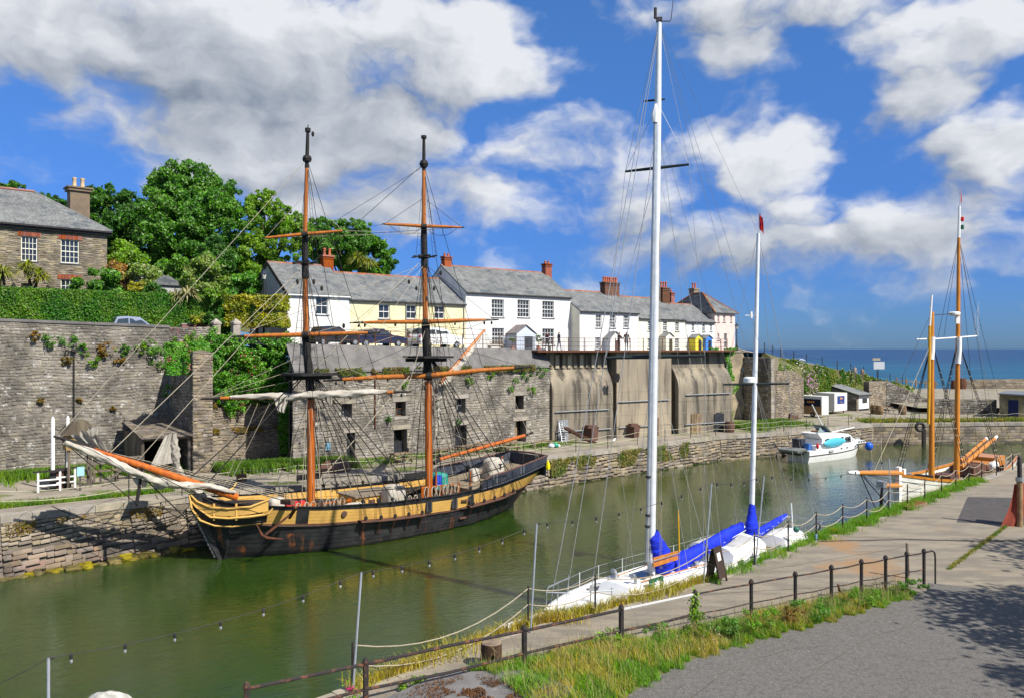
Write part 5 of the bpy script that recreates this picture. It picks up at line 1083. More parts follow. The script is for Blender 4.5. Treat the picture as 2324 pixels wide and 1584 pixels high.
def yard(name, l, cpt, r, Yc, slope, rad, tip=.09, mat=m_spar):
    """l, r = pixel ends; yard swings in plan by 'slope' metres of depth per metre"""
    XL = (l[0]-cpt[0])/F*Yc; XR = (r[0]-cpt[0])/F*Yc; pl = D(l[0], l[1], Yc+XL*slope-.35); pr = D(r[0], r[1], Yc+XR*slope-.35); pc = D(cpt[0], cpt[1], Yc-.35)
    b = MB(); b.tube([lerp(pl, pr, tip), lerp(pl, pr, .25), pc, lerp(pl, pr, .75), lerp(pl, pr, 1-tip)], [rad*.6, rad*.85, rad, rad*.85, rad*.6], 10); y = b.build(name, mat, brig, True)
    b = MB(); b.tube([pl, lerp(pl, pr, tip)], [rad*.28, rad*.5], 8); b.build('yard_arm', m_tar, y); b = MB(); b.tube([pr, lerp(pl, pr, 1-tip)], [rad*.28, rad*.5], 8); b.build('yard_arm', m_tar, y); b = MB(); b.lathe(pc, [(rad*1.35, -.16), (rad*1.35, .16)], 10, (pr-pl)); b.build('sling', m_tar, y)
    # foot rope and its stirrups
    b = MB()
    for a_, c_ in ((.08, .5), (.5, .92)):
        rope(b, lerp(pl, pr, a_), lerp(pl, pr, c_), .012, .55, 4, 10)
        for q_ in (.3, .55, .8): x = lerp(pl, pr, lerp(a_, c_, q_)); b.tube([x, x-K*.55*4*q_*(1-q_)], .008, 4, False)
    b.build('foot_rope', m_tar, y); return pl, pc, pr
yf1 = yard('fore_yard', (455, 905), (706, 897), (934, 888), YF, .17, .15)
yf2 = yard('fore_topsail_yard', (523, 764), (693, 760), (864, 755), YF, .17, .135)
yf3 = yard('fore_topgallant_yard', (597, 541), (692, 532), (783, 524), YF, .17, .10, .03)
ym1 = yard('main_yard', (733, 864), (973, 852), (1207, 832), YM, .17, .17)
ym2 = yard('main_topsail_yard', (793, 733), (965, 731), (1132, 726), YM, .17, .14)
ym3 = yard('main_topgallant_yard', (867, 509), (962, 514), (1054, 517), YM, .17, .105, .04)
bs_tip, bs_base = T(-7.55, 0, 6.6), T(.6, 0, 2.95)
b = MB(); b.tube([bs_base, lerp(bs_base, bs_tip, .5), lerp(bs_base, bs_tip, .85)], [.2, .17, .11], 10); b.build('bowsprit', m_sparr, brig, True); b = MB(); b.tube([lerp(bs_base, bs_tip, .80)+K*.12, bs_tip], [.10, .05], 8); b.build('jib_boom', m_tar, brig)
ds0 = lerp(bs_base, bs_tip, .55); ds1 = ds0-K*1.75+BA*-.25; b = MB(); b.tube([ds0, ds1, ds1-K*.12], [.06, .09, .02], 8); b.build('dolphin_striker', m_tar, brig)
gf0, gf1 = D(1000, 868, YM+.6), D(1100, 749, YM+3.4); spar('gaff', gf0, gf1, .12, .08, m_spar); bm0, bm1 = D(997, 1042, YM+.8), D(1190, 988, YM+6.2); bm2 = D(1210, 981, YM+6.6); spar('boom', bm0, bm1, .11, .12, m_sparr); spar('boom_end', bm1, bm2, .1, .06, m_tar)
spar('boom_jaws', D(985, 1050, YM+.5), bm0, .13, .12, m_tar)
# ---- furled sails
def furl(name, pts, r, amp=.06, drape=None, mat=m_canvas, n=14):
    """bundle of canvas along a path with lumpy folds"""
    out = []; rad = []; m = 90; acc = [0]
    for a, c in zip(pts, pts[1:]): acc.append(acc[-1]+(V(c)-V(a)).length)
    rows = []
    for i in range(m+1):
        s = acc[-1]*i/m; k = max(j for j in range(len(acc)-1) if acc[j] <= s+1e-6); f = (s-acc[k])/(acc[k+1]-acc[k]); p = lerp(V(pts[k]), V(pts[k+1]), f); d = (V(pts[k+1])-V(pts[k])).normalized(); a = d.cross(K).normalized(); u_ = a.cross(d)
        rr_ = lerp(r[k], r[k+1], f) if isinstance(r, (list, tuple)) else r
        row = []
        for j in range(n):
            th = 2*math.pi*j/n; q = rr_*(1+amp*3*math.sin(3*th+i*.35)+amp*2.2*math.sin(5*th-i*.6)+R.uniform(-amp, amp)*1.4); row.append(p+a*math.cos(th)*q+u_*math.sin(th)*q)
        rows.append(row)
    b = MB(); b.grid(rows, True); k = len(b.v); b.f += [tuple(range(n)), tuple(range(k-n, k))[::-1]]; return b.build(name, mat, brig, 2)
l, c_, r_ = yf1; off = V((0, -.12, .05))
furl('furled_fore_course', [lerp(l, r_, .14)+off, lerp(l, r_, .3)+off, lerp(l, r_, .42)+off-K*.1, c_+off, lerp(l, r_, .62)+off-K*.05, lerp(l, r_, .8)+off, lerp(l, r_, .88)+off], [.08, .15, .20, .18, .21, .15, .08], .06)
b = MB()
for f0, w_, h_ in ((.38, .75, .85), (.61, .3, .8)):
    c0 = lerp(l, r_, f0)+off; u_ = (r_-l).normalized(); rows = []
    for i in range(8): rows.append([c0+u_*((j/9-.5)*w_*(1-.5*i/7))+V((0, -.14-.10*math.sin(j*1.9+i*.5), 0))-K*(h_*i/7+.1*math.sin(j*2.1)) for j in range(10)])
    b.grid(rows)
b.build('sail_bunt', m_canvas, brig, 2)
furl('furled_spanker_head', [lerp(gf0, gf1, .02)-K*.25, lerp(gf0, gf1, .3)-K*.28, lerp(gf0, gf1, .6)-K*.26, lerp(gf0, gf1, .9)-K*.16], [.22, .24, .2, .06], .05)
mh = D(1000, 872, YM+.8); furl('furled_spanker', [mh, D(992, 905, YM+.6), D(988, 935, YM+.6), D(996, 965, YM+.7)], [.25, .27, .2, .10], .08)
furl('furled_spanker_foot', [D(990, 950, YM+.6), D(988, 985, YM+.6), D(984, 1010, YM+.6)], [.12, .08, .03], .08)
# jibs stowed on the bowsprit
sp = lambda f, dz=0., dy=0.: lerp(bs_base, bs_tip, f)+K*dz+BP*dy
furl('stowed_outer_jib', [sp(.95, -.1, .1), sp(.82, -.15, .15), sp(.66, -.35, .2), sp(.5, -.5, .25), sp(.36, -.35, .25), sp(.18, .1, .2), sp(.02, .22, .2)], [.10, .17, .16, .15, .17, .14, .08], .06)
def drape(name, quad4, nx=14, ny=10, amp=.13, fq=9., sag=0., mat=m_canvas):
    A, B_, C, Dd = [V(q) for q in quad4]; rows = []; nr = (B_-A).cross(Dd-A).normalized()
    for i in range(ny+1):
        v = i/ny; rows.append([lerp(lerp(A, B_, j/nx), lerp(Dd, C, j/nx), v)+nr*amp*math.sin(fq*j/nx+v*2.2)*(1-.3*v)+nr*amp*.5*math.sin(fq*2.3*j/nx+1)-K*sag*math.sin(math.pi*v)*math.sin(math.pi*j/nx) for j in range(nx+1)])
    b = MB(); b.grid(rows); return b.build(name, mat, brig, 2)
J = 36.2
drape('hanging_jib', [D(163, 990, 35.2), D(210, 968, 35.8), D(252, 1036, 37.2), D(222, 1038, 36.6)], 16, 10, .16, 16)
drape('jib_head', [D(205, 975, 35.6), D(225, 962, 35.8), D(222, 985, 35.9), D(206, 990, 35.7)], 8, 6, .08, 8)
drape('jib_bunt', [D(298, 1080, 37.6), D(345, 1078, 38.2), D(332, 1104, 38), D(318, 1106, 37.7)], 14, 8, .13, 14, .1)
drape('jib_bunt', [D(343, 1080, 38.2), D(396, 1098, 38.8), D(372, 1108, 38.6), D(352, 1112, 38.3)], 14, 8, .12, 14, .1)
drape('staysail', [D(374, 990, 38.6), D(396, 978, 38.8), D(392, 1050, 39), D(340, 1060, 38.2)], 14, 10, .10, 9)
furl('staysail_roll', [D(395, 980, 38.8), D(397, 1020, 39), D(402, 1060, 39.2), D(420, 1090, 39.5), D(450, 1118, 39.8), D(492, 1140, 40.2), D(525, 1142, 40.4)], [.08, .19, .15, .13, .14, .16, .07], .08)
# ---- standing rigging
def shrouds(top, tag_, sd_, z_off=0., cnt=5):
    ends = []
    for i in range(cnt):
        b = MB(); q = chan[(tag_, sd_, i)]; p = top+BP*sd_*.25; b.tube([p, q], .027, 4, False); b.build('shroud', m_tar, brig); ends.append((p, q))
    b = MB(); nr_ = 17
    for k in range(1, nr_):
        f = .10+.86*k/nr_
        for a, c in zip(ends[:-1], ends[1:]): rope(b, lerp(a[0], a[1], f), lerp(c[0], c[1], f), .014, .015, 3, 3)
    tag(b.build('ratlines', m_tar, brig), kind='stuff')
    b = MB(); b.beam(lerp(*ends[0], .93), lerp(*ends[-1], .93), .05, .05); b.build('sheer_pole', m_tar, brig)
for sd_ in (1, -1): shrouds(fm(842), 'fore', sd_); shrouds(mm(803), 'main', sd_)
for f, zt, zp in ((fm, 600, 850), (mm, 585, 811)):
    for sd_ in (1, -1):
        ends = []
        for i in range(3): p, q = f(zt)+BP*sd_*.15, f(zp)+BP*sd_*1.15+BA*(-.5+i*.5); b = MB(); b.tube([p, q], .016, 4, False); b.build('topmast_shroud', m_tar, brig); ends.append((p, q))
        b = MB()
        for k in range(1, 13): fq = .12+.85*k/13; [rope(b, lerp(a[0], a[1], fq), lerp(c[0], c[1], fq), .008, 0, 3) for a, c in zip(ends[:-1], ends[1:])]
        tag(b.build('ratlines', m_tar, brig), kind='stuff')
        for i in range(3): q = f(zp)+BP*sd_*1.15+BA*(-.5+i*.5); b = MB(); b.tube([q, f(zp+45)+BP*sd_*.2], .012, 4, False); b.build('futtock_shroud', m_tar, brig)
for f, zt, zp in ((fm, 365, 597), (mm, 378, 583)):
    for sd_ in (1, -1):
        ends = []
        for i in range(2): p, q = f(zt), f(zp)+BP*sd_*.9+BA*(.0+i*.3); b = MB(); b.tube([p, q], .010, 4, False); b.build('topgallant_shroud', m_tar, brig); ends.append((p, q))
        b = MB()
        for k in range(2, 9): fq = .1+.85*k/9; rope(b, lerp(*ends[0], fq), lerp(*ends[1], fq), .009, 0, 3)
        tag(b.build('ratlines', m_tar, brig), kind='stuff')
def line(name, p, q, r=.011, mat=m_hemp, sag=0.): b = MB(); rope(b, p, q, r*1.25, sag); b.build(name, mat, brig)
for sd_ in (1, -1):
    for f, zt, t in ((fm, 362, 9.5), (fm, 600, 9.0), (mm, 375, 17.2), (mm, 585, 16.8), (mm, 590, 17.6)): line('backstay', f(zt), T(t, sd_*(interp(t, hbT)+.3), interp(t, y0T)+.3), .012, m_tar)
line('forestay', fm(842), sp(.18, .2), .028, m_tar); line('forestay', fm(842)-BP*.1, sp(.28, .2), .024, m_tar); line('fore_topmast_stay', fm(602), sp(.72, .1), .016, m_hemp); line('jib_stay', fm(620), sp(.58, .1), .014, m_hemp); line('topgallant_stay', fm(362), sp(.985, 0), .012, m_hemp)
line('main_stay', mm(806), fm(1100)+BA*.3, .022, m_hemp); line('main_topmast_stay', mm(585), fm(850), .014, m_hemp); line('main_topgallant_stay', mm(372), fm(612), .012, m_tar); line('main_royal_stay', mm(378), fm(545), .009, m_tar)
# braces, lifts, tackles
for (yd, f, lift) in ((yf1, fm, 800), (yf2, fm, 620), (yf3, fm, 440), (ym1, mm, 770), (ym2, mm, 600), (ym3, mm, 450)):
    for e_ in (0, 2): line('lift', lerp(yd[e_], yd[1], .06), f(lift), .009, m_hemp if f is fm else m_tar)
for e_, tgt in ((0, mm(740)), (2, mm(745)), (0, mm(800)), (2, mm(860))): line('brace', lerp(yf1[e_], yf1[1], .05), tgt, .010)
for e_ in (0, 2): line('brace', lerp(yf2[e_], yf2[1], .05), mm(600), .010); line('brace', lerp(yf3[e_], yf3[1], .05), mm(530), .009); line('brace', lerp(ym1[e_], ym1[1], .05), T(19.5, 1.8 if e_ else -1.8, 3.3), .011, m_hemp); line('brace', lerp(ym2[e_], ym2[1], .05), fm(760), .010); line('brace', lerp(ym3[e_], ym3[1], .06), fm(540), .009, m_tar)
line('vang', gf1, T(19.8, 1.7, 3.4), .010); line('vang', gf1, T(19.8, -1.7, 3.4), .010); line('peak_halyard', gf1, mm(740), .011, m_tar); line('peak_halyard', lerp(gf0, gf1, .55), mm(760), .011, m_tar); line('topping_lift', bm2, mm(770), .011, m_tar); line('sheet', bm1, T(19.6, .4, 2.9), .016, m_tar)
for (px, py, px2, py2, Y1, Y2) in ((752, 920, 842, 1100, 43, 44), (742, 930, 800, 1120, 43, 42), (700, 930, 712, 1140, 42.5, 42.2), (690, 940, 695, 1140, 42.5, 42.2), (720, 920, 728, 1135, 42.5, 42.2), (955, 880, 962, 1100, 47.5, 47), (985, 880, 990, 1100, 47.6, 47), (845, 900, 905, 1130, 44, 44.5), (570, 915, 463, 1090, 40.5, 40), (585, 915, 505, 1110, 40.7, 40), (612, 915, 512, 1115, 41, 40.2), (1010, 900, 1070, 1060, 48, 48.5), (1060, 850, 1130, 1060, 50, 50)):
    line('running_line', D(px, py, Y1), D(px2, py2, Y2), .010)
for f, t0, tops_ in ((fm, 3.1, (905, 850, 770, 640, 600)), (mm, 11.1, (862, 812, 740, 620, 585))):
    for k in range(11):
        y = 1.45 if k % 3 else -1.5; line('halyard', f(tops_[k % 5])+BP*(.12 if y > 0 else -.12)+BA*R.uniform(-.2, .2), T(t0+.3*k, y, 2.35), .0095, m_hemp if k % 2 else m_tar)
for e_ in (0, 2):
    for yd, f in ((yf1, fm), (ym1, mm), (yf2, fm), (ym2, mm)):
        for q_ in (.35, .6): line('clewline', lerp(yd[1], yd[e_], q_), f(905 if yd in (yf1, ym1) else 770)-K*.6+BA*.2, .008, m_hemp)
for yd in (yf1, yf2, ym1, ym2):
    for f0 in (.06, .10, .3, .7, .90, .95): q = lerp(yd[0], yd[2], f0)-K*.18; b = MB(); b.ball(q, .07, .06, .11, 7, 5); b.build('block', m_tar, brig)
for px, py, Y in ((675, 640, 42.5), (712, 640, 42.5), (730, 655, 42.4), (690, 625, 42.4), (780, 740, 44), (928, 640, 47.5), (945, 655, 47.4), (985, 655, 47.4), (1000, 620, 47.6), (710, 305, 42.8), (925, 1020, 46), (965, 880, 47)): b = MB(); b.ball(D(px, py, Y), .085, .07, .15, 7, 5); b.build('block', m_tar, brig)
# bowsprit gear
line('bobstay', sp(.62, -.1), T(-1.2, 0, 1.0), .022, m_tar); line('martingale', sp(.97, 0), ds1, .014, m_tar); line('martingale', ds1, T(-1.6, .5, 2.3), .014, m_tar); line('martingale', ds1, T(-1.6, -.5, 2.3), .014, m_tar)
for sd_ in (1, -1): line('bowsprit_shroud', sp(.62, 0), T(.2, sd_*1.5, 2.3), .016, m_tar); line('jib_guy', sp(.95, 0), T(1.9, sd_*3.2, 3.0), .014, m_tar); line('foot_rope', sp(.92, -.2), sp(.3, -.2, sd_*.4), .012, m_tar, .5)
for i in range(4): line('jib_sheet', sp(.5+.08*i, .1), T(3.2+.3*i, .4-.3*i, 2.5), .012, m_hemp)
# ---- deck gear
def coil(p, r=.16, h=.55): b = MB(); p = V(p); [b.tube([p+V((R.uniform(-.03, .03), 0, 0))+(BA*math.cos(a)*r*(1-.12*k)+K*(math.sin(a)*h*.5)) for a in [2*math.pi*i/12 for i in range(13)]], .022, 4, False) for k in range(3)]; b.build('rope_coil', m_hemp, brig)
for x in range(7): coil(T(3.2+.42*x, 1.5+.1*(x % 2), 2.25), .15, .6)
for x in range(6): coil(T(11.3+.42*x, 1.3+.12*(x % 2), 2.1), .15, .65)
for x in range(4): coil(T(8.6+.4*x, 2.4, 2.05), .13, .5)
for a, c, y in ((3.0, 6.3, 1.45), (11.0, 13.8, 1.2)):
    b = MB(); b.beam(T(a, y, 2.4), T(c, y, 2.3), .10, .08); b.build('pin_rail', m_sparr, brig)
    for t in (a+.1, (a+c)/2, c-.1): b = MB(); b.beam(T(t, y, 1.2), T(t, y, 2.4), .14, .14); b.build('bitt', m_sparr, brig)
def cover(name, c, su, sv, sz, mat=m_canvas):
    rows = []; m = 20; c = V(c)
    for i, (s_, z) in enumerate(((1.04, 0), (1.0, .35), (.97, .7), (.92, .93), (.6, 1.0), (.05, 1.03))):
        rows.append([c+BA*(su*s_*max(-1, min(1, 1.35*math.cos(2*math.pi*j/m)))*.5*(1+.04*math.sin(j*2.7+i)))+BP*(sv*s_*max(-1, min(1, 1.35*math.sin(2*math.pi*j/m)))*.5)+K*(sz*z+.03*math.sin(j*1.9)) for j in range(m)])
    b = MB(); b.grid(rows, True); k = len(b.v); b.f += [tuple(range(k-m, k))]; return b.build(name, mat, brig, 2)
cover('canvas_hood', T(9.3, .9, 1.35), 1.15, 1.0, 1.35); cover('wheel_cover', T(17.0, .5, 2.25), 1.2, .9, 1.25); cover('binnacle_cover', T(15.6, .3, 2.2), .6, .5, .75)
m_green = M('green_tarp', (.02, .20, .16), (.03, .28, .22), 3, .6); cover('green_cover', T(13.4, -.6, 1.9), 1.2, .9, .9, m_green); cover('sail_bag', T(2.6, .2, 2.0), .8, .7, .7); cover('sail_bag', T(6.4, 1.6, 1.5), 1.1, .6, .65)
b = MB(); b.box6(T(7.2, -1.6, 1.2), BA*2.6, BP*2.0, K*.95); dh = b.build('deckhouse', m_ochre, brig); b = MB(); b.box6(T(7.1, -1.7, 2.15), BA*2.8, BP*2.2, K*.07); b.build('deckhouse_roof', m_deck, dh)
for i in range(4): b = MB(); b.box6(T(7.35+.62*i, .41, 1.45), BA*.42, BP*.02, K*.5); b.build('deckhouse_panel', m_wale, dh)
b = MB(); b.box6(T(14.05, -1.3, 1.2), BA*.1, BP*2.6, K*.8); b.build('break_bulkhead', m_ochre, brig)
b = MB(); b.box6(T(13.0, -.9, 1.2), BA*1.0, BP*1.4, K*.65); b.build('skylight', m_wale, brig); b = MB(); b.box6(T(10.6, -.5, 1.15), BA*1.3, BP*1.4, K*.35); b.build('hatch', m_wale, brig)
for t, y in ((2.9, 1.0), (3.2, 1.1), (3.55, 1.2)): b = MB(); b.box(T(t, y, 2.42), .28, .25, .3, BA); b.build('red_box', M('red_plastic', (.6, .03, .03)), brig)
b = MB(); b.box(T(12.9, .2, 2.5), .35, .35, .6, BA); b.build('blue_drum', M('blue_plastic', (.02, .06, .45)), brig)
for t, z in ((5.0, 3.0), (9.3, 3.15)): b = MB(); b.box6(T(t, 2.0 if t > 6 else -2.4, z), BA*1.5, BP*.05, K*.32); b.build('shroud_board', m_tar, brig)
b = MB(); b.lathe(T(20.35, 2.0, 2.9), [(.02, -.35), (.13, -.28), (.16, -.1), (.1, .15), (.04, .32)], 8); b.build('yellow_buoy', M('yellow_plastic', (.75, .60, .01), None, 1, .4), brig, True)
b = MB(); b.tube([T(19, -1.0, 2.6), T(19, -1.0, 3.3)], .06, 6); b.tube([T(14.6, 1.2, 2.0), T(14.6, 1.2, 3.0)], .05, 6); b.tube([T(12.2, 1.0, 2.4), T(12.2, 1.0, 3.2)], .06, 6); b.build('stanchions', m_sparr, brig)
b = MB(); b.lathe(T(16.4, 1.9, 3.0), [(.05, 0), (.05, .25), (.12, .28), (.12, .34)], 8); b.build('swivel_gun_post', m_black, brig)
for i in range(5): b = MB(); b.tube([T(14.2+.5*i, 2.75, 2.15), T(14.2+.5*i, 2.72, 2.62)], .025, 5); b.build('rail_stanchion', m_tar, brig)
b = MB(); b.tube([T(14.1, 2.76, 2.62), T(16.4, 2.62, 2.8)], .03, 5); b.build('iron_rail', m_tar, brig)
# mooring lines to the quay
ml = MB(); rope(ml, T(-1.6, -.3, 2.6), ETp[1]+V((1.6, 1.4, .2)), .022, .9, 5, 14); rope(ml, T(-1.4, -.4, 2.5), ETp[2]+V((.8, 1.0, .2)), .022, .8, 5, 12); rope(ml, T(-1.2, .2, 2.2), ETp[2]+V((-.5, .3, -.1)), .018, 1.0, 5, 12)
ml.build('mooring_line', m_tar, brig)
# ================================================================ white ketch at the near quay
m_gel = M('white_gelcoat', (.80, .80, .78), (.74, .74, .72), 2, .3, spec=.5)
m_alu = M('white_mast_paint', (.72, .74, .76), (.62, .65, .68), 3, .35, spec=.5)
m_alug = M('grey_alloy', (.42, .45, .48), (.34, .37, .40), 3, .35, metal=.4)
m_blue = M('royal_blue_canvas', (.005, .03, .62), (.006, .02, .42), 2.4, .75, .4, 8)
m_gdeck = M('grey_deck', (.45, .45, .44), (.38, .38, .37), 3, .7)
m_wire = M('steel_wire', (.42, .42, .41), None, 1, .4, metal=.5)
YO = V((1.98, 27.15, 0)); YA = V((.728, .686, 0)).normalized(); YP = V((YA.y, -YA.x, 0))
def Yt(t, y=0., z=0.): return YO+YA*t+YP*y+K*z
ya = thing('ketch_yacht', 'white two masted yacht with blue sail covers moored at the near quay', 'yacht', Yt(8))
hbY = [(-1.2, .05), (-.4, .5), (1, 1.05), (3, 1.5), (6, 1.75), (10, 1.75), (14, 1.45), (16.6, 1.0)]; zsY = [(-1.2, 1.62), (2, 1.48), (8, 1.28), (16.6, 1.38)]
TY = [-1.2, -.9, -.4, .2, 1, 2, 3, 4.5, 6, 8, 10, 12, 14, 15.4, 16.6]; b = MB()
for sd_ in (1, -1):
    rows = []
    for t in TY:
        hb, zs = interp(t, hbY), interp(t, zsY); lo = interp(t, [(-1.2, 1.4), (0, .2), (1, -.3), (15, -.3), (16.6, .5)]); rows.append([Yt(t, sd_*hb*f, lerp(lo, zs, g)) for f, g in ((.12, 0), (.75, .25), (.93, .6), (1, 1))])
    b.grid(rows if sd_ < 0 else [r[::-1] for r in rows])
e = 16.6; b.add([Yt(e, s_*1.0*f, lerp(.5, 1.38, g)) for s_ in (1, -1) for f, g in ((.12, 0), (.75, .25), (.93, .6), (1, 1))][:4]+[Yt(e, -1.0*f, lerp(.5, 1.38, g)) for f, g in ((1, 1), (.93, .6), (.75, .25), (.12, 0))], [tuple(range(8))]); b.build('hull', m_gel, ya, True)
b = MB(); b.grid([[Yt(t, -interp(t, hbY)+.02, interp(t, zsY)-.03), Yt(t, 0, interp(t, zsY)+.04), Yt(t, interp(t, hbY)-.02, interp(t, zsY)-.03)] for t in TY]); b.build('deck', m_gel, ya, True)
for sd_ in (1, -1):
    b = MB(); b.grid([[Yt(t, sd_*(interp(t, hbY)-.06), interp(t, zsY)-.02), Yt(t, sd_*(interp(t, hbY)-.05), interp(t, zsY)+.16), Yt(t, sd_*(interp(t, hbY)+.03), interp(t, zsY)+.16), Yt(t, sd_*(interp(t, hbY)+.03), interp(t, zsY)-.05)] for t in TY]); b.build('toe_rail', m_gel, ya, True)
b = MB(); b.box6(Yt(-3.1, -.16, 1.58), YA*2.2, YP*.32, K*.10); b.build('bow_platform', m_gel, ya)
def trunk(t0, t1, w0, w1, h, name, mat, zof=0.):
    b = MB(); rows = []
    for t, f in ((t0, 0), (t0+.25, 1), ((t0+t1)/2, 1), (t1-.15, 1), (t1, 0)):
        w = lerp(w0, w1, (t-t0)/(t1-t0)); z = interp(t, zsY)+zof; hh = h*f+.02; rows.append([Yt(t, -w, z), Yt(t, -w*.93, z+hh*.8), Yt(t, -w*.7, z+hh), Yt(t, 0, z+hh*1.1), Yt(t, w*.7, z+hh), Yt(t, w*.93, z+hh*.8), Yt(t, w, z)])
    b.grid(rows[::-1]); return b.build(name, mat, ya, True)
tk = trunk(2.2, 8.4, .75, 1.15, .42, 'coachroof', m_gel); dk = trunk(8.3, 11.3, 1.2, 1.15, .95, 'deckhouse', m_gel); trunk(8.7, 11.0, .9, .9, .20, 'grey_hatch', m_gdeck, .82); trunk(13.3, 15.6, .8, .7, .5, 'aft_cabin', m_gel)
for t in (3.4, 4.8, 6.2, 7.4, 9.0, 10.0, 10.8):
    for sd_ in (1, -1): w = lerp(.75, 1.15, (t-2.2)/6.2) if t < 8.3 else 1.18; b = MB(); b.box6(Yt(t-.22, sd_*(w*.97), interp(t, zsY)+.16), YA*.44, YP*.03*sd_, K*(.16 if t < 8 else .34)); b.build('portlight', m_glass, tk if t < 8.3 else dk)
b = MB(); b.box6(Yt(1.0, -.35, 1.53), YA*.9, YP*.7, K*.09); b.build('fore_hatch', m_gel, ya); b = MB(); b.box6(Yt(3.6, -.3, 1.92), YA*.7, YP*.6, K*.06); b.build('skylight_hatch', m_glass, ya)
# pulpit, stanchions, lifelines, bow netting
b = MB(); b.tube([Yt(1.0, -1.0, 2.2), Yt(-.6, -.45, 2.32), Yt(-1.15, 0, 2.36), Yt(-.6, .45, 2.32), Yt(1.0, 1.0, 2.2)], .025, 6); b.build('pulpit', m_galv, ya)
for t, y in ((-.9, .25), (-.9, -.25), (.2, .75), (.2, -.75), (1.0, 1.0), (1.0, -1.0)): b = MB(); b.tube([Yt(t, y, 1.5), Yt(t, y, 2.3)], .018, 5); b.build('pulpit_leg', m_galv, ya)
sts = [1.8, 3.2, 4.8, 6.6, 8.4, 10.4, 12.4, 14.2, 15.8]
for sd_ in (1, -1):
    for t in sts: b = MB(); y = interp(t, hbY)-.05; b.tube([Yt(t, sd_*y, interp(t, zsY)), Yt(t, sd_*y, interp(t, zsY)+.72)], .016, 5); b.build('stanchion', m_gel, ya)
    for zz in (.38, .7): b = MB(); b.tube([Yt(1.0, sd_*1.0, 1.48+zz)]+[Yt(t, sd_*(interp(t, hbY)-.05), interp(t, zsY)+zz) for t in sts], .008, 4, False); b.build('lifeline', m_wire, ya)
m_net = M('dark_netting', (.03, .035, .04), None, 1, .9); b = MB(); tt = np.linspace(-.5, 4.8, 60)
for t in tt: y = -(interp(t, hbY)-.05); b.tube([Yt(t, y, interp(t, zsY)+.1), Yt(t, y, interp(t, zsY)+.72)], .004, 3, False)
for zz in np.linspace(.1, .7, 9): b.tube([Yt(t, -(interp(t, hbY)-.05), interp(t, zsY)+zz) for t in tt[::6]], .004, 3, False)
tag(b.build('bow_netting', m_net, ya), kind='stuff')
b = MB(); b.tube([Yt(15.8, -1.1, 2.05), Yt(16.9, -.8, 2.15), Yt(17.0, .8, 2.15), Yt(15.8, 1.1, 2.05)], .022, 6); b.build('pushpit', m_galv, ya)
for y in (-.8, 0, .8): b = MB(); b.tube([Yt(16.8, y, 1.3), Yt(16.9, y, 2.15)], .018, 5); b.build('pushpit_leg', m_galv, ya)
bn = MB(); bn.box6(Yt(3.9, .55, 2.55), YA*1.55, YP*.04, K*.15); bn.build('teak_seat_back', M('teak', (.52, .20, .04), (.42, .15, .03), 4, .5), ya); bn = MB(); bn.box6(Yt(3.9, .55, 2.36), YA*1.55, YP*.04, K*.15); bn.build('teak_seat_back', MATS['teak'], ya)
b = MB(); b.tube([Yt(3.7, .6, 1.5), Yt(3.7, .6, 2.6), Yt(5.5, .6, 2.6), Yt(5.5, .6, 1.5)], .022, 5); b.build('mast_pulpit', m_galv, ya)
b = MB(); b.box6(Yt(3.2, .9, 1.6), YA*.8, YP*.06, K*.5); sg = b.build('green_box', M('green_panel', (.01, .10, .05)), ya); b = MB(); c = Yt(3.6, .975, 1.85)
for k in range(8): a = k*math.pi/4; b.beam(c+YA*.06*math.cos(a)+K*.06*math.sin(a), c+YA*.17*math.cos(a)+K*.17*math.sin(a), .05, .03, YP)
b.lathe(c, [(.07, 0), (.07, .012)], 10, YP); b.build('white_emblem', m_white, sg)
for t, y in ((11.6, 1.0), (11.6, -1.0), (12.4, .95), (12.4, -.95), (6.8, .5), (6.8, -.5)): b = MB(); b.lathe(Yt(t, y, 1.6 if t > 9 else 1.85), [(.12, 0), (.10, .08), (.08, .14), (.11, .2)], 10); b.build('winch', m_galv, ya, True)
for t, y in ((3.0, .45), (3.0, -.45), (8.1, .55), (8.1, -.55)): b = MB(); b.tube([Yt(t, y, 1.75), Yt(t, y, 2.1), Yt(t-.08, y, 2.2), Yt(t-.2, y, 2.22)], [.06, .06, .08, .1], 8); b.build('cowl_vent', m_galv, ya, True)
for sd_ in (1, -1):
    b = MB(); b.tube([Yt(3.2+.5*k, sd_*lerp(.55, .85, k/9), 1.95-.0*k) for k in range(10)], .022, 5); b.build('teak_handrail', MATS['teak'], ya)
    b = MB(); b.box6(Yt(2.3, sd_*1.02-.12, 1.50), YA*.5, YP*.24, K*.16); b.build('deck_locker', m_gdeck, ya)
b = MB(); b.box6(Yt(11.4, -.75, 1.36), YA*1.9, YP*1.5, K*.06); b.build('cockpit_sole', M('teak_grating', (.22, .13, .06), (.16, .1, .05), 8, .8), ya)
b = MB(); b.tube([Yt(12.0, .0, 1.4), Yt(12.0, 0, 2.1)], .05, 6); b.tube([Yt(12.0, .38*math.cos(a), 2.1+.38*math.sin(a)) for a in [2*math.pi*k/14 for k in range(15)]], .018, 5, False); b.build('steering_wheel', m_galv, ya)
for t, y in ((1.9, .3), (5.6, 1.3), (9.6, -1.35), (14.6, .5)):
    b = MB()
    for k in range(3): b.tube([Yt(t+.2*math.cos(a)*(1-.2*k), y+.16*math.sin(a)*(1-.2*k), interp(t, zsY)+.07+.03*k+(.45 if 2.2 < t < 5 else 0)*0) for a in [2*math.pi*j/10 for j in range(11)]], .02, 4, False)
    b.build('rope_coil', m_hemp, ya)
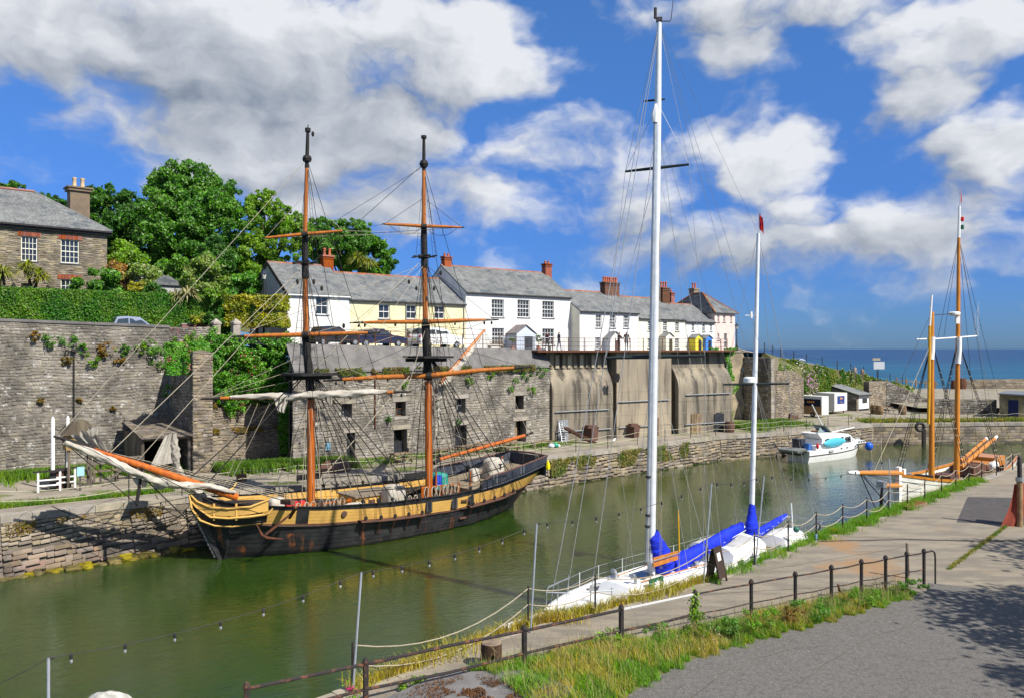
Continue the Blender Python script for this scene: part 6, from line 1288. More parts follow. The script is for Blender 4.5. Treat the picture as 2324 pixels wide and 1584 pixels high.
for t in (3.5, 7.5, 11.5): b = MB(); p = Yt(t, interp(t, hbY)+.14, .75); b.tube([p+K*.4, p+K*.3, p-K*.3, p-K*.4], [.04, .12, .12, .04], 8); b.build('fender', m_navy, ya, True)
# masts and rig
MY = 30.06; yst = D(1477, 1330, MY); ytp = D(1496, 52, MY-.2)
def ym_(py): return lerp(yst, ytp, (1330-py)/(1330-52))
b = MB(); b.tube([V((yst.x, yst.y, 1.3)), ym_(700), ym_(250), ytp], [.15, .145, .13, .09], 12); b.build('main_mast', m_alu, ya, True)
b = MB(); o_ = -YA*.26; b.tube([ym_(1270)+o_, ym_(265)+o_*.6], [.075, .06], 8); b.build('furler_tube', m_alug, ya, True)
b = MB(); b.tube([ym_(262)+V((0, 0, .4))+o_*.5, ym_(262)+o_*.6, ym_(262)-K*.3+o_*.7], [.05, .16, .1], 8); b.build('furler_head', m_white, ya, True)
def sprd(l, r, Y, rad, mat, par=ya, name='spreader', dy=.5):
    pl, pr = D(l[0], l[1], Y+dy), D(r[0], r[1], Y-dy); b = MB(); b.tube([pl, lerp(pl, pr, .5), pr], [rad*.9, rad*1.3, rad*.9], 8); b.build(name, mat, par, True); return pl, pr
m_sp = M('dark_spreader_boot', (.02, .03, .03), None, 1, .6); s1a = sprd((1375, 812), (1600, 807), MY, .06, m_sp); s2a = sprd((1419, 390), (1563.6, 374), MY, .05, m_sp, dy=.4); s3a = sprd((1460.6, 230.5), (1509, 226), MY, .035, m_black, dy=.2)
b = MB(); b.box(ytp+K*.1, .2, .2, .15); b.tube([ytp+K*.15-V((.14, 0, 0)), ytp+K*.55-V((.14, 0, 0))], .06, 8); b.tube([ytp+K*.05, ytp+V((.4, 0, .05)), ytp+V((.45, 0, .15)), ytp+V((.6, 0, 1.6))], [.02, .02, .015, .006], 5); b.build('masthead_fittings', m_black, ya)
for zz in (1190, 1078, 1165): b = MB(); p = ym_(zz)+o_; b.lathe(p, [(.10, -.04), (.10, .04)], 8); b.build('furler_band', m_black, ya)
mzb, mzt = D(1704, 1262, 35.4), D(1721, 530, 35.3)
def mz(py): return lerp(mzb, mzt, (1262-py)/(1262-530))
b = MB(); b.tube([V((mzb.x, mzb.y, 1.3)), mz(860), mzt], [.12, .11, .075], 12); b.build('mizzen_mast', m_alu, ya, True)
sm = sprd((1641, 872), (1791, 870), 35.3, .045, m_sp, dy=.4); p = D(1701, 861, 35.0); b = MB(); b.lathe(p-K*.14, [(.22, 0), (.27, .03), (.26, .2), (.2, .26)], 14); b.build('radome', m_white, ya, True)
b = MB(); p = mz(716); b.tube([p, p-V((.5, 0, 0))], .02, 5); b.box(p-V((.22, 0, -.02)), .08, .08, .3); b.build('mizzen_bracket', m_white, ya)
fp = mzt+V((.03, 0, 0)); b = MB(); b.tube([fp, fp+K*1.2], .012, 5); b.build('flag_staff', m_wire, ya); b = MB(); b.grid([[fp+K*(.2+.7*i/6)+V((.02+.2*j/5*(1-.3*i/6), .05*math.sin(j*1.7+i*.6), -.25*j/5)) for j in range(6)] for i in range(7)]); b.build('red_ensign', M('red_flag', (.62, .02, .02), (.45, .02, .05), 4, .8, trans=.3), ya, 2)
def wire(name, p, q, r=.008, mat=m_wire, sag=0): b = MB(); rope(b, p, q, r, sag); b.build(name, mat, ya)
bow = Yt(-1.0, 0, 1.8)
wire('forestay', ytp, bow, .014); wire('forestay', ym_(60), Yt(-.3, 0, 1.6), .012); wire('inner_forestay', ym_(262), Yt(1.0, 0, 1.5), .013); wire('backstay', ytp, Yt(16.9, .6, 1.6), .008); wire('backstay', ytp, Yt(16.9, -.6, 1.6), .008); wire('triatic_stay', ytp, mzt, .006)
for k, sd_ in ((0, -1), (1, 1)):
    y = sd_*1.6; wire('cap_shroud', ytp, s2a[k]); wire('cap_shroud', s2a[k], s1a[k]); wire('cap_shroud', s1a[k], Yt(5.6, y, 1.3)); wire('intermediate_shroud', ym_(235), s2a[k]); wire('lower_shroud', ym_(815), Yt(4.9, y, 1.3)); wire('lower_shroud', ym_(815), Yt(6.5, y, 1.3)); wire('lower_shroud', ym_(385), s1a[k]); wire('running_backstay', ym_(265), Yt(11.5, y, 1.3))
    wire('mizzen_shroud', mzt, sm[k]); wire('mizzen_shroud', sm[k], Yt(13.2, sd_*1.45, 1.35)); wire('mizzen_shroud', mz(865), Yt(12.5, sd_*1.5, 1.35)); wire('mizzen_shroud', mz(865), Yt(14.2, sd_*1.4, 1.35)); wire('mizzen_backstay', mzt, Yt(16.5, sd_*.8, 1.5))
for px, Y in ((1498, 29.8), (1502, 29.9), (1492, 30.4), (1470, 29.8)): wire('halyard', ym_(120), D(px, 1290, Y), .008, m_hemp)
for a, c in (((1560, 760), (1610, 1280)), ((1590, 800), (1640, 1270)), ((1530, 700), (1575, 1290))): wire('running_line', D(a[0], a[1], 31), D(c[0], c[1], 32), .007, m_hemp)
# blue covers
def cov(name, pts, r, flat=.75, n=16, m=40):
    acc = [0.]
    for a, c in zip(pts, pts[1:]): acc.append(acc[-1]+(c-a).length)
    rows = []; vert = abs((pts[-1]-pts[0]).normalized().z) > .7
    for i in range(m+1):
        s = acc[-1]*i/m; k = max(j for j in range(len(acc)-1) if acc[j] <= s+1e-6); f = (s-acc[k])/(acc[k+1]-acc[k]); p = lerp(pts[k], pts[k+1], f); rr_ = lerp(r[k], r[k+1], f)
        a = YP; u_ = YA if vert else K
        rows.append([p+a*math.cos(th)*rr_*flat+u_*math.sin(th)*rr_*(1+.04*math.sin(i*1.1))+(a*math.cos(th)+u_*math.sin(th))*rr_*.05*math.sin(4*th+i*.9)+(a*math.cos(th)+u_*math.sin(th))*rr_*.04*math.sin(i*2.3+th*2) for th in [2*math.pi*j/n for j in range(n)]])
    b = MB(); b.grid(rows, True); kk = len(b.v); b.f += [tuple(range(n)), tuple(range(kk-n, kk))[::-1]]; return b.build(name, m_blue, ya, 2)
b1 = D(1683, 1197, 33.6); b0 = D(1523, 1286, 30.9)
mc = cov('sail_cover', [D(1484, 1203, 30.1), D(1488, 1222, 30.1), D(1497, 1250, 30.25), D(1505, 1275, 30.4), D(1508, 1296, 30.5)], [.2, .32, .5, .6, .42], .6)
bc_ = cov('boom_cover', [b0, lerp(b0, b1, .25), lerp(b0, b1, .5), lerp(b0, b1, .75), b1+K*.05], [.38, .33, .29, .31, .2], .75)
b = MB(); b.tube([ym_(1290), b0-K*.1, b1-K*.05, lerp(b0, b1, 1.04)], [.07, .08, .07, .06], 8); b.build('main_boom', m_alu, ya)
b = MB()
for i in range(9): f = i/8; p, q = lerp(b0, b1, f)+YP*.2-K*.07, lerp(b0, b1, min(1, f+.125))+YP*.2-K*.07; b.tube([p, q], .012, 4, False)
b.build('cover_lacing', m_white, bc_)
for f in (.12, .34, .52): p = lerp(b0, b1, f); b = MB(); b.tube([p+YP*.22*math.cos(a)+K*.27*math.sin(a)+YA*.12*math.cos(a) for a in [2*math.pi*j/12 for j in range(13)]], .014, 4, False); b.build('sail_tie', m_white, bc_)
cov('mizzen_cover', [mz(1142), mz(1170), mz(1195), mz(1215), mz(1233)], [.14, .24, .36, .33, .18], .75); z0_, z1_ = D(1714, 1214, 35.5), D(1784, 1169, 37.6); zc = cov('mizzen_boom_cover', [z0_, lerp(z0_, z1_, .4), lerp(z0_, z1_, .8), z1_], [.22, .19, .15, .10], .8)
b = MB(); b.tube([z0_+YP*.17, z1_+YP*.09], .012, 4, False); b.build('cover_lacing', m_white, zc); wire('mizzen_sheet', z1_, Yt(16.5, .2, 1.4), .016, m_hemp); b = MB(); b.tube([Yt(16.6, -.5, 1.4), Yt(16.4, -.5, 2.9), ], .04, 6); b.build('stern_post', m_alu, ya)
b = MB(); b.lathe(ym_(1318)+YA*.1-YP*-.25, [(.11, 0), (.13, .05), (.08, .12), (.1, .2)], 10, YP); b.build('mast_winch', m_galv, ya); b = MB(); b.lathe(ym_(1312)-YA*.35, [(.19, -.12), (.19, .12)], 12, YP); b.build('halyard_drum', M('maroon_drum', (.14, .03, .03)), ya)
p = Yt(13.8, 1.1, 2.3); b = MB(); b.ball(p, .14); b.build('green_float', M('green_glass_float', (.02, .14, .09), None, 1, .2), ya, True)
b = MB(); b.tube([Yt(8.7, -1.6, 1.3), Yt(8.6, -1.6, 3.5)], .03, 5); b.build('yellow_pole', M('yellow_pole_paint', (.70, .36, .01)), ya)

# ================================================================ white gaff schooner further along
m_orange = M('oiled_pine_mast', (.58, .23, .03), (.46, .17, .022), 2, .35, .15, 20, st=(3, 3, .4), coat=.25)
m_cream = M('cream_hull', (.78, .77, .68), (.70, .69, .60), 1.5, .45)
SO = V((26.7, 50.7, 0)); SA = YA; SPp = YP
def Sc(t, y=0., z=0.): return SO+SA*t+SPp*y+K*z
sc_ = thing('white_schooner', 'white hulled sailing boat with orange masts moored beyond the yacht', 'sailing boat', Sc(4))
hbS = [(-5.2, .06), (-4.4, .75), (-3, 1.3), (0, 1.8), (5, 1.95), (10, 1.75), (14, 1.2)]; zsS = [(-5.2, 3.0), (-3, 2.62), (0, 2.25), (4, 2.0), (9, 2.05), (14, 2.4)]
TS_ = [-5.2, -4.9, -4.4, -3.6, -2.5, -1, 1, 3, 5, 7, 9, 11, 13, 14]; b = MB(); st = []
for sd_ in (1, -1):
    rows = [[Sc(t, sd_*interp(t, hbS)*f, lerp(-.3, interp(t, zsS), g)) for f, g in ((.3, 0), (.7, .3), (.9, .65), (1, 1))] for t in TS_]; b.grid(rows if sd_ < 0 else [r[::-1] for r in rows])
hl = b.build('hull', m_cream, sc_, True)
for zf in (.55, .72, .88):
    b = MB(); b.tube([Sc(t, interp(t, hbS)*lerp(.86, 1, (zf-.55)/.45)+.012, lerp(-.3, interp(t, zsS), zf)) for t in TS_], .018, 4); b.build('plank_seam', M('seam_grey', (.35, .35, .32)), hl)
for sd_ in (1, -1): b = MB(); b.grid([[Sc(t, sd_*(interp(t, hbS)+.03), interp(t, zsS)-.12), Sc(t, sd_*(interp(t, hbS)+.05), interp(t, zsS)+.04), Sc(t, sd_*(interp(t, hbS)-.10), interp(t, zsS)+.04), Sc(t, sd_*(interp(t, hbS)-.10), interp(t, zsS)-.12)] for t in TS_]); b.build('cap_rail', m_orange, sc_, True)
b = MB(); b.grid([[Sc(t, -interp(t, hbS)+.1, interp(t, zsS)-.35), Sc(t, interp(t, hbS)-.1, interp(t, zsS)-.35)] for t in TS_]); b.build('deck', m_deck, sc_)
b = MB(); b.box6(Sc(-5.5, -.12, -.3), SA*.35, SPp*.24, K*3.75); b.build('stem_post', m_white, sc_)
b = MB(); b.box6(Sc(-5.0, -.2, 2.7), SA*.3, SPp*.4, K*.6); b.build('bitts', m_white, sc_)
bt_, bb_ = Sc(-12.1, 0, 3.83), Sc(-4.9, 0, 3.05); b = MB(); b.tube([bb_, lerp(bb_, bt_, .5), lerp(bb_, bt_, .84)], [.16, .16, .12], 10); b.build('bowsprit', m_orange, sc_, True); b = MB(); b.tube([lerp(bb_, bt_, .84), lerp(bb_, bt_, .95), bt_], [.125, .11, .05], 10); b.build('bowsprit_tip', m_white, sc_, True)
b = MB(); b.tube([Sc(-7.6, .0, 2.6), Sc(-4.9, .0, 2.3)], .15, 8); b.build('cathead_beam', m_orange, sc_, True); b = MB(); b.box6(Sc(-8.0, -.2, 2.55), SA*.5, SPp*.4, K*.35); b.build('beam_cap', m_galv, sc_)
b = MB(); b.tube([Sc(-7.7, 0, 2.5), Sc(-7.8, 0, 1.8), Sc(-7.8, 0, .6)], [.06, .10, .05], 6); b.build('dolphin_striker', m_tar, sc_)
def sl(name, p, q, r=.014, mat=m_tar, sag=0.): b = MB(); rope(b, p, q, r, sag); b.build(name, mat, sc_)
for q in (Sc(-7.8, 0, .6), Sc(-5.3, .2, .3)): sl('bobstay', lerp(bb_, bt_, .8), q, .03)
for sd_ in (1, -1): sl('bowsprit_guy', lerp(bb_, bt_, .8), Sc(-4, sd_*1.0, 2.3), .016); sl('bowsprit_guy', Sc(-7.8, 0, .7), Sc(-4.6, sd_*.6, 1.2), .014); sl('safety_net_line', lerp(bb_, bt_, .75), Sc(-7.6, sd_*.2, 2.4), .012, m_tar, .25)
def smast(px0, py0, px1, py1, Y, r0, r1, mat, name): b = MB(); p, q = D(px0, py0, Y), D(px1, py1, Y); b.tube([V((p.x, p.y, 1.4)), p, q], [r0, r0, r1], 12); return b.build(name, mat, sc_, True), p, q
Y1, Y2 = 50.7, 54.0
_, a1, c1 = smast(2114, 1075, 2115, 708, Y1, .18, .13, m_orange, 'fore_mast'); _, a2, c2 = smast(2171, 1085, 2176, 540, Y2, .19, .10, m_orange, 'main_mast')
b = MB(); b.tube([D(2107, 962, Y1-.35), D(2109, 850, Y1-.35), D(2110, 740, Y1-.35)], [.09, .10, .09], 8); b.build('stowed_gaff', M('yellow_spar', (.66, .36, .03), (.56, .29, .025), 3, .4), sc_, True); b = MB(); b.tube([D(2110, 740, Y1-.35), D(2115, 670, Y1-.35)], [.08, .06], 8); b.build('gaff_tip', m_white, sc_, True)
b = MB(); b.tube([D(2176, 540, Y2), D(2177.5, 468, Y2)], [.10, .07], 8); b.build('masthead', m_white, sc_, True); b = MB(); b.tube([D(2178, 468, Y2), D(2178.5, 430, Y2)], .015, 5); b.build('burgee_staff', m_wire, sc_); b = MB(); p = D(2178, 430, Y2); b.grid([[p-K*(.25*i)+V((.05+.04*j+.03*math.sin(i), .03*j, -.1*j)) for j in range(4)] for i in range(4)]); b.build('burgee', M('maroon_flag', (.25, .03, .04)), sc_)
for zz, mt in ((498, M('red_lamp', (.5, .02, .02))), (516, M('green_lamp', (.02, .12, .08)))): b = MB(); p = D(2184, zz, Y2); b.lathe(p-K*.15, [(.09, 0), (.11, .05), (.11, .25), (.08, .3)], 8); b.build('mast_light', mt, sc_)
pl, pr = D(2080, 770, Y1-1), D(2128, 769, Y1+.5); b = MB(); b.tube([pl, pr], [.04, .05], 6); b.build('fore_spreader', m_white, sc_); pl2, pr2 = D(2128, 769, Y2-1), D(2216, 763, Y2+1); b = MB(); b.tube([pl2, pr2], [.05, .05], 6); b.build('main_spreader', m_white, sc_)
for px, py0, py1, Y in ((2113, 765, 815, Y1-.2), (2174, 765, 825, Y2-.2)): b = MB(); b.tube([D(px+3, py0, Y), D(px+3, (py0+py1)/2, Y), D(px, py1, Y)], [.16, .15, .18], 10); b.build('mast_band', m_white, sc_, True)
p = D(2166, 713, Y2-.6); b = MB(); b.lathe(p-K*.12, [(.2, 0), (.36, .06), (.36, .2), (.28, .26)], 14); b.box(p-K*.4+V((.2, 0, 0)), .25, .2, .5); b.build('radome', m_white, sc_, True)
b = MB(); p = D(2172, 712, Y2); b.beam(p, D(2115, 716, Y1), .04, .04); b.build('triatic_bar', m_tar, sc_)
for dx in (0, 5, 8): b = MB(); p = D(2213+dx, 764, Y2+1); b.tube([p, p+K*(1.6+.1*dx)], .012, 4); b.build('whip_aerial', m_white, sc_)
def shr(top, t0, y, n, ratl=True, tt=.5):
    ends = []
    for i in range(n): q = Sc(t0+i*tt, y, interp(t0+i*tt, zsS)+.45); b = MB(); b.tube([top, q], .02, 4, False); b.build('shroud', m_tar, sc_); b = MB(); b.tube([q, Sc(t0+i*tt, y, interp(t0+i*tt, zsS)-.1)], [.07, .05], 6); b.build('deadeye', m_tar, sc_); ends.append((top, q))
    if ratl:
        b = MB()
        for k in range(1, 15): f = .18+.8*k/15; [rope(b, lerp(*a, f), lerp(*c, f), .016, .05, 4, 4) for a, c in zip(ends, ends[1:])]
        tag(b.build('ratlines', m_hemp, sc_), kind='stuff')
t_1, t_2 = D(2115, 775, Y1), D(2174, 770, Y2)
shr(t_1, -.9, -1.8, 3); shr(t_1, .3, 1.8, 3); shr(t_2, 5.0, -1.9, 3); shr(t_2, 6.6, 1.95, 3)
for sd_ in (1, -1): sl('topmast_shroud', c2, pr2 if sd_ > 0 else pl2, .014); sl('topmast_shroud', c2, D(2142, 765, Y2-1), .012); sl('topmast_backstay', c2, Sc(13, sd_*1.2, 2.4), .012); sl('topmast_shroud', pr2, Sc(6.5, 1.9, 2.2), .012)
sl('forestay', t_1, lerp(bb_, bt_, .55), .016, m_hemp); sl('jib_stay', c1, lerp(bb_, bt_, .82), .013); sl('main_stay', t_2, Sc(.8, 0, 2.2), .014); sl('jib_tack', lerp(bb_, bt_, .4), D(2000, 990, 46), .014, m_hemp)
g0, g1 = D(2180, 1060, Y2+.4), D(2262, 990, Y2+5.5); b = MB(); b.tube([g0, lerp(g0, g1, .5), lerp(g0, g1, .93)], [.15, .16, .12], 10); b.build('boom', m_orange, sc_, True); b = MB(); b.tube([lerp(g0, g1, .93), g1], [.12, .10], 10); b.build('boom_tip', m_white, sc_, True)
h0_, h1_ = g0+K*.45, lerp(g0, g1, .68)+K*.5; b = MB(); b.tube([h0_, h1_], [.12, .10], 8); b.build('gaff', m_orange, sc_, True); b = MB(); b.ball(h1_, .14); b.build('gaff_cap', m_white, sc_, True)
for f in (.1, .25, .4, .55): p = lerp(g0, g1, f)+K*.2; b = MB(); b.tube([p+SPp*.22*math.cos(a)+K*.42*math.sin(a) for a in [2*math.pi*j/10 for j in range(11)]], .02, 4, False); b.build('gasket', m_black, sc_)
tp = D(2177, 545, Y2); sl('topping_lift', g1, tp, .01, m_hemp); sl('main_halyard', D(2190, 1060, Y2), tp, .012, m_hemp)
def sbox(name, t, y, z, lt, ly, lz, mat): b = MB(); b.box6(Sc(t, y-ly/2, z), SA*lt, SPp*ly, K*lz); return b.build(name, mat, sc_)
sbox('fore_hatch', -2.6, .0, 2.15, .9, .9, .35, m_wale); sbox('deckhouse', 5.6, 0, 1.75, 2.6, 1.5, .6, m_wale); sbox('companionway', 8.4, 0, 1.8, 1.2, 1.2, .6, m_orange); sbox('aft_cabin', 10.2, 0, 1.9, 2.2, 1.6, .7, m_orange); sbox('main_hatch', 1.6, .0, 1.85, 1.6, 1.2, .35, m_wale); [b for b in [MB()] if b.tube([Sc(8.6, .9, 2.2), Sc(8.7, .9, 2.2), Sc(9.7, .9, 2.2), Sc(9.8, .9, 2.2)], [.15, .27, .27, .15], 12)][0].build('life_raft', m_white, sc_, True)
b = MB(); b.lathe(Sc(-3.8, 0, 2.4), [(.1, 0), (.22, .15), (.12, .3), (.2, .5), (.05, .55)], 8); b.build('capstan', m_galv, sc_); b = MB(); b.box6(Sc(-1.6, -.5, 2.0), SA*.5, SPp*1.0, K*.55); b.build('windlass', m_tar, sc_)
b = MB(); b.box6(Sc(1.4, 1.83, 1.6), SA*.7, SPp*.05, K*.18); b.build('name_board', m_orange, sc_)
gx = Sc(13.4, 0, 0); b = MB(); b.beam(D(2258, 1052, 59.5)+V((-2.1, 0, 0)), D(2296, 1050, 60.5), .16, .2); b.build('gallows_beam', m_orange, sc_); b = MB(); b.beam(D(2294, 1062, 60.5)-K*1.0, D(2296, 1048, 60.5), .16, .14); b.build('gallows_post', m_orange, sc_); b = MB(); b.ball(D(2257, 1045, 60), .32, .3, .25); b.build('stowed_gear', m_tar, sc_, True)
for i in range(7): p = Sc(6+i*1.1, 1.75, 2.1); b = MB(); b.tube([p, p+K*.75], .02, 5); b.build('stanchion', m_galv, sc_)
b = MB(); b.tube([Sc(6+i*1.1, 1.75, 2.85) for i in range(7)], .012, 4); b.build('guard_line', m_hemp, sc_)

# ================================================================ motor cruiser by the far quay
CO = V((26.45, 73.7, 0)); CA = V((.83, .558, 0)).normalized(); CP = V((CA.y, -CA.x, 0))
def Ct(t, y=0., z=0.): return CO+CA*t+CP*y+K*z
cr = thing('motor_cruiser', 'white motor cruiser with blue trim and a dinghy on its stern', 'motor boat', Ct(5))
hbC = [(0, 1.25), (4, 1.4), (7, 1.2), (8.8, .6), (9.8, .05)]; zsC = [(0, 1.08), (5, 1.18), (9.8, 1.55)]; TC = [0, 1, 2.5, 4, 5.5, 7, 8, 8.8, 9.3, 9.8]; b = MB()
for sd_ in (1, -1):
    rows = [[Ct(t-.9*(1-g)*(t/9.8)**3, sd_*interp(t, hbC)*f, lerp(-.2, interp(t, zsC), g)) for f, g in ((.82, 0), (.95, .45), (.98, .62), (1, 1))] for t in TC]; b.grid(rows if sd_ < 0 else [r[::-1] for r in rows])
b.add([Ct(0, s_*1.25*f, lerp(-.2, 1.08, g)) for s_, l_ in ((1, ((.82, 0), (.95, .45), (1, 1))), (-1, ((1, 1), (.95, .45), (.82, 0)))) for f, g in l_], [(0, 1, 2, 3, 4, 5)]); b.build('hull', m_gel, cr, True)
for sd_ in (1, -1): b = MB(); b.tube([Ct(t-.9*.36*(t/9.8)**3, sd_*(interp(t, hbC)*.98+.015), lerp(-.2, interp(t, zsC), .64)) for t in TC], .045, 5); b.build('rubbing_strake', m_black, cr)
b = MB(); b.grid([[Ct(t, -interp(t, hbC)+.02, interp(t, zsC)-.01), Ct(t, interp(t, hbC)-.02, interp(t, zsC)-.01)] for t in TC]); b.build('deck', m_gel, cr)
def csup(name, prof, w, mat): b = MB(); b.prism(prof, Ct(0, -w, 0), CA, K, CP*2*w); return b.build(name, mat, cr)
csup('cabin', [(2.0, 1.05), (2.2, 1.95), (3.6, 2.05), (6.6, 2.2), (7.6, 1.55), (9.0, 1.5), (9.2, 1.3)], 1.02, m_gel); csup('upper_coaming', [(2.4, 1.95), (1.7, 2.55), (2.0, 2.6), (4.2, 2.55), (6.4, 2.3), (6.6, 2.15)], .95, m_gel)
for t0, t1 in ((2.6, 3.4), (4.7, 5.6), (5.7, 6.7)):
    for sd_ in (1, -1): b = MB(); b.prism([(t0, 1.5), (t0+.05, 2.0), (t1-.1, 2.08), (t1, 1.5)], Ct(0, sd_*1.02, 0), CA, K, CP*sd_*.015); b.build('cabin_window', m_glass, cr)
for t in (7.9, 8.3, 8.7): b = MB(); b.box6(Ct(t, .98-.0, 1.36), CA*.28, CP*.06, K*.12); b.build('bow_light', m_glass, cr)
b = MB(); b.add([Ct(4.0, -.8, 2.55), Ct(4.0, .8, 2.55), Ct(3.3, .65, 3.2), Ct(3.3, -.65, 3.2)], [(0, 1, 2, 3)]); b.tube([Ct(4.0, .8, 2.55), Ct(3.3, .65, 3.2), Ct(3.3, -.65, 3.2), Ct(4.0, -.8, 2.55)], .03, 5); b.build('windscreen', M('tinted_screen', (.20, .26, .24), None, 1, .1, spec=.7), cr)
b = MB(); b.add([Ct(1.6, .85, 2.55), Ct(2.9, .85, 2.55), Ct(2.4, .7, 3.1)], [(0, 1, 2)]); b.tube([Ct(1.7, .85, 2.55), Ct(2.3, .7, 3.1), Ct(2.9, -.7, 3.1)], .02, 5); b.build('folding_screen', MATS['tinted_screen'], cr)
b = MB(); b.box6(Ct(2.6, -.5, 1.95), CA*.5, CP*1.0, K*.75); b.build('helm_seat', M('brown_seat', (.16, .07, .03)), cr); b = MB(); b.box6(Ct(3.2, .1, 2.5), CA*.4, CP*.35, K*.35); b.build('helm_console', M('blue_vinyl', (.03, .05, .16)), cr)
b = MB(); b.tube([D(1872, 976, 76), D(1843, 918, 75.2)], [.06, .05], 6); b.build('boom_pole', m_gel, cr); b = MB(); b.tube([Ct(4.6, 0, 2.4), Ct(8.4, .3, 2.75)], .05, 6); b.build('stowed_pole', m_gel, cr)
b = MB(); rows = []
for i in range(13): f = i/12; w = .42*math.sin(math.pi*min(max(f*.94+.03, 0), 1))**.5; rows.append([Ct(2.1+3.3*f, 1.25, 1.62-w+.1*f), Ct(2.1+3.3*f, 1.36, 1.62+.1*f-w*.4), Ct(2.1+3.3*f, 1.36, 1.62+.1*f+w*.4), Ct(2.1+3.3*f, 1.25, 1.62+w+.1*f)])
b.grid(rows[::-1]); b.build('turquoise_paddle_board', M('turquoise_board', (.08, .42, .54), None, 1, .45), cr, True)
for i in range(9): t = 2+i*.95; y = interp(t, hbC)-.06; b = MB(); b.tube([Ct(t, y, interp(t, zsC)), Ct(t, y, interp(t, zsC)+.72)], .016, 5); b.build('stanchion', m_galv, cr)
for zz in (.36, .72): b = MB(); b.tube([Ct(2+i*.95, interp(2+i*.95, hbC)-.06, interp(2+i*.95, zsC)+zz) for i in range(9)], .012, 4); b.build('guard_rail', m_galv, cr)
b = MB(); b.box6(Ct(0.3, -.9, 1.1), CA*.7, CP*1.0, K*.95); b.build('stern_locker', m_navy, cr); b = MB(); b.box6(Ct(.5, .3, 1.1), CA*.35, CP*.5, K*.6); b.build('blue_crate', M('blue_crate_paint', (.03, .12, .38)), cr); b = MB(); b.box6(Ct(1.0, .6, 1.1), CA*.9, CP*.5, K*.4); b.build('white_fenders', m_gel, cr)
b = MB(); b.ball(Ct(1.1, 1.3, 1.5), .14, .12, .3); b.build('red_fender', M('red_fender_paint', (.5, .03, .03)), cr, True)
b = MB(); b.tube([Ct(-.3, .3, 1.2), Ct(-.3, .3, 1.9), Ct(-.25, .3, 2.0)], [.06, .06, .16], 8); b.build('outboard_motor', m_black, cr)
b = MB(); b.box6(Ct(2.75, 1.41, .82), CA*.62, CP*.02, K*.16); b.build('registration_plate', m_black, cr)
for i in range(4): b = MB(); b.box6(Ct(2.8+i*.14, 1.43, .85), CA*.08, CP*.01, K*.1); b.build('registration_mark', m_white, cr)
for t in (4.6, 5.6, 7.2): b = MB(); b.prism([(t, .95), (t, 1.15), (t+.25, 1.05)], Ct(0, interp(t, hbC)*.985+.02, 0), CA, K, CP*.02); b.build('vent_mark', m_black, cr)
dg = thing('inflatable_dinghy', 'grey inflatable dinghy slung across the stern of the motor cruiser', 'dinghy', Ct(-.7, 0, .9)); b = MB(); pts = [Ct(-.5, -1.2, 1.1), Ct(-.45, .9, 1.15), Ct(-.75, 1.35, 1.2), Ct(-1.1, .9, 1.1), Ct(-1.1, -1.2, 1.05)]; b.tube(pts, [.2, .22, .2, .22, .2], 10); b.build('tube', M('grey_hypalon', (.25, .26, .24), (.2, .21, .19), 3, .7), dg, True); b = MB(); b.box6(Ct(-1.1, -1.1, .75), CA*.6, CP*2.1, K*.25); b.build('floor', m_black, dg)
bu = MB(); c = D(1972, 1012, 78.2); bu.ball(c, .38, .38, .42, 14, 10); tag(bu.build('mooring_buoy', M('blue_buoy_paint', (.01, .11, .62), None, 1, .35), None, True), 'round blue buoy at the bow of the motor cruiser', 'buoy')
b = MB(); rope(b, c+K*.1, Q(1981, 966), .025, 1.6, 5, 14); tag(b.build('mooring_rope', m_hemp), 'sagging mooring rope from the motor cruiser bow to the quay corner', 'rope')
# ================================================================ things on the far quay
def boards(parent, o, u, v, nrm, L, H, w, mat, th=.03, name='plank', gap=.012):
    """row of planks side by side along u, each H long along v"""
    k = int(L/w); w = L/k
    for i in range(k): ubox(name, parent, V(o)+u*(i*w+gap/2)+nrm*R.uniform(0, .012), u*(w-gap), v*(H+R.uniform(-.03, .03)), nrm*th, mat)
# plank shed in the corner of the buttress
fr_ = FL-U1*.12+N1*.1; fl2 = fr_-U1*2.85; sh_ = thing('plank_shed', 'open fronted plank shed with board roof against the buttress', 'shed', fl2)
zf, zbk = 2.42, 3.1; dpt = 4.8
b = MB(); b.quad(fl2+K*(zf-.06), fr_+K*(zf-.06), fr_-N1*dpt+K*(zbk-.06), fl2-N1*dpt+K*(zbk-.06)); b.build('shade_lining', m_dark, sh_)  # near-black sheet paints in the shade under the board roof
vv = (-N1*dpt+K*(zbk-zf)); vl = vv.length; vv.normalize(); o_ = fl2-U1*.15+N1*.35+K*(zf-.05); nr = U1.cross(vv).normalized(); rfn = 13
for i in range(rfn): ubox('roof_board', sh_, o_+vv*(i*(vl+.35)/rfn)+nr*(.0+.006*(i % 2)), U1*1.5, vv*((vl+.35)/rfn-.015), nr*.03, m_gwood); ubox('roof_board', sh_, o_+U1*1.51+vv*(i*(vl+.35)/rfn)+nr*(.006*((i+1) % 2)), U1*1.6, vv*((vl+.35)/rfn-.015), nr*.03, m_gwood)
boards(sh_, fl2, -N1, K, -U1, dpt, zf+.1, .2, m_gwood)
for s_ in (0., 2.7): b = MB(); b.beam(fl2+U1*s_, fl2+U1*s_+K*zf, .12, .12, up=(1, 0, 0)); b.build('post', m_gwood, sh_)
b = MB(); b.beam(fl2+K*(zf-.12), fr_+K*(zf-.12), .10, .16); b.build('lintel_beam', m_gwood, sh_); b = MB(); b.box6(fl2-N1*(dpt-.1), U1*2.85, -N1*.04, K*zf); b.build('shade_back_panel', m_dark, sh_)  # near-black sheet at the back paints in the dark of the open shed
